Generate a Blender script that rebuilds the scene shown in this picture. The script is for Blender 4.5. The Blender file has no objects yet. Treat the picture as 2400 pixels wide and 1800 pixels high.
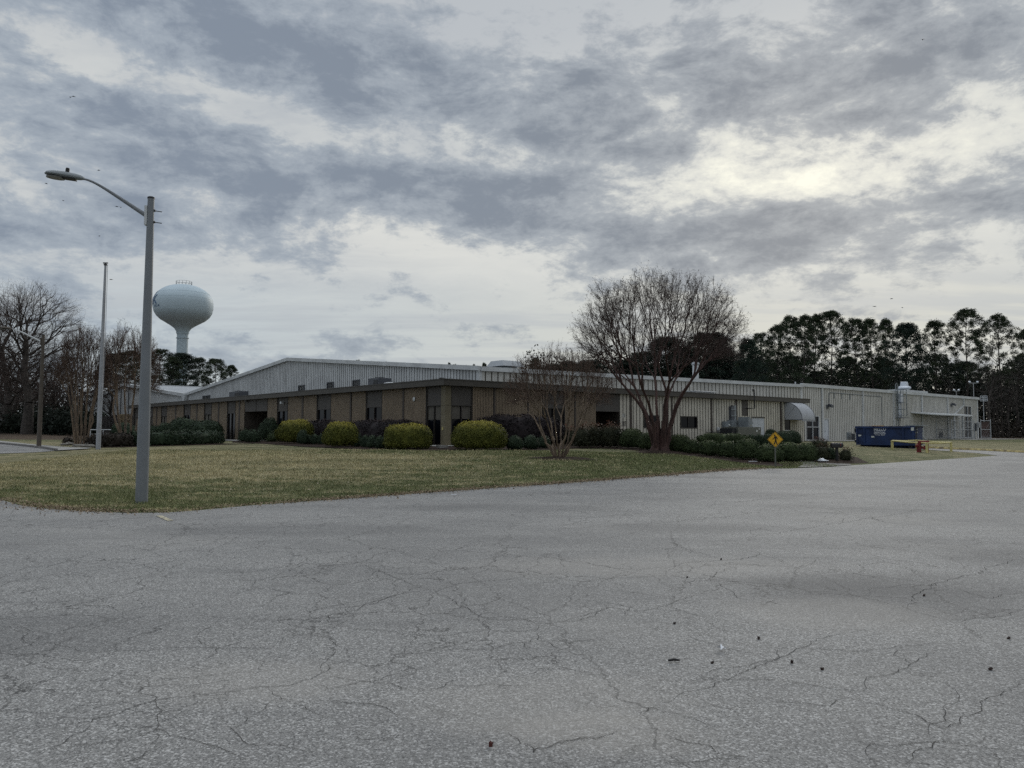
import bpy, bmesh, math, random
import numpy as np
from mathutils import Vector, Matrix, Quaternion
from mathutils.geometry import delaunay_2d_cdt
random.seed(7)
RNG = np.random.default_rng(11)
scene = bpy.context.scene
COL = scene.collection
R = math.radians
EYE = 1.6
F = 1815.0
# ------------------------------------------------------------------ camera
PITCH, ROLL = math.atan(110 / F), R(0.17)
CM = (Matrix.Rotation(math.pi / 2 + PITCH, 4, 'X') @ Matrix.Rotation(ROLL, 4, 'Z'))
cd = bpy.data.cameras.new('camera')
cam = bpy.data.objects.new('camera', cd)
COL.objects.link(cam)
cam.matrix_world = Matrix.Translation((0, 0, EYE)) @ CM
cd.sensor_width = 36
cd.lens = 36 * F / 2400
cd.clip_start = 0.1
cd.clip_end = 6000
scene.camera = cam
CR = CM.to_3x3()
CRI = CR.transposed()
O = Vector((0, 0, EYE))

def ray(px, py):
    return (CR @ Vector(((px - 1200) / F, -(py - 900) / F, -1))).normalized()

def proj(p):
    q = CRI @ (Vector(p) - O)
    return 1200 - F * q.x / q.z, 900 + F * q.y / q.z

# building frame: corner A, u along the right facade, v along the left facade
AX, AY = -4.04, 47.0
ang = math.atan2(.6458, .7635)
UX, UY = math.cos(ang), math.sin(ang)
VX, VY = -UY, UX
U3, V3 = Vector((UX, UY, 0)), Vector((VX, VY, 0))
BASE = 0.68

def sm(t):
    t = np.clip(t, 0, 1)
    return t * t * (3 - 2 * t)

def terr(x, y):
    x = np.asarray(x, float); y = np.asarray(y, float)
    dx, dy = x - AX, y - AY
    a = dx * UX + dy * UY
    b = dx * VX + dy * VY
    d = np.hypot(np.maximum(-a, 0), np.maximum(-b, 0))
    s = sm((30 - d) / 29)
    z = BASE * s
    zl = (.72 * sm((y - 15) / 48) * sm((-x - 5) / 15)) * (1 - s)
    far = .36 * sm((y - 75) / 45) * sm((-x - 45) / 15)
    return z + zl + far

def tz(x, y):
    return float(terr(x, y))

def W(a, b, z=0.0):
    return Vector((AX + a * UX + b * VX, AY + a * UY + b * VY, z))

def ab(p):
    dx, dy = p[0] - AX, p[1] - AY
    return dx * UX + dy * UY, dx * VX + dy * VY

def g(px, py):
    """where the line of sight through a photo pixel meets the terrain"""
    d = ray(px, py)
    t = 2.0
    last = t
    while t < 900:
        p = O + d * t
        if p.z < tz(p.x, p.y):
            lo, hi = last, t
            for _ in range(30):
                m = (lo + hi) / 2
                q = O + d * m
                if q.z < tz(q.x, q.y): hi = m
                else: lo = m
            p = O + d * hi
            return Vector((p.x, p.y, tz(p.x, p.y)))
        last = t
        t += .5
    p = O + d * 300
    return Vector((p.x, p.y, tz(p.x, p.y)))

def onb(px, py, b=0.0):
    """pixel on the vertical plane b=const -> (a, z)"""
    d = ray(px, py)
    db = d.x * VX + d.y * VY
    _, ob = ab(O)
    t = (b - ob) / db
    p = O + d * t
    return ab(p)[0], p.z

def ona(px, py, a=0.0):
    d = ray(px, py)
    da = d.x * UX + d.y * UY
    oa, _ = ab(O)
    t = (a - oa) / da
    p = O + d * t
    return ab(p)[1], p.z

def atdepth(px, py, Y):
    d = ray(px, py)
    return O + d * (Y / d.y)

# ------------------------------------------------------------------ objects
ROOTLOC = {}

def tag(o, label=None, cat=None, group=None, kind=None):
    if label: o['label'] = label
    if cat: o['category'] = cat
    if group: o['group'] = group
    if kind: o['kind'] = kind
    return o

def thing(name, loc, label, cat, group=None, rz=0.0):
    o = bpy.data.objects.new(name, None)
    o.empty_display_size = .3
    o.location = loc
    o.rotation_euler = (0, 0, rz)
    COL.objects.link(o)
    ROOTLOC[o.name] = Vector(loc)
    return tag(o, label, cat, group)

def link_mesh(name, me, mat, parent=None, smooth=False, loc=None):
    if mat is not None:
        for m in (mat if isinstance(mat, (list, tuple)) else [mat]):
            me.materials.append(m)
    if smooth:
        me.polygons.foreach_set('use_smooth', [True] * len(me.polygons))
    o = bpy.data.objects.new(name, me)
    COL.objects.link(o)
    if parent is not None:
        o.parent = parent
    if loc is not None:
        o.location = loc
    return o

def npmesh(name, verts, faces, mat, parent=None, smooth=False, loc=None, origin=None):
    """fast mesh: verts (N,3), faces (M,k) arrays or a list of such arrays"""
    verts = np.asarray(verts, np.float32)
    off = None
    if parent is not None and parent.name in ROOTLOC:
        off = ROOTLOC[parent.name]
    if origin is not None:
        off = Vector(origin); loc = origin
    if off is not None:
        verts = verts - np.array(off, np.float32)
    if not isinstance(faces, list): faces = [faces]
    faces = [np.asarray(f, np.int32) for f in faces if len(f)]
    me = bpy.data.meshes.new(name)
    me.vertices.add(len(verts))
    me.vertices.foreach_set('co', verts.ravel())
    nl = sum(f.size for f in faces)
    nf = sum(len(f) for f in faces)
    me.loops.add(nl)
    me.polygons.add(nf)
    me.loops.foreach_set('vertex_index', np.concatenate([f.ravel() for f in faces]))
    tot = np.concatenate([np.full(len(f), f.shape[1], np.int32) for f in faces])
    me.polygons.foreach_set('loop_start', np.concatenate([[0], np.cumsum(tot)[:-1]]).astype(np.int32))
    me.polygons.foreach_set('loop_total', tot)
    me.update(calc_edges=True)
    o = link_mesh(name, me, mat, parent, smooth, loc)
    if parent is not None:
        ROOTLOC[o.name] = ROOTLOC.get(parent.name, Vector((0, 0, 0)))
    return o

class MB:
    def __init__(s):
        s.v, s.f, s.g = [], [], []
    def add(s, vs, fs):
        n = len(s.v)
        s.v += [tuple(p) for p in vs]
        s.f += [tuple(i + n for i in f) for f in fs]
        return s
    def box(s, c, ax, ay, az):
        """c centre; ax, ay, az half-extent vectors"""
        c = Vector(c); ax = Vector(ax); ay = Vector(ay); az = Vector(az)
        vs = [c + i * ax + j * ay + k * az for k in (-1, 1) for j in (-1, 1) for i in (-1, 1)]
        return s.add(vs, [(0, 2, 3, 1), (4, 5, 7, 6), (0, 1, 5, 4), (2, 6, 7, 3), (0, 4, 6, 2), (1, 3, 7, 5)])
    def bb(s, a0, a1, b0, b1, z0, z1):
        """box in the building frame"""
        return s.box(W((a0 + a1) / 2, (b0 + b1) / 2, (z0 + z1) / 2), U3 * ((a1 - a0) / 2), V3 * ((b1 - b0) / 2), Vector((0, 0, (z1 - z0) / 2)))
    def tube(s, pts, rad, n=8, cap=True):
        pts = [Vector(p) for p in pts]
        if not isinstance(rad, (list, tuple)): rad = [rad] * len(pts)
        base = len(s.v)
        prev = None
        for i, p in enumerate(pts):
            d = (pts[min(i + 1, len(pts) - 1)] - pts[max(i - 1, 0)]).normalized()
            if prev is None:
                x = d.orthogonal().normalized()
            else:
                x = (prev - d * prev.dot(d)).normalized()
            prev = x
            y = d.cross(x)
            for k in range(n):
                t = 2 * math.pi * k / n
                s.v.append(tuple(p + (x * math.cos(t) + y * math.sin(t)) * rad[i]))
        for i in range(len(pts) - 1):
            for k in range(n):
                k2 = (k + 1) % n
                s.f.append((base + i * n + k, base + i * n + k2, base + (i + 1) * n + k2, base + (i + 1) * n + k))
        if cap:
            s.f.append(tuple(base + k for k in range(n))[::-1])
            s.f.append(tuple(base + (len(pts) - 1) * n + k for k in range(n)))
        return s
    def lathe(s, c, prof, n=24):
        base = len(s.v)
        for r, z in prof:
            for k in range(n):
                t = 2 * math.pi * k / n
                s.v.append((c[0] + r * math.cos(t), c[1] + r * math.sin(t), c[2] + z))
        for i in range(len(prof) - 1):
            for k in range(n):
                k2 = (k + 1) % n
                s.f.append((base + i * n + k, base + i * n + k2, base + (i + 1) * n + k2, base + (i + 1) * n + k))
        s.f.append(tuple(base + k for k in range(n))[::-1])
        s.f.append(tuple(base + (len(prof) - 1) * n + k for k in range(n)))
        return s
    def poly(s, pts):
        n = len(s.v)
        s.v += [tuple(p) for p in pts]
        s.f.append(tuple(range(n, n + len(pts))))
        return s
    def prism(s, pts, off):
        """closed prism from outline pts extruded by vector off"""
        n = len(s.v); k = len(pts); off = Vector(off)
        s.v += [tuple(p) for p in pts] + [tuple(Vector(p) + off) for p in pts]
        s.f.append(tuple(range(n, n + k)))
        s.f.append(tuple(range(n + k, n + 2 * k))[::-1])
        for i in range(k):
            j = (i + 1) % k
            s.f.append((n + i, n + k + i, n + k + j, n + j))
        return s
    def build(s, name, mat, parent=None, smooth=False, bevel=0.0, origin=None):
        off = ROOTLOC.get(parent.name, Vector((0, 0, 0))) if parent is not None else (Vector(origin) if origin is not None else Vector((0, 0, 0)))
        me = bpy.data.meshes.new(name)
        me.from_pydata([(v[0] - off.x, v[1] - off.y, v[2] - off.z) for v in s.v], [], s.f)
        if s.g and isinstance(mat, (list, tuple)):
            mi = [0] * len(s.f)
            for k in s.g: mi[k] = 1
            me.polygons.foreach_set('material_index', mi)
        bm = bmesh.new(); bm.from_mesh(me)
        bmesh.ops.recalc_face_normals(bm, faces=bm.faces)
        if bevel > 0:
            bmesh.ops.bevel(bm, geom=[e for e in bm.edges if len(e.link_faces) == 2 and e.calc_face_angle(0) > .7], offset=bevel, segments=2, affect='EDGES', profile=.5)
        bm.to_mesh(me); bm.free()
        o = link_mesh(name, me, mat, parent, False, off if (parent is None and origin is not None) else None)
        if smooth:
            me.polygons.foreach_set('use_smooth', [True] * len(me.polygons))
            try:
                me.set_sharp_from_angle(angle=R(40))
            except Exception:
                pass
        if parent is not None:
            ROOTLOC[o.name] = off
        return o

def copy_tree(src, loc, rz=0.0, sc=1.0, label=None):
    r = src.copy(); COL.objects.link(r)
    r.location = loc; r.rotation_euler = (0, 0, rz)
    r.scale = (sc, sc, sc) if not isinstance(sc, tuple) else sc
    if label: r['label'] = label
    for ch in list(src.children):
        c = ch.copy(); COL.objects.link(c); c.parent = r
        for gch in ch.children:
            d = gch.copy(); COL.objects.link(d); d.parent = c
    return r

# ------------------------------------------------------------------ materials
class NT:
    def __init__(s, nt): s.nt = nt
    def n(s, typ, **kw):
        nd = s.nt.nodes.new(typ)
        for k, v in kw.items():
            if k.startswith('i_'):
                key = k[2:]
                nd.inputs[int(key) if key.isdigit() else key.replace('_', ' ')].default_value = v
            else: setattr(nd, k, v)
        return nd
    def l(s, a, b): s.nt.links.new(a, b)
    def math(s, op, a, b=None, clamp=False):
        nd = s.nt.nodes.new('ShaderNodeMath'); nd.operation = op; nd.use_clamp = clamp
        for i, x in enumerate((a, b)):
            if x is None: continue
            if isinstance(x, (int, float)): nd.inputs[i].default_value = x
            else: s.l(x, nd.inputs[i])
        return nd.outputs[0]
    def mix(s, f, a, b, mode='MIX'):
        nd = s.nt.nodes.new('ShaderNodeMix'); nd.data_type = 'RGBA'; nd.blend_type = mode; nd.clamp_factor = True
        for i, x in ((0, f), (6, a), (7, b)):
            if isinstance(x, (int, float)): nd.inputs[i].default_value = x
            elif isinstance(x, tuple): nd.inputs[i].default_value = (*x[:3], 1)
            else: s.l(x, nd.inputs[i])
        return nd.outputs[2]
    def noise(s, vec, scale, detail=4, rough=.55, dist=0.0, out=0):
        nd = s.n('ShaderNodeTexNoise'); nd.inputs['Scale'].default_value = scale
        nd.inputs['Detail'].default_value = detail; nd.inputs['Roughness'].default_value = rough
        nd.inputs['Distortion'].default_value = dist
        if vec is not None: s.l(vec, nd.inputs['Vector'])
        return nd.outputs[out]
    def mapping(s, vec, scale=(1, 1, 1), rot=(0, 0, 0), loc=(0, 0, 0)):
        nd = s.n('ShaderNodeMapping'); nd.inputs['Scale'].default_value = scale
        nd.inputs['Rotation'].default_value = rot; nd.inputs['Location'].default_value = loc
        s.l(vec, nd.inputs['Vector']); return nd.outputs[0]
    def ramp(s, fac, lo, hi):
        nd = s.n('ShaderNodeMapRange'); nd.inputs[1].default_value = lo; nd.inputs[2].default_value = hi
        nd.interpolation_type = 'SMOOTHSTEP'
        s.l(fac, nd.inputs[0]); return nd.outputs[0]

def newmat(name):
    m = bpy.data.materials.new(name); m.use_nodes = True
    nt = NT(m.node_tree)
    bs = m.node_tree.nodes['Principled BSDF']
    tc = nt.n('ShaderNodeTexCoord')
    geo = nt.n('ShaderNodeNewGeometry')
    return m, nt, bs, tc.outputs['Object'], geo.outputs['Position']

def pmat(name, col, rough=.6, metal=0.0, var=.15, scale=2.0, streak=0.0, col2=None, bump=0.0, bscale=30, spec=.4, vscale=(1, 1, 1)):
    m, nt, bs, oc, pos = newmat(name)
    bs.inputs['Roughness'].default_value = rough
    bs.inputs['Metallic'].default_value = metal
    bs.inputs['Specular IOR Level'].default_value = spec
    c = tuple(col)
    vec = nt.mapping(pos, vscale) if vscale != (1, 1, 1) else pos
    f = nt.noise(vec, scale, 5, .6)
    f = nt.ramp(f, .3, .7)
    d = tuple(x * (1 - var * 1.6) for x in c) if col2 is None else col2
    br = tuple(min(1, x * (1 + var)) for x in c)
    out = nt.mix(f, d, br)
    if bump >= 0: out = nt.mix(nt.math('MULTIPLY', nt.ramp(nt.noise(pos, scale * 9, 3, .7), .45, .8), var * .9), out, tuple(x * .55 for x in c))
    if streak > 0:
        sv = nt.mapping(pos, (5, 5, .35))
        s = nt.ramp(nt.noise(sv, 1.5, 6, .7), .46, .72)
        big = nt.ramp(nt.noise(pos, .25, 3), .35, .65)
        s = nt.math('MULTIPLY', nt.math('MULTIPLY', s, big), streak)
        out = nt.mix(s, out, tuple(x * .3 for x in c))
    nt.l(out, bs.inputs['Base Color'])
    if bump > 0:
        b = nt.n('ShaderNodeBump'); b.inputs['Strength'].default_value = bump; b.inputs['Distance'].default_value = .02
        nt.l(nt.noise(pos, bscale, 4), b.inputs['Height']); nt.l(b.outputs[0], bs.inputs['Normal'])
    return m

def leafmat(name, dark, light, top=None, trange=(.5, 1.0), scale=3.0):
    """foliage: clumpy light and dark by world noise, optional colour toward the top: new growth on some plants, painted highlights on others"""
    m, nt, bs, oc, pos = newmat(name)
    bs.inputs['Roughness'].default_value = .65
    bs.inputs['Specular IOR Level'].default_value = .15
    wn = nt.n('ShaderNodeTexWhiteNoise'); wn.noise_dimensions = '3D'
    nt.l(nt.mapping(pos, (14, 14, 14)), wn.inputs['Vector'])
    f1 = nt.ramp(nt.noise(pos, scale, 3), .3, .7)
    f = nt.math('ADD', nt.math('MULTIPLY', f1, .6), nt.math('MULTIPLY', nt.noise(pos, 14, 2), .5))
    out = nt.mix(f, dark, light)
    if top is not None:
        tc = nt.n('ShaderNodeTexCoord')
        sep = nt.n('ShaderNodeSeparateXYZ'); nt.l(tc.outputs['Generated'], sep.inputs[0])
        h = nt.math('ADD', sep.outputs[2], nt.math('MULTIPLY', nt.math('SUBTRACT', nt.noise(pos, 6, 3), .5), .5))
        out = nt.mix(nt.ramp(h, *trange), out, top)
    nt.l(out, bs.inputs['Base Color'])
    return m

M = {}
M['pole'] = pmat('galvanised_pole', (.165, .18, .195), .5, 0, .05, 1.5, spec=.4)
M['pole_white'] = pmat('white_painted_pole', (.30, .315, .345), .5, 0, .08, 1.2)
M['pole_brown'] = pmat('brown_painted_pole', (.075, .062, .05), .6, 0, .12, 2)
M['dark_metal'] = pmat('dark_metal', (.02, .022, .025), .5, 0, .1, 4)
M['lens'] = pmat('lamp_lens', (.10, .10, .085), .25, 0, .1, 3)
M['white_paint'] = pmat('white_paint', (.62, .63, .65), .5, 0, .08, 1.5)
M['tower'] = pmat('water_tower_paint', (.46, .56, .62), .55, 0, .05, .25, streak=.45)
M['letter_blue'] = pmat('blue_lettering', (.06, .13, .24), .5)
M['brown_rib'] = pmat('brown_ribbed_metal', (.215, .166, .115), .6, 0, .10, 1.0, streak=.2)
M['brown_flat'] = pmat('brown_flat_panel', (.066, .060, .055), .6, 0, .08, 1.0)
M['fascia'] = pmat('brown_fascia', (.055, .050, .043), .5, 0, .12, .8)
M['pilaster'] = pmat('dark_pilaster', (.05, .04, .033), .6, 0, .1, 1)
M['column'] = pmat('olive_corner_column', (.15, .13, .085), .6, 0, .12, 1.2)
M['cream'] = pmat('cream_ribbed_metal', (.50, .475, .41), .6, 0, .10, .7, streak=.35)
M['wht_rib'] = pmat('weathered_white_metal', (.50, .515, .52), .6, 0, .10, .5, streak=.85)
M['tall'] = pmat('grey_cream_ribbed_metal', (.52, .515, .485), .6, 0, .08, .5, streak=.6)
M['groove_cream'] = pmat('cream_seam_shade', (.17, .16, .135), .8, 0, .3, 1.5)  # shade of the rib grooves painted as a darker cream
M['groove_white'] = pmat('white_seam_shade', (.20, .21, .215), .8, 0, .35, 1.0)  # groove shadow put into the colour of the white siding
M['groove_brown'] = pmat('brown_seam_shade', (.085, .066, .046), .8, 0, .2, 1.5)  # darker brown painted in for the shade between ribs
M['trim'] = pmat('pale_metal_trim', (.50, .52, .53), .5, 0, .10, .8)
M['roofm'] = pmat('metal_roof', (.33, .35, .37), .5, 0, .08, .4, vscale=(1, 1, 1))
M['flatroof'] = pmat('flat_roof_membrane', (.12, .12, .12), .8, 0, .15, .5)
M['glass'] = pmat('dark_window_glass', (.004, .005, .008), .08, 0, .2, .6, spec=.12)
M['glass2'] = pmat('blue_grey_glass', (.007, .009, .014), .12, 0, .3, .5, spec=.1)
M['blind'] = pmat('drawn_blind', (.10, .092, .078), .8, 0, .1, 1.5)
M['frame'] = pmat('dark_window_frame', (.035, .03, .027), .5)
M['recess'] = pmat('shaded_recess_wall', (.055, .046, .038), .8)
M['grey_eq'] = pmat('grey_equipment_paint', (.20, .225, .24), .5, 0, .10, 2)
M['grey_dk'] = pmat('charcoal_equipment_paint', (.075, .082, .095), .5, 0, .12, 2)
M['green_eq'] = pmat('drab_generator_paint', (.10, .105, .09), .55, 0, .1, 2)
M['door_white'] = pmat('white_steel_door', (.48, .51, .55), .5, 0, .06, 1.2)
M['awning'] = pmat('grey_awning_fabric', (.36, .375, .40), .6, 0, .06, 1.5)
M['galv'] = pmat('galvanised_metal', (.42, .44, .46), .4, .3, .15, 4)
M['steel_pale'] = pmat('bright_duct_metal', (.60, .64, .70), .35, .3, .1, 2)
M['navy'] = pmat('navy_dumpster_paint', (.010, .027, .090), .6, 0, .25, 1.2, bump=.1, bscale=6)
M['sticker'] = pmat('white_sticker', (.55, .57, .55), .5, 0, .2, 20)
M['text_white'] = pmat('white_stencil', (.66, .68, .72), .5, 0, .1, 10)
M['yellow'] = pmat('faded_yellow_paint', (.52, .46, .20), .6, 0, .15, 6)
M['kerb_yellow'] = pmat('worn_yellow_kerb', (.44, .36, .16), .8, 0, .3, 3, col2=(.13, .10, .06))
M['red'] = pmat('hydrant_red', (.17, .022, .022), .5, 0, .2, 5)
M['sign_yellow'] = pmat('sign_yellow', (.62, .34, .012), .45, 0, .06, 5)
M['black'] = pmat('black_paint', (.010, .010, .011), .5)
M['black_gloss'] = pmat('black_mailbox_metal', (.012, .013, .015), .3)
M['wood_dark'] = pmat('weathered_dark_wood', (.045, .040, .040), .9, 0, .4, 4)
M['wood_tan'] = pmat('tan_timber', (.20, .155, .095), .85, 0, .25, 4)
M['concrete'] = pmat('concrete', (.28, .275, .26), .9, 0, .15, 1.2, bump=.2)
M['kerb'] = pmat('dark_kerb', (.10, .095, .09), .9, 0, .25, 3)
M['stone'] = pmat('stone', (.18, .17, .15), .9, 0, .3, 4, bump=.5, bscale=10)
M['mulch'] = pmat('mulch', (.035, .024, .019), 1.0, 0, .5, 9, col2=(.014, .010, .008), bump=1.0, bscale=25, spec=.1)
M['plastic_white'] = pmat('white_plastic', (.72, .74, .78), .4, 0, .08, 8)
M['bark_red'] = pmat('reddish_myrtle_bark', (.070, .038, .032), .8, 0, .25, 6, col2=(.034, .018, .016), vscale=(1, 1, .3))
M['bark_tan'] = pmat('tan_myrtle_bark', (.17, .125, .088), .75, 0, .25, 6, col2=(.07, .052, .038), vscale=(1, 1, .3))
M['twig'] = pmat('dark_twig', (.055, .036, .030), .85, 0, .2, 3)
M['twig_tan'] = pmat('brown_twig', (.095, .062, .046), .85, 0, .2, 3)
M['seed'] = pmat('dry_seed_heads', (.035, .022, .018), .9, 0, .3, 8)
M['bark_oak'] = pmat('grey_oak_bark', (.060, .052, .046), .9, 0, .3, 3, col2=(.025, .022, .02))
M['bark_pine'] = pmat('pine_bark', (.050, .040, .034), .9, 0, .3, 3, col2=(.02, .017, .015))
M['needles'] = leafmat('pine_needles', (.010, .018, .012), (.045, .062, .030), scale=.7)
M['needles2'] = leafmat('dark_evergreen_needles', (.006, .013, .011), (.024, .040, .026), scale=.6)
M['leaf_green'] = leafmat('box_shrub_leaves', (.012, .022, .009), (.058, .080, .032), top=(.15, .175, .085), trange=(.72, 1.2))  # pale top is a highlight painted into the leaf colour
M['leaf_dark'] = leafmat('dark_shrub_leaves', (.009, .018, .010), (.038, .058, .032), top=(.11, .135, .090), trange=(.72, 1.25))  # grey-green sheen on top is put into the colour
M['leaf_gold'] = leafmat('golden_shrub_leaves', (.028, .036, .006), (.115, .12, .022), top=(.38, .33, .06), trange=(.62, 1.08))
M['leaf_purple'] = leafmat('purple_loropetalum_leaves', (.007, .006, .007), (.030, .023, .025), top=(.10, .07, .068), trange=(.80, 1.2))  # lighter top stands for highlights, painted into the leaves
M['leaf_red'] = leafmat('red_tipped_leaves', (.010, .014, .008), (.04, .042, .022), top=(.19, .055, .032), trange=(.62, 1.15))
M['leaf_under'] = leafmat('woodland_leaves', (.005, .009, .007), (.018, .024, .015), scale=.3)
M['leaf_brown'] = leafmat('dull_brown_scrub', (.012, .011, .009), (.040, .032, .025), scale=.3)
# cloud banks: compass degrees, elevation, half-width, half-height, slope, weight (dark > 0)
BLOBS = [
 (-20, 26.5, 7, 2.6, -.30, .20), (-12, 24.5, 5, 1.8, -.2, .12), (-32, 27, 6, 3, 0, .10),
 (-32, 20.5, 6, 1.6, -.1, .16), (-20, 18.5, 9, 1.8, -.10, .14), (-8, 17.6, 8, 1.9, -.16, .16), (4, 15.5, 10, 2.0, -.10, .24), (15, 14.5, 9, 1.7, -.03, .20),
 (22, 23.5, 8, 2.0, -.06, .22), (31, 23, 7, 2.4, .12, .22), (6, 24.5, 8, 1.8, .0, .10), (19, 18.6, 4, .7, -.05, .22),
 (-30, 14.5, 9, 2.4, 0, .10), (32, 14.2, 5, 1.4, 0, .12), (13, 20.5, 3, 1.2, .5, .08),
 (-6, 20.8, 12, 1.5, -.12, -.16), (20, 17.8, 9, 2.0, 0, -.26), (-28, 23.2, 8, 1.5, -.05, -.16), (30, 17.5, 8, 2.0, 0, -.20),
 (-5, 12.8, 12, 1.8, -.2, -.16), (0, 29, 10, 2.2, 0, -.20), (14, 28, 12, 2.0, 0, -.20), (-12, 9.5, 25, 2.2, 0, -.10), (20, 10.5, 12, 1.6, 0, -.06),
]
# ------------------------------------------------------------------ world: overcast broken cloud
SUN_AZ, SUN_EL = R(22), R(20)
w = bpy.data.worlds.new('World'); scene.world = w; w.use_nodes = True
nt = NT(w.node_tree)
bg = w.node_tree.nodes['Background']
tc = nt.n('ShaderNodeTexCoord')
nrm = nt.n('ShaderNodeVectorMath', operation='NORMALIZE'); nt.l(tc.outputs['Generated'], nrm.inputs[0])
sep = nt.n('ShaderNodeSeparateXYZ'); nt.l(nrm.outputs[0], sep.inputs[0])
X, Y, Z = sep.outputs
Mx = nt.math
zc = Mx('MAXIMUM', Z, 0.0)
den = Mx('ADD', zc, .09)
px_ = Mx('DIVIDE', X, den); py_ = Mx('DIVIDE', Y, den)
cmb = nt.n('ShaderNodeCombineXYZ'); nt.l(px_, cmb.inputs[0]); nt.l(py_, cmb.inputs[1])
az = Mx('ARCTAN2', X, Y)
el = Mx('ARCSINE', zc)
# warp so that edges are ragged
warpn = nt.n('ShaderNodeTexNoise'); warpn.inputs['Scale'].default_value = .9; warpn.inputs['Detail'].default_value = 5
nt.l(cmb.outputs[0], warpn.inputs['Vector'])
wsub = nt.n('ShaderNodeVectorMath', operation='SUBTRACT'); nt.l(warpn.outputs['Color'], wsub.inputs[0]); wsub.inputs[1].default_value = (.5, .5, .5)
wsc = nt.n('ShaderNodeVectorMath', operation='SCALE'); nt.l(wsub.outputs[0], wsc.inputs[0]); wsc.inputs['Scale'].default_value = 1.1
wadd = nt.n('ShaderNodeVectorMath', operation='ADD'); nt.l(cmb.outputs[0], wadd.inputs[0]); nt.l(wsc.outputs[0], wadd.inputs[1])
P0 = nt.mapping(wadd.outputs[0], (1.0, 1.35, 1), (0, 0, R(-18)), (3.1, 7.7, 0))
n_big = nt.noise(P0, 1.05, 9, .56)
n_mid = nt.noise(nt.mapping(wadd.outputs[0], (1, 1.5, 1), (0, 0, R(-14)), (11.3, 2.2, 0)), 3.0, 8, .6)
n_fine = nt.noise(nt.mapping(cmb.outputs[0], (1, 1.3, 1), (0, 0, R(-20)), (1.3, 5.2, 0)), 9.0, 6, .62)
azd = Mx('MULTIPLY', az, 57.2958); eld = Mx('MULTIPLY', el, 57.2958)

def gauss(a0, e0, sa, se, slope=0.0):
    """soft blob in compass direction and elevation (degrees)"""
    da = Mx('SUBTRACT', azd, a0)
    de = Mx('SUBTRACT', Mx('SUBTRACT', eld, e0), Mx('MULTIPLY', da, slope))
    q = Mx('ADD', Mx('POWER', Mx('ABSOLUTE', Mx('DIVIDE', da, sa)), 2.0), Mx('POWER', Mx('ABSOLUTE', Mx('DIVIDE', de, se)), 2.0))
    return Mx('EXPONENT', Mx('MULTIPLY', q, -1.0))

# dark cloud amount: puffs in direction space break up broad banks
dirn = nt.mapping(nrm.outputs[0], (1, 1, 2.1), (0, 0, 0), (2, 3, 5))
wp = nt.n('ShaderNodeTexNoise'); wp.inputs['Scale'].default_value = 5; wp.inputs['Detail'].default_value = 4; nt.l(dirn, wp.inputs['Vector'])
w1 = nt.n('ShaderNodeVectorMath', operation='SUBTRACT'); nt.l(wp.outputs['Color'], w1.inputs[0]); w1.inputs[1].default_value = (.5, .5, .5)
w2_ = nt.n('ShaderNodeVectorMath', operation='SCALE'); nt.l(w1.outputs[0], w2_.inputs[0]); w2_.inputs['Scale'].default_value = .07
w3 = nt.n('ShaderNodeVectorMath', operation='ADD'); nt.l(dirn, w3.inputs[0]); nt.l(w2_.outputs[0], w3.inputs[1])
n_puff = nt.noise(w3.outputs[0], 6.5, 12, .60)
n_fp = nt.noise(w3.outputs[0], 15.0, 12, .68)
def acc(v, blob, wgt):
    return Mx('ADD', v, Mx('MULTIPLY', blob, wgt))
bank = Mx('MULTIPLY', n_big, .30)
for a0, e0, sa, se, sl, wg in BLOBS:
    bank = acc(bank, gauss(a0, e0, sa, se, sl), wg * .72)
dens = Mx('ADD', bank, Mx('ADD', Mx('MULTIPLY', n_puff, 1.05), Mx('MULTIPLY', n_fp, .85)))
dens = Mx('SUBTRACT', dens, .475)
low = nt.ramp(eld, 13.5, 8)
dens = Mx('SUBTRACT', dens, Mx('MULTIPLY', low, .16))
cl = nt.ramp(dens, .45, .64)
cl2 = nt.ramp(dens, .58, .86)
edge = Mx('MULTIPLY', nt.ramp(dens, .42, .58), nt.ramp(dens, .70, .56))
# colours
glow = gauss(24, 17, 22, 9.5)
glow2 = gauss(20, 18.0, 13, 4.0)
glow3 = gauss(-8, 14.0, 16, 2.6, -.2)
light = nt.mix(nt.ramp(n_mid, .3, .75), (.545, .56, .575), (.43, .455, .495))
light = nt.mix(nt.ramp(eld, 22, 28), light, (.43, .455, .50))
light = nt.mix(Mx('MULTIPLY', glow3, .7), light, (.66, .655, .64))
light = nt.mix(Mx('MULTIPLY', glow, .8), light, (.66, .66, .63))
brk = Mx('MULTIPLY', glow2, nt.ramp(dens, .52, .26))
light = nt.mix(brk, light, (.88, .868, .775))
hz = nt.mix(nt.ramp(azd, -32, 22), (.45, .50, .55), (.56, .565, .54))
streak = nt.ramp(nt.noise(nt.mapping(cmb.outputs[0], (.45, 1.6, 1), (0, 0, R(-12))), 1.3, 6, .6), .42, .62)
hzn = nt.mix(streak, hz, nt.mix(.6, hz, (.38, .41, .46)))
light = nt.mix(nt.ramp(eld, 13, 6.5), light, hzn)
light = nt.mix(nt.ramp(eld, 4.5, 0), light, nt.mix(nt.ramp(azd, -20, 20), (.47, .51, .555), (.56, .55, .52)))
dark = nt.mix(nt.ramp(azd, -32, 22), (.30, .345, .415), (.285, .315, .365))
dark2 = nt.mix(nt.ramp(azd, -32, 22), (.185, .222, .290), (.172, .198, .245))
c = nt.mix(Mx('MULTIPLY', cl, .84), light, dark)
c = nt.mix(Mx('MULTIPLY', cl2, .85), c, dark2)
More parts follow.
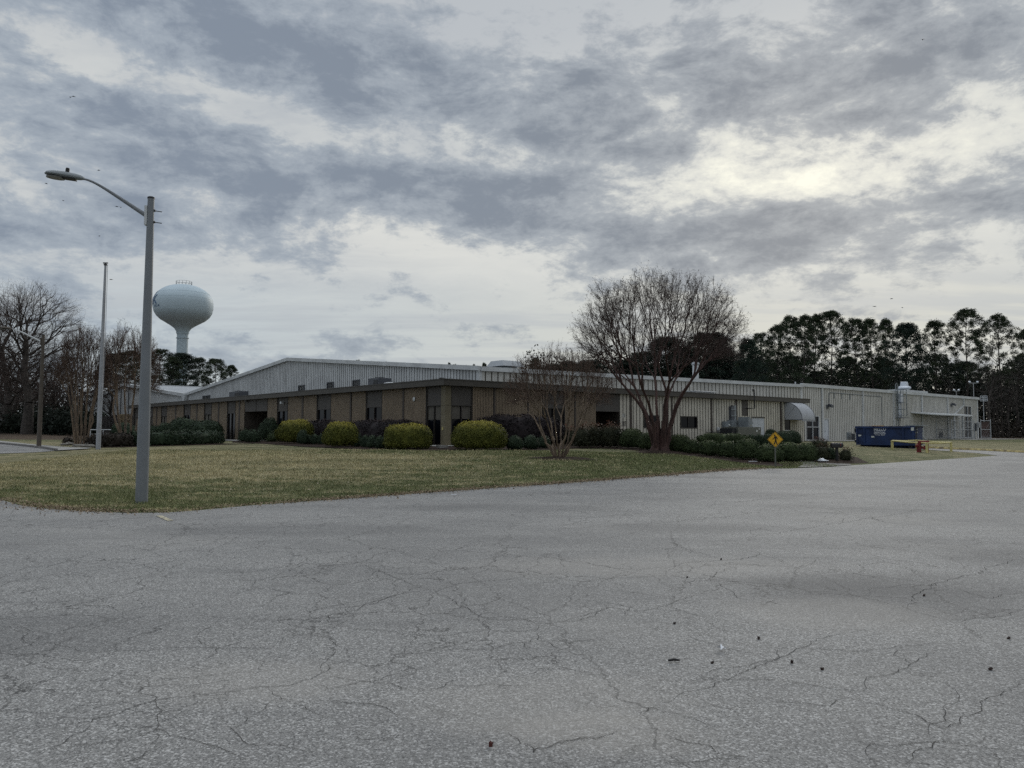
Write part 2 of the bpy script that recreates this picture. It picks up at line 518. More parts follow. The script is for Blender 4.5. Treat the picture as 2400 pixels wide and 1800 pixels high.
# a trace of clear sky through the veil
sky = nt.n('ShaderNodeTexSky', sky_type='NISHITA')
sky.sun_disc = False; sky.sun_elevation = SUN_EL; sky.sun_rotation = SUN_AZ
skc = nt.n('ShaderNodeVectorMath', operation='SCALE'); nt.l(sky.outputs[0], skc.inputs[0]); skc.inputs['Scale'].default_value = .05
c = nt.mix(.05, c, skc.outputs[0])
# the overcast is brightest overhead
up = nt.ramp(Z, .50, .95)
gain = Mx('ADD', 1.0, Mx('MULTIPLY', up, 1.9))
cs = nt.n('ShaderNodeVectorMath', operation='SCALE'); tint = nt.mix(1.0, c, nt.mix(up, (1.15, 1.155, 1.12), (1.26, 1.20, 1.09)), 'MULTIPLY'); nt.l(tint, cs.inputs[0]); nt.l(gain, cs.inputs['Scale'])
nt.l(cs.outputs[0], bg.inputs[0])
bg.inputs[1].default_value = 1.0
w.cycles.sampling_method = 'MANUAL' if hasattr(w.cycles, 'sampling_method') else w.cycles.sampling_method
w.cycles.sample_map_resolution = 512

sd = bpy.data.lights.new('sun', 'SUN'); sd.energy = .9; sd.angle = R(14); sd.color = (1, .95, .86)
so = bpy.data.objects.new('sun', sd); COL.objects.link(so)
sdir = Vector((math.sin(SUN_AZ) * math.cos(SUN_EL), math.cos(SUN_AZ) * math.cos(SUN_EL), math.sin(SUN_EL)))
so.rotation_euler = sdir.to_track_quat('Z', 'Y').to_euler()
so.location = (0, 0, 40)
scene.view_settings.view_transform = 'Standard'
scene.view_settings.look = 'None'
scene.view_settings.exposure = 0
scene.cycles.max_bounces = 5
scene.cycles.diffuse_bounces = 2
scene.cycles.use_adaptive_sampling = True
scene.cycles.adaptive_threshold = .02
scene.cycles.glossy_bounces = 2
scene.cycles.use_denoising = False
# ------------------------------------------------------------------ ground sheets
def hexrange(lo, hi, fine_lo, fine_hi, fine, coarse_n):
    a = fine_lo - (np.geomspace(1, 1 + fine_lo - lo, coarse_n) - 1)[::-1][:-1] if lo < fine_lo else []
    b = np.arange(fine_lo, fine_hi + .01, fine)
    c = fine_hi + (np.geomspace(1, 1 + hi - fine_hi, coarse_n) - 1)[1:]
    return np.concatenate([a, b, c])

def ground_material(gain=1.0, name='lawn_and_ground'):
    m, nt, bs, oc, pos = newmat(name)
    bs.inputs['Roughness'].default_value = .95; bs.inputs['Specular IOR Level'].default_value = .1
    sp = nt.n('ShaderNodeSeparateXYZ'); nt.l(pos, sp.inputs[0])
    x, y = sp.outputs[0], sp.outputs[1]
    Mx = nt.math
    fine = nt.ramp(Mx('ADD', Mx('MULTIPLY', nt.noise(pos, 26, 3, .7), .4), Mx('ADD', Mx('MULTIPLY', nt.noise(nt.mapping(pos, (1, 1.8, 1)), 7, 4, .75), .6), 0.0)), .36, .64)
    mid = nt.noise(nt.mapping(pos, (1.1, 2.6, 1), (0, 0, R(20))), 1.9, 6, .68)
    big = nt.noise(nt.mapping(pos, (.6, 1.2, 1), (0, 0, R(15))), .22, 4, .6)
    green = nt.mix(fine, (.052, .062, .026), (.155, .168, .082))
    straw = nt.mix(fine, (.155, .135, .075), (.42, .375, .235))
    # dormant straw-coloured turf: the left and back of the front lawn, and the strip round the skip
    def blob(cx, cy, rx, ry):
        q = Mx('ADD', Mx('POWER', Mx('ABSOLUTE', Mx('DIVIDE', Mx('SUBTRACT', x, cx), rx)), 2.0), Mx('POWER', Mx('ABSOLUTE', Mx('DIVIDE', Mx('SUBTRACT', y, cy), ry)), 2.0))
        return Mx('EXPONENT', Mx('MULTIPLY', q, -1.0))
    dry = Mx('MULTIPLY', blob(-13, 31, 12, 9.5), .27)
    dry = Mx('ADD', dry, Mx('MULTIPLY', blob(-5, 33, 8, 3), .10))
    dry = Mx('ADD', dry, Mx('MULTIPLY', blob(45, 62, 26, 22), .20))
    dry = Mx('ADD', dry, Mx('MULTIPLY', blob(-30, 50, 14, 12), .24))
    dry = Mx('SUBTRACT', dry, Mx('MULTIPLY', blob(10, 33, 14, 8), .12))
    dry = Mx('SUBTRACT', dry, Mx('MULTIPLY', blob(-7, 19.5, 9, 3.2), .04))
    m2 = nt.noise(nt.mapping(pos, (.9, 2.2, 1), (0, 0, R(10))), .75, 5, .65)
    f = Mx('ADD', Mx('ADD', Mx('MULTIPLY', mid, .75), Mx('ADD', Mx('MULTIPLY', big, .30), Mx('MULTIPLY', m2, 1.05))), dry)
    k = nt.ramp(f, 1.05, 1.21)
    c = nt.mix(k, green, straw)
    pat = nt.ramp(nt.noise(nt.mapping(pos, (.7, 2.6, 1), (0, 0, R(12))), 1.6, 6, .75), .54, .64)
    c = nt.mix(Mx('MULTIPLY', pat, .65), c, nt.mix(fine, (.12, .105, .055), (.36, .315, .19)))
    sh = nt.ramp(nt.noise(nt.mapping(pos, (.5, 2.0, 1), (0, 0, R(-8))), 1.4, 6, .72), .38, .62)
    c = nt.mix(Mx('MULTIPLY', sh, .5), c, nt.mix(.5, c, (.035, .035, .02)))
    bg_ = nt.ramp(nt.noise(nt.mapping(pos, (.35, 1.1, 1), (0, 0, R(-20))), .55, 5, .7), .42, .60)
    c = nt.mix(Mx('MULTIPLY', bg_, .40), c, (.070, .080, .036))
    # leaf litter under the trees beyond the drive
    lit = nt.mix(fine, (.045, .034, .026), (.12, .09, .066))
    wob = Mx('MULTIPLY', Mx('SUBTRACT', nt.noise(pos, .35, 3), .5), 8.0)
    yl = Mx('ADD', y, wob)
    kl = Mx('MULTIPLY', nt.ramp(yl, 66, 72), nt.ramp(x, -32, -42))
    kr = Mx('MULTIPLY', nt.ramp(yl, 112, 118), nt.ramp(x, 20, 34))
    c = nt.mix(Mx('ADD', kl, kr, True), c, lit)
    if gain != 1.0: c = nt.mix(1.0, c, (gain, gain, gain), 'MULTIPLY')
    nt.l(c, bs.inputs['Base Color'])
    b = nt.n('ShaderNodeBump'); b.inputs['Strength'].default_value = .6; b.inputs['Distance'].default_value = .04
    nt.l(fine, b.inputs['Height']); nt.l(b.outputs[0], bs.inputs['Normal'])
    return m

def asphalt_material():
    m, nt, bs, oc, pos = newmat('weathered_asphalt')
    Mx = nt.math
    bs.inputs['Roughness'].default_value = .85; bs.inputs['Specular IOR Level'].default_value = .3
    s1 = nt.noise(pos, 120, 3, .75)
    s2 = nt.noise(pos, 62, 4, .75)
    s3 = nt.noise(pos, 30, 5, .75)
    vo = nt.n('ShaderNodeTexVoronoi'); vo.inputs['Scale'].default_value = 98; nt.l(pos, vo.inputs['Vector'])
    agg = nt.n('ShaderNodeSeparateXYZ'); nt.l(vo.outputs['Color'], agg.inputs[0])
    f = Mx('ADD', Mx('MULTIPLY', s1, .45), Mx('ADD', Mx('MULTIPLY', s2, .35), Mx('MULTIPLY', s3, .2)))
    f = nt.ramp(f, .36, .64)
    c = nt.mix(f, (.080, .079, .076), (.345, .340, .328))
    spark = nt.ramp(agg.outputs[0], .72, .94)
    c = nt.mix(Mx('MULTIPLY', spark, .62), c, (.58, .575, .56))
    pit = nt.ramp(agg.outputs[1], .80, .98)
    c = nt.mix(Mx('MULTIPLY', pit, .65), c, (.05, .05, .052))
    big = nt.ramp(nt.noise(nt.mapping(pos, (.5, 1, 1), (0, 0, R(25))), .35, 6, .68), .38, .66)
    c = nt.mix(Mx('MULTIPLY', big, .42), c, (.095, .095, .097))
    stn = nt.ramp(nt.noise(nt.mapping(pos, (1, 1, 1), (0, 0, 0), (9, 4, 0)), .8, 5, .7), .64, .74)
    c = nt.mix(Mx('MULTIPLY', stn, .4), c, (.05, .05, .05))
    lt = nt.ramp(nt.noise(pos, .22, 3, .5), .52, .78)
    c = nt.mix(Mx('MULTIPLY', lt, .30), c, (.33, .315, .29))
    sp = nt.n('ShaderNodeSeparateXYZ'); nt.l(pos, sp.inputs[0])
    wob = nt.noise(pos, 1.1, 6, .7)
    def stain(px, py, rx, ry):
        p = g(px, py)
        q = Mx('ADD', Mx('POWER', Mx('ABSOLUTE', Mx('DIVIDE', Mx('SUBTRACT', sp.outputs[0], p.x), rx)), 2.0), Mx('POWER', Mx('ABSOLUTE', Mx('DIVIDE', Mx('SUBTRACT', sp.outputs[1], p.y), ry)), 2.0))
        return nt.ramp(Mx('ADD', Mx('EXPONENT', Mx('MULTIPLY', q, -1.0)), Mx('MULTIPLY', wob, .9)), .62, 1.25)
    for a_ in ((2130, 1378, 1.7, .9), (1190, 1192, 2.6, .9), (1620, 1240, 1.6, .8), (2020, 1400, 1.3, 1.2), (60, 1490, 1.2, .8), (2390, 1310, 1.2, .8), (700, 1245, 3.0, .8)):
        c = nt.mix(Mx('MULTIPLY', stain(*a_), .30), c, (.07, .07, .072))
    for a_ in ((1950, 1440, 1.0, .7), (1290, 1650, .9, .6), (1420, 1720, .6, .35), (1500, 1330, 2.2, .8), (600, 1600, .8, .5)):
        c = nt.mix(Mx('MULTIPLY', stain(*a_), .24), c, (.36, .34, .31))
    # dark seepage streaks, running with the old paving lanes
    st = nt.ramp(nt.noise(nt.mapping(pos, (.28, 2.2, 1), (0, 0, R(-14))), .9, 6, .7), .56, .74)
    c = nt.mix(Mx('MULTIPLY', st, .38), c, (.085, .085, .088))
    # hair cracks
    wn = nt.n('ShaderNodeTexNoise'); wn.inputs['Scale'].default_value = 1.4; wn.inputs['Detail'].default_value = 7; wn.inputs['Roughness'].default_value = .65; nt.l(pos, wn.inputs['Vector'])
    ws = nt.n('ShaderNodeVectorMath', operation='SCALE'); nt.l(wn.outputs['Color'], ws.inputs[0]); ws.inputs['Scale'].default_value = .55
    wa = nt.n('ShaderNodeVectorMath', operation='ADD'); nt.l(pos, wa.inputs[0]); nt.l(ws.outputs[0], wa.inputs[1])
    for sc, wd, amt, ms, lo, hi, rot in ((.30, .0030, .5, .16, .36, .48, 20), (.62, .0048, .6, .22, .46, .56, 50), (1.6, .012, .7, .32, .47, .56, 0), (4.2, .026, .5, .45, .54, .62, 30)):
        v = nt.n('ShaderNodeTexVoronoi', feature='DISTANCE_TO_EDGE'); v.inputs['Scale'].default_value = sc
        nt.l(nt.mapping(wa.outputs[0], (1, .62, 1), (0, 0, R(rot))), v.inputs['Vector'])
        e = nt.ramp(v.outputs['Distance'], wd, wd * .25)
        mk = nt.ramp(nt.noise(nt.mapping(pos, (1, 1, 1), (0, 0, 0), (sc * 31, 5, 0)), ms, 4, .6), lo, hi)
        c = nt.mix(Mx('MULTIPLY', Mx('MULTIPLY', e, mk), amt), c, (.028, .027, .026))
    nt.l(c, bs.inputs['Base Color'])
    b = nt.n('ShaderNodeBump'); b.inputs['Strength'].default_value = .35; b.inputs['Distance'].default_value = .006
    nt.l(s1, b.inputs['Height']); nt.l(b.outputs[0], bs.inputs['Normal'])
    return m

M['ground'] = ground_material()
M['walk'] = pmat('old_walkway', (.15, .148, .14), .9, 0, .2, 3, bump=.2)
M['blades'] = ground_material(2.1, 'grass_blades')
M['asphalt'] = asphalt_material()
M['crack'] = pmat('open_crack', (.028, .027, .026), 1.0, 0, .3, 6, spec=.05)
xs = hexrange(-1500, 1500, -70, 90, 1.25, 26)
ys = hexrange(-300, 2500, -12, 140, 1.25, 26)
GX, GY = np.meshgrid(xs, ys)
gv = np.stack([GX.ravel(), GY.ravel(), terr(GX, GY).ravel()], 1)
nx, ny = len(xs), len(ys)
ii = (np.arange(ny - 1)[:, None] * nx + np.arange(nx - 1)[None]).ravel()
gf = np.stack([ii, ii + 1, ii + nx + 1, ii + nx], 1)
go = npmesh('ground', gv, gf, M['ground'], smooth=True); tag(go, kind='structure')

def inside(poly, x, y):
    poly = np.asarray(poly); x = np.asarray(x); y = np.asarray(y)
    r = np.zeros(x.shape, bool)
    j = len(poly) - 1
    for i in range(len(poly)):
        xi, yi = poly[i]; xj, yj = poly[j]
        c = ((yi > y) != (yj > y)) & (x < (xj - xi) * (y - yi) / (yj - yi + 1e-12) + xi)
        r ^= c; j = i
    return r

def resample(poly, step, closed=True):
    out = []
    n = len(poly)
    for i in range(n if closed else n - 1):
        p, q = Vector(poly[i]), Vector(poly[(i + 1) % n])
        k = max(1, int((q - p).length / step))
        for j in range(k): out.append(tuple(p.lerp(q, j / k)))
    if not closed: out.append(tuple(poly[-1]))
    return out

def sheet(name, poly, dz, step, mat, jitter=0.0, far=None, mound=0.0, step2=None):
    b = resample([p[:2] for p in poly], step2 or step)
    if jitter:
        rr = random.Random(len(b)); nb = len(b)
        j1 = [rr.uniform(-1, 1) for _ in range(nb)]
        b = [(x + (j1[i] + .5 * j1[i - 1]) * jitter, y + (j1[(i * 7) % nb] + .5 * j1[(i * 7 + 1) % nb]) * jitter) for i, (x, y) in enumerate(b)]
    arr = np.array(b)
    x0, y0 = arr.min(0); x1, y1 = arr.max(0)
    gx, gy = np.meshgrid(np.arange(x0 + step / 2, x1, step), np.arange(y0 + step / 2, y1, step))
    gx, gy = gx.ravel(), gy.ravel()
    k = inside(b, gx, gy)
    pts = [Vector(p) for p in b] + [Vector((x, y)) for x, y in zip(gx[k], gy[k])]
    nb = len(b)
    vs, es, fs, *_ = delaunay_2d_cdt(pts, [], [list(range(nb))], 1, 1e-5)
    V = np.array([(v.x, v.y) for v in vs])
    dzv = np.full(len(V), dz)
    if mound:
        d = np.min(np.hypot(V[:, 0][:, None] - arr[:, 0], V[:, 1][:, None] - arr[:, 1]), 1)
        dzv = dz * .2 + (mound + dz) * sm(d / 1.2)
    V3_ = np.column_stack([V, terr(V[:, 0], V[:, 1]) + dzv])
    return npmesh(name, V3_, np.array([list(f) for f in fs]), mat, smooth=True)

def gp(pts): return [tuple(g(*p)[:2]) for p in pts]

EDGE_PX = [(0, 1172), (45, 1185), (100, 1193), (200, 1200), (300, 1204), (390, 1203), (460, 1198), (600, 1185), (800, 1171), (1000, 1156), (1200, 1142),
           (1400, 1128), (1550, 1116), (1700, 1104), (1790, 1099)]
EDGE = gp(EDGE_PX)
RIGHT_PX = [(1850, 1099), (1900, 1097), (1945, 1095), (2000, 1091), (2040, 1088.5), (2150, 1081), (2260, 1074), (2338, 1068)]
RIGHT = gp(RIGHT_PX)
DRIVE = gp([(2290, 1062.5), (2232, 1058), (2174, 1054.5), (2130, 1051.5)])
KERBR = gp([(2150, 1049.5), (2176, 1051), (2230, 1053.5), (2300, 1056.5), (2400, 1061.5)])
kd = (Vector(KERBR[-1]) - Vector(KERBR[0])).normalized()
KEND = tuple(Vector(KERBR[-1]) + kd * 40)
LEFT = [(-60, 30), (-30, 23.5), (-20, 20.5)]
lot = LEFT + EDGE + RIGHT + DRIVE + KERBR + [KEND, (95, 20), (95, -11), (-60, -11)]
lo_ = sheet('asphalt_lot', lot, .014, 1.6, M['asphalt'], step2=.8)
tag(lo_, kind='structure')
# left drive with its kerb and path
LK = gp([(-60, 1036), (0, 1041), (50, 1046), (100, 1052), (128, 1057)])
LL = gp([(100, 1059.5), (60, 1061.5), (0, 1063.5), (-80, 1065)])
lk0 = Vector(LK[0]); ll0 = Vector(LL[-1])
drv = [tuple(lk0 + Vector((-40, -3)))] + LK + LL + [tuple(ll0 + Vector((-40, -3)))]
tag(sheet('side_road', drv, .014, 1.5, M['asphalt']), kind='structure')
pth = gp([(-60, 1031), (0, 1034.5), (60, 1041), (100, 1045), (140, 1048.5), (180, 1050.5), (215, 1051.5), (205, 1053.5), (160, 1056), (130, 1057.5), (100, 1051.4), (50, 1045.4), (0, 1040.4), (-60, 1035.4)])
tag(sheet('footpath', pth, .05, 1.2, M['concrete'], step2=.8), kind='structure')

def kerb(name, line, wdt, h, mat, side=1):
    pts = resample(line, .7, closed=False)
    vs = []; fs = []
    n = len(pts)
    for i, p in enumerate(pts):
        d = (Vector(pts[min(i + 1, n - 1)]) - Vector(pts[max(i - 1, 0)])).normalized()
        nn = Vector((-d.y, d.x)) * side
        z = tz(*p)
        q = Vector(p) + nn * wdt
        vs += [(p[0], p[1], z - .02), (p[0] + nn.x * .02, p[1] + nn.y * .02, z + h), (q.x, q.y, z + h), (q.x, q.y, z - .02)]
    for i in range(n - 1):
        for k in range(3):
            fs.append((i * 4 + k, i * 4 + 4 + k, i * 4 + 5 + k, i * 4 + 1 + k))
    fs += [(0, 1, 2, 3), tuple((n - 1) * 4 + k for k in (3, 2, 1, 0))]
    o = npmesh(name, vs, np.array(fs), mat)
    return o
tag(kerb('drive_kerb', KERBR + [KEND], .16, .15, M['kerb_yellow'], 1), kind='structure')
tag(kerb('road_kerb', [tuple(lk0 + Vector((-40, -3)))] + LK, .14, .12, M['kerb'], 1), kind='structure')

# planting beds: dark mulch between the lawn and the walls
bedfront = gp([(545, 1037.5), (608, 1040), (703, 1047), (839, 1054), (1000, 1057), (1092, 1056.5), (1262, 1056), (1330, 1052), (1410, 1051.5), (1481, 1055), (1601, 1068), (1680, 1078), (1740, 1086), (1790, 1092), (1838, 1094)])
bedback = [tuple(W(30, -.2)[:2]), tuple(W(1, -.2)[:2]), tuple(W(-.2, -.2)[:2]), tuple(W(-.2, 34)[:2])]
bd = sheet('mulch_bed', bedfront + gp([(1880, 1090), (1868, 1082), (1890, 1070)]) + bedback, .02, .8, M['mulch'], jitter=.06, step2=.35)
tag(bd, kind='structure')
bl = gp([(215, 1050), (300, 1048.5), (400, 1045.5), (540, 1042)])
tag(sheet('mulch_strip', bl + [tuple(Vector(bl[-1]) + Vector((1, 3))), tuple(Vector(bl[0]) + Vector((-1, 5)))], .02, .9, M['mulch'], jitter=.05), kind='structure')
mr = gp([(1905, 1085), (1870, 1078), (1880, 1066), (1960, 1062), (2010, 1072), (2035, 1085), (1990, 1087)])
tag(sheet('mulch_mound', mr, .015, .5, M['mulch'], jitter=.05, mound=.05), kind='structure')
# concrete: walk from the lot past the sign, slab at the glazed corner, slab at the left entrance
wk = gp([(1870, 1096.5), (1898, 1093), (1893, 1084), (1888, 1074), (1906, 1066), (1925, 1066), (1903, 1080), (1925, 1088), (1990, 1089.5), (2010, 1090), (1945, 1094)])
tag(sheet('entrance_walk', gp([(1868, 1097), (1884, 1090), (1872, 1081), (1888, 1068), (1908, 1064), (1894, 1078), (1912, 1086), (1990, 1088.5), (1998, 1091), (1900, 1096.5)]), .03, .6, M['walk']), kind='structure')
tag(sheet('corner_slab', [tuple(W(a, b)[:2]) for a, b in ((-1.9, -1.9), (3.2, -1.9), (3.2, -.05), (-.05, -.05), (-.05, 2.6), (-1.9, 2.6))], .045, .7, M['concrete']), kind='structure')
ea, eb = ona(626, 1030)[0], ona(574, 1030)[0]
tag(sheet('entrance_slab', [tuple(W(a, b)[:2]) for a, b in ((-3.2, ea - 1), (-.05, ea - 1), (-.05, eb + 1), (-3.2, eb + 3))], .045, .8, M['concrete']), kind='structure')
tag(sheet('building_apron', [tuple(W(a, b)[:2]) for a, b in ((43.2, -1.6), (70, -1.6), (70, 2.95), (43.2, 2.95))], .03, 1.5, M['concrete']), kind='structure')
tag(sheet('cage_slab', [tuple(W(a, b)[:2]) for a, b in ((76, -2.8), (96, -2.8), (96, 2.95), (76, 2.95))], .04, 1.5, M['concrete']), kind='structure')

# white paint dash on the lot
m_ = MB()
p1, p2 = g(372, 1211), g(400, 1223)
dd = (p2 - p1); dd.z = 0; nn = Vector((-dd.y, dd.x, 0)).normalized() * .05
lift = Vector((0, 0, .022))
m_.poly([p1 - nn + lift, p2 - nn + lift, p2 + nn + lift, p1 + nn + lift])
tag(m_.build('paint_mark', pmat('worn_paint', (.42, .38, .26), .9, 0, .4, 14, col2=(.2, .19, .16))), kind='structure')

# ---- open cracks traced on the lot (photo pixels -> ground points)
def za(p): return (p[0] * .4521, 1050 + p[1] * .4521)
def zb(p): return (1300 + p[0] * .4973, 1050 + p[1] * .4973)
def zc(p): return (1000 + p[0] * .3918, 1150 + p[1] * .3918)
CA = [[(-20, 990), (60, 1000), (150, 1012), (340, 1040), (500, 1072), (640, 1062), (760, 1064), (800, 1052), (960, 1045), (1120, 1050), (1300, 1055), (1480, 1035), (1600, 995), (1740, 970)],
 [(-20, 1570), (80, 1500), (200, 1465), (400, 1445), (470, 1440), (560, 1410), (700, 1355), (860, 1315), (1000, 1298), (1100, 1300), (1230, 1275), (1340, 1250), (1500, 1245), (1640, 1195), (1700, 1140), (1830, 1080), (1900, 1060)],
 [(160, 1610), (350, 1525), (400, 1500), (470, 1440)], [(370, 1540), (450, 1555), (620, 1530), (760, 1495), (1000, 1445)],
 [(1640, 1195), (1760, 1205), (1880, 1225), (2030, 1235), (2080, 1265), (2212, 1270)], [(1620, 1240), (1700, 1265), (1880, 1225), (1990, 1200), (2212, 1150)],
 [(1740, 925), (1850, 950), (1980, 955), (2100, 985), (2212, 990)], [(0, 1165), (200, 1130), (290, 1105)], [(200, 1130), (280, 1155), (450, 1160)],
 [(0, 935), (120, 940), (200, 965)], [(0, 870), (150, 860), (300, 835), (420, 820), (560, 825), (610, 860)], [(180, 865), (380, 825), (640, 770), (740, 740), (735, 690), (800, 670), (900, 650)],
 [(480, 570), (600, 595), (740, 610), (830, 650)], [(740, 735), (900, 745), (1090, 760)], [(640, 520), (800, 510), (900, 465), (970, 440), (890, 385)],
 [(900, 650), (1100, 655), (1300, 650), (1500, 620), (1560, 600), (1700, 620), (1900, 590), (1990, 550), (2120, 530)], [(1100, 690), (1300, 695), (1430, 670), (1600, 600)],
 [(1620, 845), (1850, 830), (2000, 790), (2120, 750), (2212, 700)], [(1740, 925), (1700, 880), (1850, 850), (2050, 770)], [(1220, 935), (1400, 900)],
 [(1060, 1110), (1120, 1050), (1300, 1005)], [(560, 1655), (680, 1640), (800, 1570)], [(1130, 1460), (1230, 1500), (1330, 1560), (1500, 1570), (1600, 1610)],
 [(0, 425), (300, 400), (700, 368), (1000, 345)], [(960, 440), (1300, 410), (1700, 370), (2212, 325)], [(1820, 1510), (1900, 1530), (2050, 1520), (2100, 1500)],
 [(1600, 1325), (1850, 1340), (2000, 1360), (2100, 1410)], [(820, 1200), (900, 1220)], [(0, 505), (300, 508), (500, 500)], [(1880, 620), (2050, 680), (2150, 720), (2212, 740)]]
CB = [[(420, 1265), (560, 1200), (700, 1150), (860, 1080), (1060, 1000), (1200, 940), (1300, 895), (1400, 880), (1540, 850)], [(500, 1110), (700, 1100), (880, 1100), (1060, 1110), (1220, 1130), (1440, 1165)],
 [(700, 1095), (740, 1060), (860, 1045), (1000, 1010), (1060, 1000), (1110, 940)], [(1220, 960), (1460, 970), (1700, 940), (1820, 925)], [(1440, 1165), (1600, 1075), (1700, 1020), (1800, 960)],
 [(1220, 1160), (1380, 1190), (1520, 1220), (1700, 1270), (1830, 1340), (2000, 1260), (2100, 1180), (2230, 1095)], [(960, 1180), (1100, 1215), (1300, 1230), (1380, 1190)],
 [(490, 1490), (620, 1500), (900, 1470)], [(480, 1355), (620, 1405), (760, 1450), (1000, 1490)], [(1650, 1508), (1780, 1430), (1850, 1400), (1980, 1420), (2212, 1470)],
 [(1510, 1500), (1490, 1410), (1700, 1405), (1850, 1400)], [(0, 840), (140, 800), (260, 760), (420, 775), (560, 735), (700, 690), (740, 685)], [(130, 725), (240, 735), (400, 770)],
 [(0, 525), (200, 560), (370, 580), (460, 595)], [(510, 575), (600, 550), (800, 535), (950, 515), (970, 500), (940, 485)], [(570, 440), (600, 475), (720, 510), (800, 535)],
 [(510, 600), (620, 620)], [(640, 655), (660, 630), (800, 640), (880, 630)], [(1480, 700), (1560, 665), (1800, 655), (1830, 640), (1900, 620), (2080, 560), (2230, 520)],
 [(1830, 650), (1950, 690), (2060, 720), (2212, 685)], [(1660, 760), (1690, 700), (1820, 660)], [(0, 390), (300, 370), (600, 350), (860, 320), (1020, 300), (1130, 290)],
 [(700, 280), (1000, 240), (1300, 215), (1600, 190)], [(780, 445), (950, 420), (1170, 385), (1430, 345), (1560, 325), (1800, 280)], [(1030, 295), (1300, 310), (1500, 330), (1560, 355), (1900, 385), (2180, 400)],
 [(0, 1420), (100, 1390), (240, 1370), (300, 1340)], [(2000, 1200), (2212, 1240)], [(1900, 820), (2050, 810), (2212, 770)], [(420, 1265), (440, 1235), (500, 1240)]]
CC = [[(-10, 580), (60, 620), (180, 690), (290, 750), (370, 775), (560, 775), (740, 810), (880, 795), (1010, 760), (1060, 690), (950, 665)], [(370, 775), (365, 840), (470, 855), (660, 845), (740, 810)],
 [(0, 885), (180, 870), (280, 860), (365, 840)], [(0, 1000), (110, 965), (280, 965), (420, 955), (560, 920), (690, 910)], [(690, 850), (670, 890), (690, 910), (860, 970)],
 [(0, 1215), (110, 1185), (190, 1145)], [(110, 1185), (300, 1185), (450, 1180), (600, 1190)], [(440, 1450), (560, 1530), (640, 1590), (720, 1560), (880, 1515), (1100, 1475)]]
cv = []; cf = []
cr = random.Random(5)
def crack(poly, width, depth=0):
    P = [g(*p) for p in poly]
    pts = []
    for i in range(len(P) - 1):
        p, q = P[i], P[i + 1]
        L = (q - p).length
        k = max(3, min(90, int(L / .05)))
        d = (q - p).normalized(); n_ = Vector((-d.y, d.x, 0))
        off = 0
        for j in range(k):
            off = off * .82 + cr.uniform(-1, 1) * min(.055, .02 + L * .03)
            fade = math.sin(math.pi * j / k) if j else 0
            pts.append(p + d * (L * j / k) + n_ * off * fade)
    pts.append(P[-1])
    n = len(pts); base = len(cv)
    wv = 1.0
    for i, p in enumerate(pts):
        d = pts[min(i + 1, n - 1)] - pts[max(i - 1, 0)]
        nn = Vector((-d.y, d.x, 0)).normalized()
        wv = wv * .7 + cr.uniform(.45, 1.35) * .3
        e = min(1, 4 * i / n + .15, 4 * (n - 1 - i) / n + .15)
        hw = width * wv * e / 2
        z = tz(p.x, p.y) + .0185
        cv.append((p.x - nn.x * hw, p.y - nn.y * hw, z)); cv.append((p.x + nn.x * hw, p.y + nn.y * hw, z))
        if depth < 2 and cr.random() < (.030 if depth == 0 else .018) and i > 2:
            a = math.atan2(d.y, d.x) + cr.choice((-1, 1)) * cr.uniform(.5, 1.2)
            BR.append((p, a, cr.uniform(.2, 1.3) * (1 - .35 * depth), width * .80, depth + 1))
    for i in range(n - 1):
        cf.append((base + 2 * i, base + 2 * i + 1, base + 2 * i + 3, base + 2 * i + 2))
BR = []
for L_, fn in ((CA, za), (CB, zb), (CC, zc)):
    for pl in L_:
        pp = [fn(p) for p in pl]
        ym = sum(p[1] for p in pp) / len(pp)
        crack(pp, .0040 + .002 * max(0, min(1, (1500 - ym) / 400)))
while BR and len(cv) < 90000:
    p, a, L, wd, dp_ = BR.pop(0)
    pl = [p]
    for _ in range(3):
        a += cr.uniform(-.45, .45); p = p + Vector((math.cos(a), math.sin(a), 0)) * L / 3; pl.append(p)
    if pl[-1].y < 2: continue
    crack([proj((v.x, v.y, tz(v.x, v.y))) for v in pl], wd, dp_)
tag(npmesh('pavement_cracks', cv, np.array(cf), M['crack']), kind='structure')
# ------------------------------------------------------------------ buildings
def ribbed(mb, p0, p1, out, z0, ztop, pitch, depth, duty=.72):
    """corrugated sheet from p0 to p1 (building frame a,b), ribs standing out along 'out'; ztop is a number or a function of distance"""
    P, Q = W(*p0), W(*p1)
    L = (Q - P).length
    d = (Q - P) / L
    n = max(1, int(round(L / pitch)))
    pt = L / n
    zt = ztop if callable(ztop) else (lambda s: ztop)
    prof = []
    for i in range(n):
        s = i * pt
        prof += [(s, depth), (s + pt * duty, depth), (s + pt * (duty + .06), 0), (s + pt * .94, 0)]
    prof.append((L, depth))
    base = len(mb.v)
    for s, k in prof:
        q = P + d * s + out * k
        mb.v.append((q.x, q.y, z0)); mb.v.append((q.x, q.y, zt(s)))
    for i in range(len(prof) - 1):
        b = base + 2 * i
        if i % 4 != 0: mb.g.append(len(mb.f))  # groove faces take the painted shade material
        mb.f.append((b, b + 2, b + 3, b + 1))

OUTL, OUTR = -U3, -V3      # outward of the left and of the right facade

office = thing('office_building', W(0, 0, BASE), 'low brown panelled office with flat roof, dark windows and a cream metal wing', 'office building')
Z0, ZU, ZT = BASE - .05, BASE + 3.66, BASE + 4.0
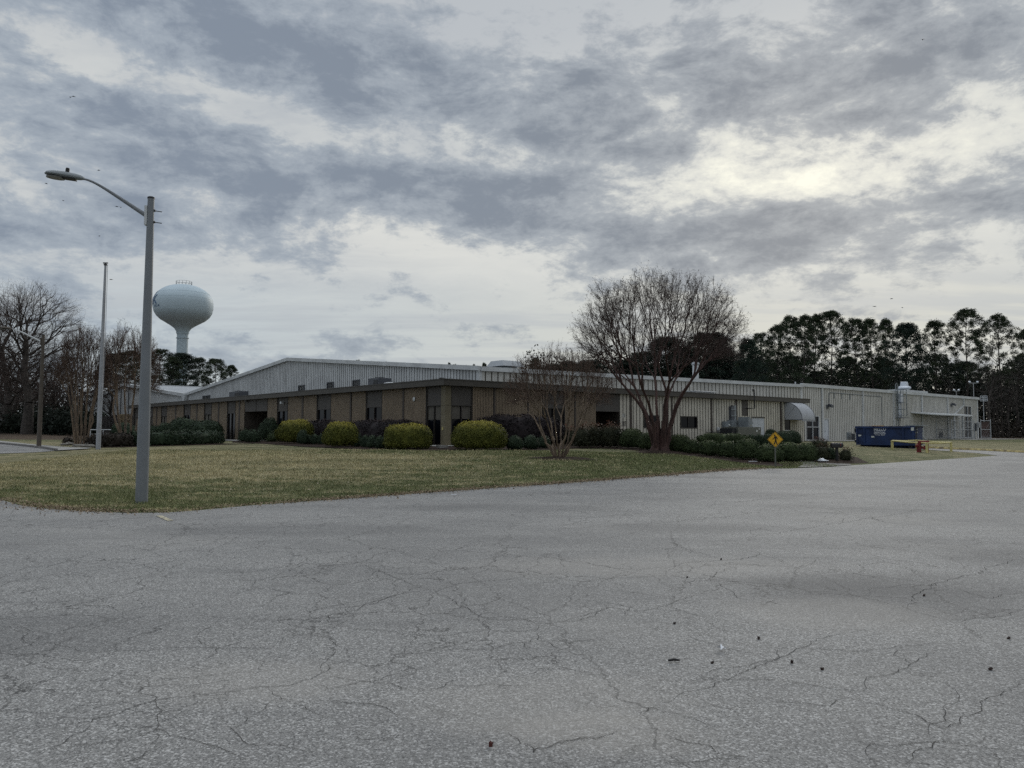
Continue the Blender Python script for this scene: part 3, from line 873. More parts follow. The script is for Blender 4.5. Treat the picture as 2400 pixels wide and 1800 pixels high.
# ---- left facade, photo columns -> distances along the wall
seg = [(948, 998, 'p'), (944, 948, 'k'), (896, 944, 'p'), (858, 895, 'w'), (825, 857, 'p'), (820.5, 824, 'k'), (776, 820.5, 'p'), (743, 775, 'w'), (711.5, 742, 'p'), (707.5, 711.5, 'k'),
       (675, 707.5, 'p'), (650, 674, 'w'), (627, 649, 'p'), (574, 626, 'e'), (563, 573, 'p'), (559.5, 563, 'k'), (552, 559.5, 'p'), (533, 551, 'd'), (514, 532, 'p'), (511, 514, 'k'),
       (496, 511, 'p'), (479, 495, 'w2'), (463, 478, 'p'), (460, 463, 'k'), (446.5, 460, 'p'), (431, 446, 'w'), (413, 430, 'p'), (410, 413, 'k'), (391, 410, 'p'), (378, 390.5, 'w2'),
       (368, 377.5, 'p'), (366, 368, 'k'), (358.5, 366, 'p'), (347, 358, 'w2'), (338, 346.5, 'p'), (336, 338, 'k'), (326, 336, 'p'), (315, 325.5, 'w2'), (310.5, 314.5, 'k')]

def glazed(parent, side, s0, s1, z0, z1, spandrel, recess=.12, mull=1, blind=0.0, mat_b='blind', tag_l=None):
    """window bay in a facade: frame > pane, spandrel, blind"""
    def bx(mb, a, b, k0, k1, za, zb):
        if side == 'L': mb.bb(min(-k0, -k1), max(-k0, -k1), a, b, za, zb)
        elif side == 'R': mb.bb(a, b, min(-k0, -k1), max(-k0, -k1), za, zb)
        else: mb.bb(a, b, min(side - k0, side - k1), max(side - k0, side - k1), za, zb)
    t = .05
    fr = MB()
    bx(fr, s0, s0 + t, -recess, .03, z0, z1); bx(fr, s1 - t, s1, -recess, .03, z0, z1)
    bx(fr, s0 + t, s1 - t, -recess, .03, z1 - t, z1); bx(fr, s0 + t, s1 - t, -recess, .03, z0, z0 + t)
    for i in range(mull):
        c = s0 + (s1 - s0) * (i + 1) / (mull + 1)
        bx(fr, c - t / 2, c + t / 2, -recess + .01, .01, z0 + t, (spandrel or z1) - t)
    if spandrel: bx(fr, s0 + t, s1 - t, -recess, .02, spandrel - t, spandrel)
    f = fr.build('window', M['frame'], parent)
    pn = MB(); bx(pn, s0 + t, s1 - t, -recess - .02, -recess + .03, z0 + t, (spandrel or z1) - t)
    pn.build('pane', M['glass'], f)
    if spandrel:
        sp = MB(); bx(sp, s0 + t, s1 - t, -recess, -.02, spandrel, z1 - t)
        sp.build('spandrel_panel', M['brown_flat'], f)
    if blind > 0:
        bl = MB()
        zt = (spandrel or z1) - t
        for i in range(mull + 1):
            c0 = s0 + (s1 - s0) * i / (mull + 1) + t; c1 = s0 + (s1 - s0) * (i + 1) / (mull + 1) - t
            bx(bl, c0 + .03, c1 - .03, -recess + .035, -recess + .05, zt - blind, zt - .02)
        bl.build('blind', M[mat_b], f)
    return f

for l, r, k in seg:
    b1, b0 = ona(l, 1000)[0], ona(r, 1000)[0]     # b0 nearer
    if k == 'p':
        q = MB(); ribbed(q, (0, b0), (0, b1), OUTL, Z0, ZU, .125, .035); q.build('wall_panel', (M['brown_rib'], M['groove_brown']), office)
    elif k == 'k':
        q = MB(); q.bb(-.06, .02, b0, b1, Z0, ZU); q.build('pilaster', M['pilaster'], office)
    elif k in ('w', 'w2'):
        # sill at 0.75 m, grey spandrel above
        sill = MB(); ribbed(sill, (0, b0), (0, b1), OUTL, Z0, BASE + .75, .125, .035)
        sill.build('sill_panel', (M['brown_rib'], M['groove_brown']), office)
        glazed(office, 'L', b0, b1, BASE + .78, ZU, BASE + 2.55, blind=1.75 if k == 'w2' else 0)
    elif k == 'd':
        f = glazed(office, 'L', b0, b1, BASE, ZU, BASE + 2.55)
    elif k == 'e':
        # recessed entrance
        c = (b0 + b1) / 2
        e = MB(); e.bb(-.02, .03, b0, c - .03, BASE + 2.6, ZU); e.bb(-.02, .03, c + .03, b1, BASE + 2.6, ZU)
        e.build('spandrel_panel', M['brown_flat'], office)
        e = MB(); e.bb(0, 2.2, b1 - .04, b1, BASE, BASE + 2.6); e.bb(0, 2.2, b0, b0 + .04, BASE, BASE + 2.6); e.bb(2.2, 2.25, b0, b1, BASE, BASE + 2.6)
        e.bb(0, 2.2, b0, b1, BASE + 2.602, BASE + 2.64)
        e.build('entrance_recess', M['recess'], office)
        d = MB(); d.bb(2.1, 2.19, b0 + .3, c - .05, BASE, BASE + 2.3); d.bb(2.1, 2.19, c + .05, b1 - .4, BASE, BASE + 2.3)
        dr = d.build('entrance_door', M['glass'], office)
        h = MB(); h.tube([W(2.05, c - .2, BASE + .8), W(2.05, c - .2, BASE + 1.4)], .02, 6); h.build('handle', M['galv'], dr)
        po = MB(); po.bb(-.05, .06, c - .05, c + .05, BASE + 2.6, ZU); po.build('mullion', M['frame'], office)
bL = ona(308, 1000)[0]
# corner: glazed bays either side of a square column
b0c = .42
b1c = ona(1000, 1000)[0]
glazed(office, 'L', b0c, b1c, BASE + .04, ZU, BASE + 2.5, mull=1, blind=.85)
a1c = onb(1106, 1000)[0]
glazed(office, 'R', b0c, a1c, BASE + .04, ZU, BASE + 2.5, mull=1, blind=.8)
cc = MB(); cc.bb(-.05, .40, -.05, .40, Z0, BASE + 2.44); cc.bb(-.045, .395, -.045, .395, BASE + 2.47, ZU)
cc.bb(-.03, .38, -.03, .38, BASE + 2.44, BASE + 2.47)
cc.build('corner_column', M['column'], office)
# ---- right facade, brown part
segR = [(1107, 1155, 'p'), (1155, 1160, 'k'), (1160, 1235, 'p'), (1235, 1239, 'k'), (1239, 1270, 'p'), (1271, 1323, 'w'), (1324, 1345, 'p'), (1345, 1349, 'k'), (1349, 1396, 'p'), (1396, 1452, 'e')]
for l, r, k in segR:
    a0, a1 = onb(l, 1000)[0], onb(r, 1000)[0]
    if k == 'p':
        q = MB(); ribbed(q, (a0, 0), (a1, 0), OUTR, Z0, ZU, .125, .035); q.build('wall_panel', (M['brown_rib'], M['groove_brown']), office)
    elif k == 'k':
        q = MB(); q.bb(a0, a1, -.06, .02, Z0, ZU); q.build('pilaster', M['pilaster'], office)
    elif k == 'w':
        s = MB(); ribbed(s, (a0, 0), (a1, 0), OUTR, Z0, BASE + .75, .125, .035); s.build('sill_panel', (M['brown_rib'], M['groove_brown']), office)
        glazed(office, 'R', a0, a1, BASE + .78, ZU, BASE + 2.5)
    else:
        e = MB(); e.bb(a0, a1, -.03, .02, BASE + 2.35, ZU); e.build('spandrel_panel', M['brown_flat'], office)
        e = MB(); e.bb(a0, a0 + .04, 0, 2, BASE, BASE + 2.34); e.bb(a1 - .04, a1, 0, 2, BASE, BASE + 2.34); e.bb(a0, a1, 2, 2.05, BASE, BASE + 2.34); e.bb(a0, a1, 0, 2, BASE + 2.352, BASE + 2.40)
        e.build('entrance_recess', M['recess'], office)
        d = MB(); d.bb(a0 + .35, a1 - .9, 1.9, 1.99, BASE, BASE + 2.15); dr = d.build('entrance_door', M['glass'], office)
        h = MB(); h.bb(a0 + .3 + .5, a0 + .3 + .62, 1.86, 1.9, BASE + 1.2, BASE + 1.32); h.build('door_notice', M['sticker'], dr)
# ---- cream wing
cream = MB()
A0c = onb(1452, 1000)[0]; A1c = onb(1884, 1000)[0]
win = [(1507, 1545, 972.5, 1003.5), (1593.5, 1634, 975, 1004.5)]
holes = []
for l, r, t, bt in win:
    a0, zt = onb(l, t); a1, zb_ = onb(r, bt)
    holes.append((a0, a1, zb_, zt))
va0, vzt = onb(1738, 941); va1, vzb = onb(1752, 975)
holes.append((va0, va1, vzb, ZU))
da0, dzt = onb(1761, 978); da1 = onb(1790, 978)[0]
holes.append((da0, da1, Z0, dzt))
wa0 = onb(1838.5, 985)[0]; wa1 = onb(1851, 985)[0]; wzt = onb(1845, 985)[1]
holes.append((wa0, wa1, Z0, wzt))
holes.sort()
cur = A0c
for h0, h1, hz0, hz1 in holes:
    ribbed(cream, (cur, 0), (h0, 0), OUTR, Z0, ZU, .38, .055, .76)
    if hz0 > Z0 + .1: ribbed(cream, (h0, 0), (h1, 0), OUTR, Z0, hz0, .38, .055, .76)
    if hz1 < ZU - .1: ribbed(cream, (h0, 0), (h1, 0), OUTR, hz1, ZU, .38, .055, .76)
    cur = h1
ribbed(cream, (cur, 0), (A1c, 0), OUTR, Z0, ZU, .38, .055, .76)
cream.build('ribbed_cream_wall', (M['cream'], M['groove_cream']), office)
for i in (0, 1):
    l, r, t, bt = win[i]
    a0, zt = onb(l, t); a1, zb_ = onb(r, bt)
    fr = MB()
    fr.bb(a0, a0 + .07, -.07, .1, zb_, zt); fr.bb(a1 - .07, a1, -.07, .1, zb_, zt); fr.bb(a0 + .07, a1 - .07, -.07, .1, zt - .07, zt); fr.bb(a0 + .07, a1 - .07, -.07, .1, zb_, zb_ + .09)
    fr.bb((a0 + a1) / 2 - .02, (a0 + a1) / 2 + .02, .02, .1, zb_ + .09, zt - .07)
    f = fr.build('window', M['frame'], office)
    p = MB(); p.bb(a0 + .07, a1 - .07, .08, .12, zb_ + .09, zt - .07); p.build('pane', M['glass'], f)
v = MB(); v.bb(va0, va1, -.02, .03, vzb, ZU)
v.build('dark_wall_panel', M['brown_flat'], office)
d = MB(); dm = (da0 + da1) / 2
d.bb(da0, dm - .01, -.035, .03, BASE, dzt - .04); d.bb(dm + .01, da1, -.035, .03, BASE, dzt - .04)
dr = d.build('double_door', M['door_white'], office)
h = MB(); h.bb(da0 - .08, da1 + .08, -.10, .05, dzt - .035, dzt + .05); h.build('door_hood', M['fascia'], dr)
d = MB(); d.bb(wa0, wa1, -.01, .05, BASE, wzt); dr = d.build('side_door', M['glass2'], office)
h = MB(); h.bb(wa0, wa1, -.05, -.012, BASE + 1.0, BASE + 1.08); h.build('push_bar', M['galv'], dr)
for l, r in ((1474.5, 1479.5), (1571.5, 1575.5), (1664, 1668.5), (1722.5, 1727), (1827, 1831)):
    q = MB(); q.bb(onb(l, 1000)[0], onb(r, 1000)[0], -.085, .02, Z0, ZU); q.build('pilaster', M['pilaster'], office)
# small lettered notices on the first cream bay
for (l, r, t, bt) in ((1458, 1466, 969, 979), (1458, 1467, 986.5, 999)):
    n = MB()
    x0, zt = onb(l, t, -.04); x1, zb_ = onb(r, bt, -.04)
    rows = 4 if t < 975 else 5
    for i in range(rows):
        zz = zb_ + (zt - zb_) * (i + .5) / rows
        n.bb(x0, x1, -.055, -.042, zz - .028, zz + .028)
    nb = n.build('wall_notice', M['sticker'] if t < 975 else M['dark_metal'], office)
# fascia all round with overhang, drip edge and roof
fs = MB(); ov = .42
fs.bb(-ov, -ov + .12, -ov, bL + .4, ZU, ZT); fs.bb(-ov + .12, A1c + .5, -ov, -ov + .12, ZU, ZT)
fs.bb(A1c + .38, A1c + .5, -ov + .12, 3, ZU, ZT)
fs.bb(-ov + .12, 4.9, bL + .28, bL + .4, ZU, ZT)
fs.build('fascia', M['fascia'], office)
dp = MB(); dp.bb(-ov - .03, -ov + .15, -ov - .03, bL + .43, ZT, ZT + .06); dp.bb(-ov + .15, A1c + .53, -ov - .03, -ov + .15, ZT, ZT + .06)
dp.build('roof_edge_trim', M['fascia'], office)
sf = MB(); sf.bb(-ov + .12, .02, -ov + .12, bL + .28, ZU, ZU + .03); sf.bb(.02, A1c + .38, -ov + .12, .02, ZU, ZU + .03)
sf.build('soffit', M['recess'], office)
rf = MB(); rf.bb(-ov + .12, 4.9, -ov + .12, bL + .28, ZT - .12, ZT - .02); rf.bb(4.9, A1c + .38, -ov + .12, 2.95, ZT - .12, ZT - .02)
rf.build('flat_roof', M['flatroof'], office)
# end wall at the far left, plinth backing wall keeps the shell closed

bw = MB()
eb0, eb1 = ona(626, 1000)[0], ona(574, 1000)[0]
bw.bb(.15, .2, .6, eb0, Z0, ZU); bw.bb(.15, .2, eb1, bL, Z0, ZU)
ra0, ra1 = onb(1396, 1000)[0], onb(1452, 1000)[0]
bw.bb(.6, ra0, .15, .2, Z0, ZU); bw.bb(ra1, A1c, .15, .2, Z0, ZU)
bw.bb(A1c - .05, A1c, .2, 3, Z0, ZU); bw.bb(0, 4.9, bL - .05, bL, Z0, ZU)
bw.build('inner_wall', M['recess'], office)
# security floodlights under the left spandrels
for (px_, py_, k) in ((662, 944, 1), (579, 940, 0)):
    b, z = ona(px_, py_, -.1)
    m_ = MB(); m_.box(W(-.18, b, z), U3 * .10, V3 * .12, (0, 0, .10)); m_.tube([W(-.02, b, z - .05), W(-.2, b, z)], .025, 6)
    fl = m_.build('floodlight', M['trim'] if k else M['brown_flat'], office)
b, z = ona(971, 935.5, -.05)
m_ = MB(); m_.lathe((0, 0, 0), [(.05, 0), (.14, .02), (.13, .05), (.06, .07)], 14)
mm = Matrix.Rotation(math.pi / 2, 4, V3); c0 = W(-.05, b, z)
m_.v = [tuple(c0 + (Matrix.Rotation(-math.pi / 2, 3, V3) @ Vector(v))) for v in m_.v]
m_.build('wall_lamp', M['trim'], office, smooth=True)
b, z = b0c * .4, BASE + 1.0
m_ = MB(); m_.box(W(-.07, .18, BASE + 1.05), U3 * .02, V3 * .05, (0, 0, .09)); m_.build('socket_box', M['yellow'], office)

# curved awning over the side door
aw0, aw1 = onb(1838, 985)[0], onb(1866, 985)[0]
def awning():
    a0 = onb(1837.5, 960, 0)[0]; a1 = a0 + 2.3
    ztop = onb(1843, 943, 0)[1]; zbot = onb(1843, 984, 0)[1]
    r = ztop - zbot; dp_ = 1.75
    t = thing('awning', W((a0 + a1) / 2, 0, zbot), 'grey quarter-round fabric awning over the side door of the cream wing', 'awning')
    n = 12
    sk = MB()
    arc = [( -.05 - dp_ * math.sin(i / n * math.pi / 2), zbot + r * math.cos(i / n * math.pi / 2)) for i in range(n + 1)]
    base = 0
    for a in (a0, a1):
        for b, z in arc: sk.v.append(tuple(W(a, b, z)))
    for i in range(n): sk.f.append((i, i + 1, n + 2 + i, n + 1 + i))
    for a in (a0 - .003, a1 + .003):
        k = len(sk.v)
        sk.v += [tuple(W(a, b, z)) for b, z in arc] + [tuple(W(a, -.05, zbot))]
        sk.f.append(tuple(range(k, k + n + 2)))
    # valance
    sk.bb(a0, a1, -.05 - dp_ - .01, -.05 - dp_ + .01, zbot - .14, zbot)
    sk.build('canopy_fabric', M['awning'], t)
    fr = MB()
    for a in (a0, a1):
        fr.tube([W(a, b, z) for b, z in arc], .025, 6)
        fr.tube([W(a, -.05, zbot), W(a, -.05 - dp_, zbot)], .02, 6)
        fr.tube([W(a, -.05, zbot), W(a, -.05 - dp_ * .62, zbot + r * .78)], .012, 6)
    fr.tube([W(a0, arc[-1][0], zbot - .02), W(a1, arc[-1][0], zbot - .02)], .025, 6)
    fr.build('frame', M['grey_dk'], t)
awning()

# ------------------------------------------------------------------ gabled warehouse behind the office
BT = 3.0
AG, _z = onb(1123, 862, BT)
zc_ = onb(1123, 865, BT)[1]
bpk, zpk = ona(678, 845, AG)
bvl, zvl = ona(436, 927, AG)
AE = onb(1880, 1000, BT)[0]
zE = onb(1880, 906, BT)[1]
ware = thing('gabled_warehouse', W(AG, bpk, BASE), 'long weathered white ribbed warehouse whose broad gable rises behind the office roof', 'warehouse')
def gz(s):     # s from the near corner BT toward the valley
    b = BT + s
    if b < bpk: return zc_ + (zpk - zc_) * (b - BT) / (bpk - BT)
    return zpk + (zvl - zpk) * (b - bpk) / (bvl - bpk)
wm = MB()
ribbed(wm, (AG, BT), (AG, bpk), OUTL, Z0, lambda s: gz(s), .36, .06, .76)
ribbed(wm, (AG, bpk), (AG, bvl), OUTL, Z0, lambda s: gz(s + bpk - BT), .36, .06, .76)
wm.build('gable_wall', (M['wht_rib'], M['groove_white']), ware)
wm = MB()
LB = AE - AG
ribbed(wm, (AG, BT), (AE, BT), OUTR, Z0, lambda s: zc_ - .05 + (zE - zc_) * s / LB, .55, .06, .80)
wm.build('side_wall', (M['tall'], M['groove_cream']), ware)
tr = MB()
def rake(b0, z0, b1, z1, a, h=.32, w=.30):
    P, Q = W(a, b0, z0), W(a, b1, z1)
    tr.box((P + Q) / 2, (Q - P) / 2, U3 * w / 2, Vector((0, 0, h / 2)))
rake(BT - .15, zc_ + .05, bpk, zpk + .12, AG - .12)
rake(bpk, zpk + .12, bvl, zvl + .08, AG - .12)
P, Q = W(AG + .05, BT - .14, zc_ + .02), W(AE, BT - .14, zE + .05)
tr.box((P + Q) / 2, (Q - P) / 2, V3 * .12, Vector((0, 0, .15)))
tr.bb(AE - .35, AE + .02, BT - .10, BT - .02, Z0, zE)
tr.bb(AG - .09, AG + .18, BT - .09, BT + .2, Z0, zc_ - .1)
tr.build('eave_trim', M['trim'], ware)
rm = MB()
AR = AE + 2
def roofq(b0, z0, b1, z1, a0, a1, z0b=None):
    rm.poly([W(a0, b0, z0), W(a1, b0, z0b if z0b is not None else z0), W(a1, b1, z1), W(a0, b1, z1)])
roofq(BT, zc_ + .05, bpk, zpk + .20, AG, AR, zE + .05); roofq(bpk, zpk + .20, bvl, zvl + .1, AG, AR)
rm.build('roof', M['roofm'], ware)
# louvred vents low in the gable
for l, r, t, bt in ((702, 716.5, 905, 922), (769, 784.5, 898, 915), (829, 845.5, 893, 911), (477, 494.5, 929, 940)):
    b1, zt = ona(l, t, AG); b0, _ = ona(r, t, AG); zb_ = ona(l, bt, AG)[1]
    f = MB(); t_ = .07
    f.bb(AG - .14, AG - .02, b0, b0 + t_, zb_, zt); f.bb(AG - .14, AG - .02, b1 - t_, b1, zb_, zt); f.bb(AG - .14, AG - .02, b0, b1, zt, zt + t_)
    fo = f.build('wall_vent', M['grey_dk'], ware)
    s = MB(); s.bb(AG - .05, AG - .04, b0 + t_, b1 - t_, zb_, zt)
    n = 6
    for i in range(n):
        zz = zb_ + (zt - zb_) * (i + .5) / n
        s.box(W(AG - .09, (b0 + b1) / 2, zz), U3 * .035 + Vector((0, 0, .03)), V3 * ((b1 - b0) / 2 - t_), Vector((0, 0, .008)))
    s.build('louvre', M['dark_metal'], fo)
# second, farther gable and its roof
bp2, zp2 = ona(293, 903.5, AG)
be2, ze2 = ona(205, 945, AG)
w2 = thing('gabled_warehouse', W(AG, bp2, BASE), 'pale grey gabled shed at the far left end behind the bare myrtle trunks', 'warehouse')
wm = MB()
def g2(b): return zvl + (zp2 - zvl) * (b - bvl) / (bp2 - bvl) if b < bp2 else zp2 + (ze2 - zp2) * (b - bp2) / (be2 - bp2)
ribbed(wm, (AG, bvl), (AG, bp2), OUTL, Z0, lambda s: g2(bvl + s), .6, .03, .85)
ribbed(wm, (AG, bp2), (AG, be2), OUTL, Z0, lambda s: g2(bp2 + s), .6, .03, .85)
wm.build('gable_wall', (M['wht_rib'], M['groove_white']), w2)
tr = MB()
rake(bvl + .2, zvl + .08, bp2, zp2 + .12, AG - .12, .42, .4); rake(bp2, zp2 + .12, be2, ze2 + .08, AG - .12, .42, .4)
tr.bb(AG - .1, AG - .04, bp2 + 6.4, bp2 + 6.8, Z0, g2(bp2 + 6.6) - .2); tr.build('eave_trim', M['trim'], w2)
ds = MB()
for px_ in (283, 301): 
    b = ona(px_, 980, AG)[0]; ds.bb(AG - .12, AG - .04, b - .12, b + .12, Z0, g2(b) - .25)
ds.build('downspout', M['grey_dk'], w2)
rm = MB(); roofq(bvl, zvl + .1, bp2, zp2 + .2, AG, AR + 20); roofq(bp2, zp2 + .2, be2, ze2 + .1, AG, AR + 20)
rm.build('roof', M['roofm'], w2)
rg = MB(); P, Q = W(AG, bp2, zp2 + .25), W(AR + 20, bp2, zp2 + .25); rg.box((P + Q) / 2, (Q - P) / 2, V3 * .25, Vector((0, 0, .05)))
rg.build('ridge_cap', M['trim'], w2)
vb, vz = ona(434.5, 930, AG - .2)
hp = MB(); hp.prism([W(AG - .5, vb - .7, zvl + .1), W(AG - .5, vb + .7, zvl + .1), W(AG - .5, vb + .35, zvl - .9), W(AG - .5, vb - .35, zvl - .9)], U3 * .4)
hp.bb(AG - .45, AG - .15, vb - .25, vb + .25, Z0, zvl - .9)
hp.build('rain_hopper', M['trim'], w2)

# ------------------------------------------------------------------ tall addition at the right
def tz_(px_, py_): return onb(px_, py_, BT)[1]
AX1 = onb(2292, 1000, BT)[0]
zA0 = onb(1895, 905.5, BT)[1]; zA1 = onb(2290, 938, BT)[1]
shop = thing('metal_workshop', W((AE + AX1) / 2, BT, BASE), 'tall pale ribbed metal workshop wall behind the blue dumpster', 'workshop building')
zW = (zA0 + zA1) / 2
def hole(l, r, t, bt):
    a0, zt = onb(l, t, BT); a1 = onb(r, t, BT)[0]; zb_ = onb(l, bt, BT)[1]
    return [a0, a1, zb_, zt]
H1 = hole(1888.5, 1919, 974, 1035); H1[2] = BASE + .05
H2 = hole(1929.5, 1941, 982, 1035); H2[2] = Z0
H3 = hole(2258, 2275.5, 951, 1030); H3[2] = BASE + .1
wm = MB(); cur = AE
for h0, h1, hz0, hz1 in (H1, H2, H3):
    ribbed(wm, (cur, BT), (h0, BT), OUTR, Z0, zW, .39, .06, .76)
    ribbed(wm, (h0, BT), (h1, BT), OUTR, hz1, zW, .39, .06, .76)
    cur = h1
ribbed(wm, (cur, BT), (AX1, BT), OUTR, Z0, zW, .39, .06, .76)
ribbed(wm, (AX1, BT), (AX1, BT + 40), U3, Z0, zW, .39, .06, .76)
wm.build('ribbed_wall', (M['tall'], M['groove_cream']), shop)
ib = MB(); ib.bb(AE, AX1, BT + .25, BT + .3, Z0, zW); ib.build('inner_wall', M['recess'], shop)
tr = MB(); tr.bb(AE - .1, AX1 + .35, BT - .22, BT + .1, zW, zW + .34)
tr.bb(AX1 - .3, AX1 + .05, BT - .08, BT - .005, Z0, zW); tr.bb(AX1 + .05, AX1 + .35, BT + .1, BT + 40, zW, zW + .34)
tr.build('eave_trim', M['trim'], shop)
rm = MB(); roofq(BT, zW + .3, BT + 40, zW + 3, AE, AX1 + .2); rm.build('roof', M['roofm'], shop)
for px_ in (1926, 2021.5, 2094, 2160, 2220.5):
    a = onb(px_, 1000, BT)[0]
    dsp = MB(); dsp.bb(a - .13, a + .13, BT - .18, BT - .05, BASE, zW - .02); dsp.box(W(a, BT - .28, BASE + .18), U3 * .12, -V3 * .18 - Vector((0, 0, .08)), Vector((0, 0, .05)))
    dsp.build('downspout', M['trim'], shop)
a, z_ = onb(2257, 950, BT)
dsp = MB(); dsp.bb(a - .12, a + .12, BT - .18, BT - .05, z_, zW - .02); dsp.build('downspout', M['trim'], shop); dsp = MB()
a2, z2 = onb(2234, 972, BT); dsp.box((W(a, BT - .12, z_) + W(a2, BT - .12, z2)) / 2, (W(a, BT, z_) - W(a2, BT, z2)) / 2, V3 * .06, Vector((0, 0, .1)))
dsp.build('downspout_offset', M['trim'], shop)
def window2(H, nx, rows, name='window'):
    a0, a1, z0, z1 = H
    t = .065; f = MB()
    f.bb(a0, a0 + t, BT - .06, BT + .1, z0, z1); f.bb(a1 - t, a1, BT - .06, BT + .1, z0, z1)
    f.bb(a0 + t, a1 - t, BT - .06, BT + .1, z1 - t, z1); f.bb(a0 + t, a1 - t, BT - .06, BT + .1, z0, z0 + t)
    for i in range(1, nx):
        c = a0 + (a1 - a0) * i / nx; f.bb(c - t / 2, c + t / 2, BT - .05, BT + .09, z0 + t, z1 - t)
    for zz in rows: f.bb(a0 + t, a1 - t, BT - .055, BT + .08, zz - t / 2, zz + t / 2)
    fo = f.build(name, M['trim'], shop)
    p = MB(); p.bb(a0 + t, a1 - t, BT + .06, BT + .13, z0 + t, z1 - t); p.build('pane', M['glass2'], fo)
window2(H1, 2, [(H1[2] + H1[3]) / 2 + .1])
zr = tz_(2266, 972); window2(H3, 2, [zr, tz_(2266, 976), tz_(2266, 1001)])
d = MB(); d.bb(H2[0], H2[1], BT - .03, BT + .05, BASE, H2[3] - .05); dr = d.build('door', M['door_white'], shop)
h = MB(); h.bb(H2[0] - .05, H2[1] + .05, BT - .08, BT + .03, H2[3] - .045, H2[3] + .05); h.build('door_hood', M['trim'], dr)
h = MB(); h.tube([W(H2[0] + .15, BT - .10, BASE + 1.0), W(H2[0] + .3, BT - .10, BASE + 1.0)], .03, 6); h.build('handle', M['galv'], dr)
for l, r, t, bt in ((1983, 1993, 1013, 1029), (2200.5, 2208, 1013, 1026)):
    a0, zt = onb(l, t, BT); a1 = onb(r, t, BT)[0]; zb_ = onb(l, bt, BT)[1]
    f = MB(); f.bb(a0, a1, BT - .10, BT - .04, zb_, zt)
    for i in range(5):
        zz = zb_ + (zt - zb_) * (i + .5) / 5; f.bb(a0 + .04, a1 - .04, BT - .13, BT - .10, zz - .03, zz + .03)
    f.build('wall_vent', M['grey_dk'] if l > 2000 else M['grey_eq'], shop)
for px_, py_ in ((1940, 951), (2230, 948)):
    a, z = onb(px_, py_, BT)
    m_ = MB(); m_.box(W(a, BT - .35, z), U3 * .22, V3 * .18 + Vector((0, 0, .08)), Vector((0, 0, .14)))
    m_.tube([W(a, BT - .04, z - .1), W(a, BT - .3, z)], .04, 6); m_.box(W(a - .35, BT - .10, z - .12), U3 * .14, V3 * .06, (0, 0, .2))
    m_.build('floodlight', M['grey_dk'], shop)
# conduit run
cn = MB()
pts = [(1941, 944), (1941, 920.5), (1945, 920.3), (2063, 929.5), (2064.5, 932), (2066, 998)]
cn.tube([W(*(lambda q: (q[0], BT - .09, q[1]))(onb(x, y, BT))) for x, y in pts], .035, 6)
for x, y in ((1953, 921), (1971, 922.5), (1990, 924)):
    q = onb(x, y, BT); cn.bb(q[0] - .04, q[0] + .04, BT - .12, BT - .05, q[1] - .6, q[1])
cn.build('conduit', M['grey_eq'], shop)
# ------------------------------------------------------------------ planting
def unit(v):
    return v / np.maximum(np.linalg.norm(v, axis=-1, keepdims=True), 1e-9)

def cards(P, N, size, rng, aspect=.6, tri=False):
    """leaf-sized faces at P lying near the plane with normal N"""
    n = len(P)
    t = unit(np.cross(N, unit(rng.normal(size=(n, 3)))))
    bt = np.cross(N, t)
    s = (size * rng.uniform(.6, 1.35, n))[:, None]
    if tri:
        V = np.stack([P - t * s * aspect * .5, P + t * s * aspect * .5, P + bt * s], 1).reshape(-1, 3)
        return V, np.arange(3 * n).reshape(n, 3)
    V = np.stack([P - t * s * aspect * .5, P - bt * s * .5, P + t * s * aspect * .5, P + bt * s * .5], 1).reshape(-1, 3)
    return V, np.arange(4 * n).reshape(n, 4)

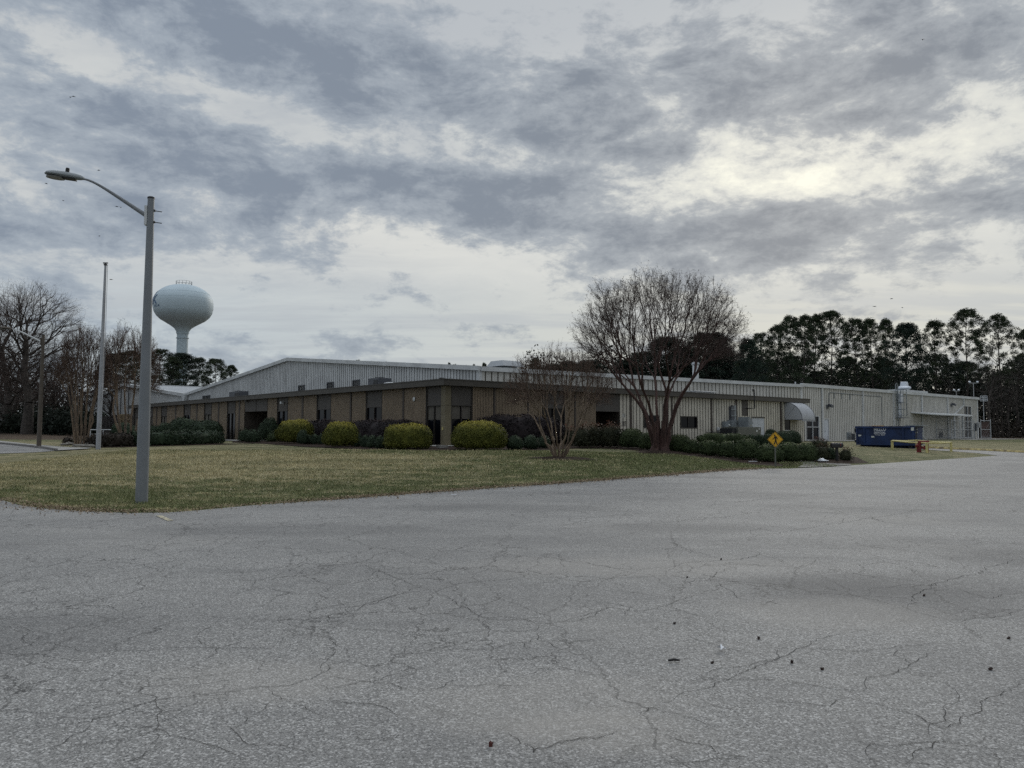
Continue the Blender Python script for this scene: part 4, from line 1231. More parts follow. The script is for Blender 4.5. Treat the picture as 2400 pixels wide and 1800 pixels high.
def bush(label, cat, c, rx, ry, h, rot, mat, group=None, e=2.4, leaf=.07, n=None, flat=.35, rough=.05, name='shrub', ragged=0.0, seed=None, ev=None):
    """a clipped or loose shrub: dark inner mass and a skin of leaves following a super-ellipsoid that stands on the ground"""
    rng = np.random.default_rng(seed if seed is not None else int(abs(c[0] * 131 + c[1] * 17)) + 3)
    cz = tz(c[0], c[1])
    ev = ev or e
    area = 2 * math.pi * ((rx * ry) ** .8) * .6 + 4 * h * (rx + ry) * .7
    if n is None: n = int(min(15000, area / (leaf * leaf) * 1.9))
    def pt(u, v):
        cu, su = np.cos(u), np.sin(u); cv, sv = np.cos(v), np.sin(v)
        p = lambda q, m_: np.sign(q) * np.abs(q) ** (2 / m_)
        x = rx * p(cv, ev) * p(cu, e); y = ry * p(cv, ev) * p(su, e); z = p(sv, ev)
        return x, y, z
    k1, k2, k3 = rng.uniform(0, 6.28, 3)
    def lump(x, y, z):
        return 1 + rough * (np.sin(x * 3.1 / max(rx, .4) + k1) * np.sin(y * 2.7 / max(ry, .4) + k2) + .7 * np.sin(z * 5 + x * 4 + k3)) + rough * .5 * np.sin(x * 9 + k2) * np.sin(y * 8 + k3)
    # inner mass
    U = 28; Vn = 12
    u = np.linspace(0, 2 * np.pi, U, endpoint=False); v = np.linspace(-np.pi / 2 * .75, np.pi / 2 * .999, Vn)
    uu, vv = np.meshgrid(u, v)
    x, y, z = pt(uu, vv); q = lump(x, y, z) * .94
    zh = flat * h; up = h - zh
    def zmap(z): return np.where(z > 0, zh + z * up, zh + z * zh * .98)
    cv_ = np.stack([x * q, y * q, zmap(z * np.minimum(q, 1) * .97)], -1).reshape(-1, 3)
    I = (np.arange(Vn - 1)[:, None] * U + np.arange(U)[None]).ravel(); J = np.where((I % U) == U - 1, I - U + 1, I + 1)
    cf_ = np.stack([I, J, J + U, I + U], 1)
    # leaves: uniform-ish over the surface
    m_ = n * 3
    u = rng.uniform(0, 2 * np.pi, m_); v = np.arcsin(rng.uniform(-.72, 1, m_))
    x, y, z = pt(u, v)
    d = 1e-3
    # area weighting through finite differences
    xu, yu, zu = pt(u + d, v); xv, yv, zv = pt(u, v + d)
    a = np.stack([xu - x, yu - y, (zu - z) * up], -1); b = np.stack([xv - x, yv - y, (zv - z) * up], -1)
    nn = np.cross(a, b); ar = np.linalg.norm(nn, axis=1) / np.maximum(np.cos(v), .03)
    pr = np.minimum(ar, np.percentile(ar, 95)); pr = pr / pr.sum()
    idx = rng.choice(m_, n, replace=True, p=pr)
    q = lump(x, y, z)
    P = np.stack([x * q, y * q, zmap(z * np.minimum(q, 1.05))], -1)[idx]
    N = unit(np.nan_to_num(nn[idx])); 
    P = P + N * rng.normal(0, leaf * (.35 + ragged * 3), (n, 1)) + rng.normal(0, leaf * .5, (n, 3))
    P[:, 2] = np.maximum(P[:, 2], .02)
    N = unit(N + rng.normal(0, .45, (n, 3)))
    LV, LF = cards(P, N, leaf * 1.35, rng, .7)
    if ragged > 0:
        k = int(n * .12)
        P2 = P[:k] + unit(N[:k] + np.array([0, 0, .8])) * rng.uniform(0, leaf * 4 * ragged + .05, (k, 1))
        a_, b_ = cards(P2, unit(rng.normal(size=(k, 3))), leaf * 1.3, rng, .6)
        LF2 = b_ + len(LV) ; LV = np.concatenate([LV, a_]); LF = np.concatenate([LF, LF2])
    LF = LF + len(cv_)
    V = np.concatenate([cv_, LV])
    cr_, sr_ = math.cos(rot), math.sin(rot)
    V = np.stack([V[:, 0] * cr_ - V[:, 1] * sr_, V[:, 0] * sr_ + V[:, 1] * cr_, V[:, 2]], 1)
    # follow the slope of the ground
    V[:, 2] += terr(V[:, 0] + c[0], V[:, 1] + c[1]) - cz
    o = npmesh(name, V, [cf_, LF], mat, loc=(c[0], c[1], cz))
    return tag(o, label, cat, group)

ROTU, ROTV = ang, ang + math.pi / 2
def pbush(l, r, t, b, label, mat, cat='shrub', depth=1.0, rot=None, **kw):
    """photo box -> a shrub standing where its foot meets the ground"""
    foot = g((l + r) / 2, b)
    wd = (r - l) / F * foot.y
    d2 = Vector((foot.x, foot.y)).normalized()
    ry = wd / 2 * depth
    c = foot + Vector((d2.x, d2.y, 0)) * ry
    k = c.y / foot.y
    h = O.z + (atdepth((l + r) / 2, t, c.y).z - O.z) - tz(c.x, c.y)
    th = math.atan2(d2.y, d2.x) - math.pi / 2 if rot is None else rot
    return bush(label, cat, c, wd / 2 * k, ry, h, th, M[mat], **kw)

G_BALL = 'small clipped ball shrubs along the office wall'
# ---- golden shrubs
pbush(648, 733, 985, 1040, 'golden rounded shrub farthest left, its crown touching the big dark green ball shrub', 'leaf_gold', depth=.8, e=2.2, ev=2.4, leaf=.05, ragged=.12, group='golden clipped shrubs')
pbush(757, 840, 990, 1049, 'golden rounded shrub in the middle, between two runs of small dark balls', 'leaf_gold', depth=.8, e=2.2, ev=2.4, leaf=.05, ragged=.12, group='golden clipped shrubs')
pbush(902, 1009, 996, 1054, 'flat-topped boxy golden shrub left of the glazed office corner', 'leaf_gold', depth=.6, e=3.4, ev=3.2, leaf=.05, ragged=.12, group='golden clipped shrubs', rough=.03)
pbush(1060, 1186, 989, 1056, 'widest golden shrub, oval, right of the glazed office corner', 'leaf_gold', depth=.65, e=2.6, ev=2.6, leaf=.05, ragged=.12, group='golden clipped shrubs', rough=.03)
# ---- big green ball and entrance shrubs
pbush(608, 666, 981, 1034, 'large dark green ball shrub right of the recessed left entrance', 'leaf_dark', e=2.1, leaf=.08)
pbush(627, 650, 1016, 1036, 'small loose green shrub at the foot of the large dark ball', 'leaf_green', ragged=.4, leaf=.07)
pbush(561, 586, 1008, 1036, 'small dark cup-shaped shrub left of the pair before the entrance', 'leaf_dark', e=2.6, leaf=.07, ragged=.3)
pbush(577, 608, 1010, 1037.5, 'small dark cup-shaped shrub right of the pair before the entrance', 'leaf_dark', e=2.6, leaf=.07, ragged=.3)
# ---- purple hedges behind
def hedge(px0, px1, t, label, mat, thick=1.2, name='hedge', rot=None, off=0.0, cat='hedge', **kw):
    """a run between two foot pixels (x, y)"""
    p, q = g(*px0), g(*px1)
    c = (p + q) / 2; d = q - p; d.z = 0
    L = d.length; n_ = Vector((-d.y, d.x, 0)).normalized()
    if n_.dot(c - O) < 0: n_ = -n_
    c = c + n_ * (thick / 2 + off)
    h = atdepth((px0[0] + px1[0]) / 2, t, c.y).z - tz(c.x, c.y)
    return bush(label, cat, c, L / 2, thick / 2, h, math.atan2(d.y, d.x), M[mat], name=name, **kw)
def wall_hedge(l, r, t, label, mat, a=-1.35, thick=1.5, **kw):
    b1, b0 = ona(l, 1000, a)[0], ona(r, 1000, a)[0]
    c = W(a, (b0 + b1) / 2); z = ona((l + r) / 2, t, a)[1]
    return bush(label, 'hedge', c, abs(b1 - b0) / 2, thick / 2, z - tz(c.x, c.y), ROTV, M[mat], name='hedge', **kw)
wall_hedge(706, 806, 987, 'purple-leaved hedge rising behind the middle golden shrub, left run', 'leaf_purple', e=4, ev=3, leaf=.075)
wall_hedge(815, 986, 986, 'long purple-leaved hedge left of the glazed corner', 'leaf_purple', e=4, ev=3, leaf=.075)
hedge((1112, 1045.5), (1325, 1046.5), 973, 'tall purple-leaved hedge right of the glazed corner, behind the small myrtle', 'leaf_purple', thick=1.7, e=4, ev=2.8, leaf=.08)
# ---- small balls
balls = [(696, 721, 1008, 1042.5, 'largest small ball left of the middle golden shrub'), (713.5, 732, 1019, 1042, 'second small ball left of the middle golden shrub'), (729, 746, 1018, 1042.5, 'third small ball, just left of the middle golden shrub'),
         (745, 760, 1017, 1043, 'small ball half hidden by the middle golden shrub'), (821, 849, 1017, 1048, 'widest small ball just right of the middle golden shrub'), (846, 866, 1021, 1049.5, 'small ball second right of the middle golden shrub'),
         (859, 884, 1021, 1051, 'small ball third right of the middle golden shrub'), (879, 905, 1022, 1052.5, 'small ball touching the boxy golden shrub'),
         (1187, 1226, 1022, 1055, 'dark ball shrub just right of the widest golden shrub'), (1226, 1263, 1020, 1054, 'dark ball shrub second right of the widest golden shrub'), (1259, 1290, 1022, 1052, 'dark ball shrub behind the stems of the small myrtle')]
for l, r, t, b, lab in balls:
    pbush(l, r, t, b, lab, 'leaf_dark', e=2.1, leaf=.045, group=G_BALL, rough=.02)
# ---- red-tipped shrubs behind the small myrtle
for l, r, t, b, lab in ((1322, 1350, 1002, 1046, 'loose red-tipped shrub nearest the small myrtle stems'), (1346, 1382, 1001, 1050, 'red-tipped shrub second from the small myrtle'), (1378, 1412, 997, 1049, 'red-tipped shrub under the left edge of the dark side entrance'), (1406, 1456, 995, 1050, 'widest and reddest shrub, below the dark side entrance')):
    pbush(l, r, t, b, lab, 'leaf_red', e=2.3, leaf=.08, ragged=.5, group='red-tipped shrubs by the side entrance')
pbush(1466, 1503, 993, 1010, 'thin twiggy shrub against the cream wall left of the first small window', 'leaf_green', depth=.5, leaf=.07, ragged=1.2, n=500, rough=.25, group=None) if False else None
# ---- green run round the big myrtle and on to the sign
run = [(1452, 1512, 1005, 1052, 'rounded green shrub at the left end of the run by the large myrtle'), (1496, 1548, 1015, 1056, 'green shrub just left of the large myrtle trunk'), (1566, 1622, 1019, 1062, 'green shrub just right of the large myrtle trunk'),
       (1600, 1646, 1031, 1064, 'second low shrub right of the large myrtle trunk'), (1640, 1690, 1033, 1069, 'third low shrub right of the large myrtle trunk'), (1684, 1728, 1035, 1073, 'fourth low shrub, left of the big ball'),
       (1718, 1784, 1030, 1079, 'big rounded ball shrub left of the crossing sign'), (1772, 1836, 1043, 1084, 'ball shrub right behind the crossing sign post'), (1822, 1878, 1037, 1084, 'flat green shrub right of the crossing sign'), (1866, 1916, 1039, 1083, 'flat green shrub at the right end, left of the white bag')]
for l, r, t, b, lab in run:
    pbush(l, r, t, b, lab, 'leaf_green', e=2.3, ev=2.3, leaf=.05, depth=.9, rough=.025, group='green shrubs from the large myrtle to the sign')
hedge((1630, 1041), (1765, 1044.5), 1017, 'low clipped hedge behind the shrubs below the electrical cabinets', 'leaf_green', thick=1.2, e=4, ev=3, leaf=.06)
back = [(1752, 1771, 1018, 1044, 'small clipped shrub at the right end of the low back hedge'), (1769, 1790, 1018, 1045, 'second small clipped shrub right of the low back hedge'), (1786, 1812, 1018, 1046, 'third small clipped shrub, left of the sign panel'),
        (1752, 1786, 1008.5, 1034, 'dark mound in front of the generator box'), (1780, 1824, 1006.5, 1036, 'dark mound in front of the white double doors'), (1812, 1857, 1011, 1045, 'large ball shrub just above the sign'), (1838, 1877, 1010, 1043, 'large ball shrub under the grey awning')]
for l, r, t, b, lab in back:
    pbush(l, r, t, b, lab, 'leaf_dark', e=2.2, leaf=.045, rough=.02, group='ball shrubs behind the crossing sign')
# nandinas and low shrubs by the mailbox
for l, r, t, b, lab, m_, rg in ((1904, 1938, 1031, 1050, 'bright red-leaved shrub behind the white bag', 'leaf_red', .7), (1912, 1942, 1045, 1080, 'mottled brown shrub left of the mailbox', 'leaf_red', .6), (1938, 1958, 1048, 1080, 'narrow dark shrub immediately left of the mailbox post', 'leaf_dark', .4), (1970, 1994, 1052, 1082, 'red-brown shrub right of the mailbox post', 'leaf_red', .6)):
    pbush(l, r, t, b, lab, m_, e=2.3, leaf=.05, ragged=rg, group='shrubs round the mailbox')
# ---- left: sloping mounds and long low hedge
mounds = [(447, 519, 985, 1032, 'largest sloping evergreen mound, rightmost before the left windows'), (421, 478, 984, 1031.5, 'middle sloping evergreen mound'), (394, 456, 980.5, 1031, 'tallest sloping evergreen mound, leftmost of three'),
          (366, 402, 992, 1030, 'low evergreen mound left of the three sloping ones'), (343, 370, 998, 1029.5, 'low brownish mound just right of the grey lamp pole'), (288, 325, 998, 1030, 'rounded mound just left of the grey lamp pole'), (262, 306, 990, 1029, 'dark mound in front of the stacked timber')]
for l, r, t, b, lab in mounds:
    pbush(l, r, t, b, lab, 'leaf_dark', e=2.1, leaf=.10, group='evergreen mounds before the left windows')
hedge((438, 1043.5), (542, 1039.5), 1011.5, 'right section of the long low clipped hedge', 'leaf_dark', thick=1.6, e=5, ev=4, leaf=.085, off=.2)
hedge((320, 1046.5), (440, 1043.5), 1012, 'middle section of the long low clipped hedge behind the lamp pole', 'leaf_dark', thick=1.6, e=5, ev=4, leaf=.085, off=.2)
hedge((238, 1049), (322, 1046.5), 1017, 'left section of the long low clipped hedge, brown at its end', 'leaf_brown', thick=1.6, e=4, ev=4, leaf=.085, off=.2)
for l, r, t, b, lab in ((150, 168, 1026, 1042, 'little dark shrub farthest left on the stone ring'), (172, 186, 1028, 1042, 'little dark shrub left of the myrtle stems'), (200, 220, 1024, 1044, 'little dark shrub between the myrtle stems and the flagpole')):
    pbush(l, r, t, b, lab, 'leaf_brown', leaf=.08, group='little shrubs at the stone ring', ragged=.3)

# ------------------------------------------------------------------ trees
def kmeans(P, k, rng, it=5):
    if len(P) <= k: return np.arange(len(P))
    C = P[rng.choice(len(P), k, replace=False)]
    for _ in range(it):
        d = ((P[:, None] - C[None]) ** 2).sum(-1)
        lab = d.argmin(1)
        for j in range(k):
            if (lab == j).any(): C[j] = P[lab == j].mean(0)
    return lab

class Branches:
    def __init__(s): s.by = {}
    def add(s, pts, r0, r1, sides):
        s.by.setdefault((len(pts), sides), []).append((np.array(pts), r0, r1))
    def mesh(s):
        V = []; Fc = []; off = 0
        for (n, k), L in s.by.items():
            P = np.stack([x[0] for x in L]).astype(float)
            r0 = np.array([x[1] for x in L]); r1 = np.array([x[2] for x in L])
            m = len(L)
            T = np.empty_like(P); T[:, 1:-1] = P[:, 2:] - P[:, :-2]; T[:, 0] = P[:, 1] - P[:, 0]; T[:, -1] = P[:, -1] - P[:, -2]
            T = unit(T)
            ref = np.where(np.abs(T[:, :1, 2:3]) > .9, np.array([1., 0, 0]), np.array([0, 0, 1.]))
            X_ = unit(np.cross(T, np.broadcast_to(ref, T.shape))); Y_ = np.cross(T, X_)
            t = np.linspace(0, 1, n)
            rad = r0[:, None] + (r1 - r0)[:, None] * t
            ph = np.arange(k) * 2 * np.pi / k
            ring = P[:, :, None] + rad[:, :, None, None] * (X_[:, :, None] * np.cos(ph)[:, None] + Y_[:, :, None] * np.sin(ph)[:, None])
            V.append(ring.reshape(-1, 3))
            b = off + (np.arange(m)[:, None, None] * n + np.arange(n - 1)[None, :, None]) * k + np.arange(k)[None, None]
            b2 = off + (np.arange(m)[:, None, None] * n + np.arange(n - 1)[None, :, None]) * k + ((np.arange(k) + 1) % k)[None, None]
            Fc.append(np.stack([b, b2, b2 + k, b + k], -1).reshape(-1, 4))
            off += m * n * k
        return np.concatenate(V), np.concatenate(Fc)

def grow(B, P, pos, d, rng, rtip, pw, frac=(.30, .45), wob=.06, thick=None, level=0, kb=(2, 3), twig=None, curve=.5, thin_cut=.02, up=0.0):
    """branch system reaching the points P from pos: each fork heads for the middle of its share of the points"""
    n = len(P)
    c = P.mean(0); vec = c - pos; L = np.linalg.norm(vec)
    r = rtip * n ** pw
    if n == 1:
        end = P[0]
    else:
        f = rng.uniform(*frac)
        end = pos + vec * f + rng.normal(0, wob * L * f, 3)
    seg = np.linalg.norm(end - pos)
    ctrl = pos + d * seg * curve + np.array([0, 0, up * seg])
    m = 4 if r > thin_cut else 3
    t = np.linspace(0, 1, m)[:, None]
    pts = (1 - t) ** 2 * pos + 2 * t * (1 - t) * ctrl + t ** 2 * end
    if m > 3: pts[1:-1] += rng.normal(0, wob * .25 * seg, (m - 2, 3))
    r1 = r * .82 if n > 1 else rtip * .45
    tgt = B[0] if r > thin_cut else B[1]
    tgt.add(pts, r, r1, 6 if r > .05 else (5 if r > thin_cut else 3))
    nd = unit(end - ctrl)
    if n == 1:
        if twig is not None: twig.append((end, nd))
        return
    k = int(rng.integers(kb[0], kb[1] + 1)) if n > 3 else 2
    lab = kmeans(unit(P - end) * 1.0 + (P - c) / max(L, .3) * .5, k, rng)
    for j in range(k):
        Q = P[lab == j]
        if len(Q): grow(B, Q, end, nd, rng, rtip, pw, frac, wob, thick, level + 1, kb, twig, curve, thin_cut, up)

def myrtle_mesh(name_parts, rx, H, zc, n_tip, stems, seed, base_r=.3, mats=('bark_red', 'twig'), parent=None, loc=(0, 0, 0), low=.35, twigs=4, rtip=.0042, pw=.43, seeds=True, fork_h=1.0, wide=.5, thin=.018, spread0=.10):
    rng = np.random.default_rng(seed)
    # tip points: dome shell plus some inside
    u = rng.normal(size=(n_tip * 3, 3)); u = unit(u); u = u[u[:, 2] > -.28][:n_tip]
    rr = rng.uniform(0.35, 1.0, (len(u), 1)) ** .42
    P = u * rr
    lump = 1 + .10 * np.sin(u[:, 0] * 5 + seed) * np.sin(u[:, 1] * 4.3) + .06 * np.sin(u[:, 2] * 9 + u[:, 0] * 7)
    P = P * lump[:, None] * np.array([rx, rx, H - zc]) + np.array([0, 0, zc])
    B = (Branches(), Branches()); tw = []
    # stems from the root crown
    az_ = np.arctan2(P[:, 1], P[:, 0]); inc = np.hypot(P[:, 0], P[:, 1]) / rx
    lab = kmeans(np.stack([np.cos(az_) * inc, np.sin(az_) * inc], 1), stems, rng, 8)
    for j in range(stems):
        Q = P[lab == j]
        if not len(Q): continue
        c = Q.mean(0); a = math.atan2(c[1], c[0]); out = min(1, math.hypot(c[0], c[1]) / rx)
        s = np.array([math.cos(a) * base_r * (.35 + .65 * out), math.sin(a) * base_r * (.35 + .65 * out), -.05])
        # first rise, close together, then flare
        e = np.array([math.cos(a) * (base_r + fork_h * spread0 * (.5 + out * 2)), math.sin(a) * (base_r + fork_h * spread0 * (.5 + out * 2)), fork_h * rng.uniform(.8, 1.2)])
        r = rtip * len(Q) ** pw
        mid = s * .5 + e * .5 + rng.normal(0, .05, 3)
        mid2 = s * .2 + e * .8 + rng.normal(0, .05, 3)
        B[0].add([s, mid, mid2, e], r * 1.35, r * 1.02, 8)
        d0 = unit(e - mid)
        grow(B, Q, e, d0, rng, rtip, pw, (.26, .42), .05, twig=tw, curve=wide, thin_cut=thin, up=.05)
    # fine end twigs
    E = np.array([t[0] for t in tw]); D = np.array([t[1] for t in tw])
    ends = []
    for _ in range(twigs):
        dd = unit(D + rng.normal(0, .55, D.shape) + np.array([0, 0, .25])); ln = rng.uniform(.15, .5, (len(E), 1)) * H / 9.5
        st = E - D * rng.uniform(0, .5, (len(E), 1)) * H / 12
        q = st + dd * ln; m_ = (st + q) / 2 + rng.normal(0, .02, q.shape)
        for a_, b_, c_ in zip(st, m_, q): B[1].add([a_, b_, c_], rtip * .55, rtip * .3, 3)
        ends.append(q)
    ends = np.concatenate(ends)
    if parent is not None:
        v, f = B[0].mesh(); o1 = npmesh('trunk', v + np.array(loc), f, M[mats[0]], parent, smooth=True)
        v, f = B[1].mesh(); o2 = npmesh('crown', v + np.array(loc), f, M[mats[1]], parent)
        if seeds:
            k = rng.random(len(ends)) < .38; Es = ends[k]
            PP = np.repeat(Es, 4, 0) + rng.normal(0, .03 * H / 9.5, (len(Es) * 4, 3))
            v, f = cards(PP, unit(rng.normal(size=PP.shape)), .038 * H / 9.5, rng, .8)
            npmesh('seed_heads', v + np.array(loc), f, M['seed'], parent)
    return ends

def root_mound(px, py, rx, ry, label, h=.14):
    p = g(px, py)
    n = 26; vs = []; rings = 5
    rng = np.random.default_rng(int(px))
    for i in range(rings + 1):
        r = 1 - i / rings
        for k in range(n):
            t = 2 * math.pi * k / n; j = 1 + .08 * math.sin(3 * t + px) + .05 * rng.uniform(-1, 1)
            x, y = p.x + rx * r * j * math.cos(t), p.y + ry * r * j * math.sin(t)
            vs.append((x, y, tz(x, y) + .018 + h * (1 - r * r) + (.02 * rng.uniform(-1, 1) if 0 < i < rings else 0)))
    fs = [(i * n + k, i * n + (k + 1) % n, (i + 1) * n + (k + 1) % n, (i + 1) * n + k) for i in range(rings) for k in range(n)]
    o = npmesh('mulch_ring', vs, np.array(fs), M['mulch'], smooth=True)
    tag(o, kind='structure')

# large crape myrtle
pb = g(1547, 1061)
Hb = atdepth(1547, 636, pb.y).z - pb.z
rxb = (1757 - 1345) / 2 / F * pb.y * 1.0
t = thing('crape_myrtle', pb, 'large bare crape myrtle with reddish fluted trunk in front of the cream wing', 'tree')
myrtle_mesh(None, rxb, Hb, Hb * .60, 2500, 9, 21, .30, ('bark_red', 'twig'), t, tuple(pb), twigs=7, rtip=.0068, pw=.445, fork_h=1.7, spread0=.12, wide=.45)
root_mound(1547, 1063, 1.5, 1.1, '')
# fluted root flare
fl = MB(); rng_ = random.Random(3)
for i in range(9):
    a = i / 9 * 2 * math.pi + rng_.uniform(-.15, .15)
    fl.tube([pb + Vector((math.cos(a) * .42, math.sin(a) * .42, -.05)), pb + Vector((math.cos(a) * .29, math.sin(a) * .29, .35)), pb + Vector((math.cos(a) * .25, math.sin(a) * .25, .9)), pb + Vector((math.cos(a + .2) * .22, math.sin(a + .2) * .22, 1.7))], [.19, .155, .11, .02], 9)
fl.build('root_flare', M['bark_red'], t, smooth=True)
# smaller crape myrtle
ps = g(1310, 1075)
Hs = atdepth(1290, 812, ps.y).z - ps.z
rxs = (1432 - 1168) / 2 / F * ps.y
t = thing('crape_myrtle', ps, 'smaller low-branching crape myrtle with pale stems in front of the office corner', 'tree')
myrtle_mesh(None, rxs * 1.03, Hs, Hs * .58, 1600, 10, 5, .20, ('bark_tan', 'twig_tan'), t, tuple(ps), twigs=6, rtip=.0052, pw=.39, fork_h=.9, spread0=.26, wide=.45, thin=.012)
root_mound(1318, 1076, 1.5, .9, '', .08)
# the two at the left, behind the flagpole
p1 = g(190, 1044); H1_ = atdepth(190, 760, p1.y).z - p1.z
t = thing('crape_myrtle', p1, 'many-stemmed crape myrtle left of the white flagpole, inside the stone ring', 'tree')
myrtle_mesh(None, 65 / F * p1.y, H1_, H1_ * .60, 1700, 10, 31, .38, ('bark_tan', 'twig_tan'), t, tuple(p1), twigs=4, rtip=.0075, pw=.36, fork_h=2.4, spread0=.05, thin=.02)
p2 = g(236, 1046); p2 = p2 + Vector((0.6, 2.0, 0)); p2.z = tz(p2.x, p2.y)
t = thing('crape_myrtle', p2, 'leaning crape myrtle right of the white flagpole', 'tree')
myrtle_mesh(None, 78 / F * p2.y, H1_ * 1.0, H1_ * .55, 1900, 6, 37, .38, ('bark_tan', 'twig_tan'), t, tuple(p2), twigs=4, rtip=.0075, pw=.36, fork_h=2.0, spread0=.12, thin=.02)

# ---- tall bare oaks: trunk, spreading limbs
def oak_parts(root, H, rx, n_tip, seed, loc, mats=('bark_oak', 'twig'), rtip=.011, pw=.47, tw_n=3, zc=.55, trunk_h=.2):
    rng = np.random.default_rng(seed)
    u = unit(rng.normal(size=(n_tip * 2, 3))); u = u[u[:, 2] > -.75][:n_tip]
    P = u * rng.uniform(.3, 1, (len(u), 1)) ** .45
    lump = 1 + .14 * np.sin(u[:, 0] * 4.3 + seed) * np.sin(u[:, 1] * 3.9 + 1) + .10 * np.sin(u[:, 2] * 6 + u[:, 0] * 5)
    P = P * lump[:, None] * np.array([rx, rx, H * (1 - zc)]) + np.array([0, 0, H * zc])
    B = (Branches(), Branches()); tw = []
    r = rtip * len(P) ** pw
    top = np.array([.1, 0, H * trunk_h])
    B[0].add([np.array([0, 0, -.1]), np.array([0, 0, H * trunk_h * .3]), np.array([.1, 0, H * trunk_h * .65]), top], r * 1.45, r * 1.0, 10)
    # a leader with limbs leaving at several heights
    hi = np.argsort(P[:, 2] - .35 * np.hypot(P[:, 0], P[:, 1]))
    groups = np.array_split(hi, 5); pos = top
    for j, gi in enumerate(groups):
        rest = np.concatenate(groups[j:]) 
        Q = P[gi]
        lab = kmeans(np.stack([np.arctan2(Q[:, 1], Q[:, 0])], 1), 3, rng)
        for q in range(3):
            S = Q[lab == q]
            if len(S): grow(B, S, pos, unit(np.array([*(unit(S.mean(0)[:2])), .7])), rng, rtip, pw, (.3, .45), .07, twig=tw, curve=.5, thin_cut=.03)
        nxt = pos + np.array([rng.normal(0, .3), rng.normal(0, .3), H * .10])
        if j < 4:
            rr = rtip * len(rest) ** pw
            B[0].add([pos, (pos * 2 + nxt) / 3, (pos + nxt * 2) / 3, nxt], rr, rr * .85, 8); pos = nxt
    E = np.array([t_[0] for t_ in tw]); D = np.array([t_[1] for t_ in tw])
    for _ in range(tw_n):
        dd = unit(D + rng.normal(0, .6, D.shape)); ln = rng.uniform(.4, 1.2, (len(E), 1)) * H / 18
        st = E - D * rng.uniform(0, 1.0, (len(E), 1)) * H / 18; q = st + dd * ln; m_ = (st + q) / 2 + rng.normal(0, .04, q.shape)
        for a_, b_, c_ in zip(st, m_, q): B[1].add([a_, b_, c_], rtip * .5, rtip * .3, 3)
    v, f = B[0].mesh(); npmesh('trunk', v + np.array(loc), f, M[mats[0]], root, smooth=True)
    v, f = B[1].mesh(); npmesh('crown', v + np.array(loc), f, M[mats[1]], root)

po = g(63, 1018)
Ho = atdepth(80, 655, po.y).z - po.z
oak1 = thing('bare_oak', po, 'tallest bare oak with a thick dark trunk at the left, behind the brown lamp post', 'tree')
oak_parts(oak1, Ho, 122 / F * po.y, 3200, 3, tuple(po), rtip=.013)
po2 = g(14, 1016)
oak2 = thing('bare_oak', po2, 'bare oak cut by the left edge of the photo, its limbs reaching low', 'tree')
oak_parts(oak2, Ho * .98, 110 / F * po2.y, 2400, 8, tuple(po2), rtip=.014)
# lighter bare trees as prototypes for the woods
def at_px(px, Yd):
    d = ray(px, 1010); p = O + d * (Yd / d.y); p.z = tz(p.x, p.y); return p
pth_ = at_px(-70, 118)
bare = thing('bare_tree', pth_, 'slender bare tree', 'tree', 'bare trees beyond the left drive')
oak_parts(bare, 15, 5.0, 900, 14, tuple(pth_), mats=('bark_oak', 'twig'), rtip=.016, tw_n=3, zc=.58, trunk_h=.22)
LB_ = [(95, 120, .9, 'slender bare tree between the tallest oak and the left myrtle'), (128, 112, .80, 'slender bare tree directly behind the brown lamp post arm'), (158, 122, .88, 'slender bare tree behind the left myrtle crown'), (30, 130, 1.05, 'slender bare tree behind the tallest oak'), (-15, 118, 1.0, None), (262, 128, .75, 'slender bare tree behind the leaning myrtle'), (215, 132, .85, 'slender bare tree behind the flagpole')]
bare['label'] = 'slender bare tree at the very left edge behind the oaks'
for i, (px, Yd, s, lab) in enumerate(LB_):
    if lab is None: continue
    copy_tree(bare, at_px(px, Yd), i * 1.7, s, lab)
bare.location = at_px(2, 135)
# bare brown woods seen over the warehouse roof
bw_ = thing('bare_tree', at_px(1225, 190), 'x', 'tree', 'brown bare trees over the warehouse roof')
oak_parts(bw_, 19, 7.5, 1100, 19, tuple(bw_.location), mats=('twig_tan', 'twig_tan'), rtip=.022, tw_n=4, zc=.55, trunk_h=.15)
ords = ['first', 'second', 'third', 'fourth', 'fifth', 'sixth', 'seventh', 'eighth', 'ninth', 'tenth', 'eleventh', 'twelfth', 'thirteenth', 'fourteenth', 'fifteenth', 'sixteenth']
bx_ = [1225, 1262, 1300, 1345, 1392, 1440, 1492, 1690, 1715, 1742, 1775]
for i, px in enumerate(bx_):
    Yd = 175 + 25 * ((i * 7) % 3)
    yt = np.interp(px, [1225, 1350, 1500, 1700, 1775], [842, 838, 835, 822, 800]) + (i % 3) * 5
    p = at_px(px, Yd); s = (atdepth(px, yt, Yd).z - p.z) / 19
    lab = f'{ords[i]} from the left of the brown bare trees showing over the warehouse roof'
    if i == 0: bw_.location = p; bw_.scale = (s, s, s); bw_['label'] = lab
    else: copy_tree(bw_, p, i * 2.1, s, lab)

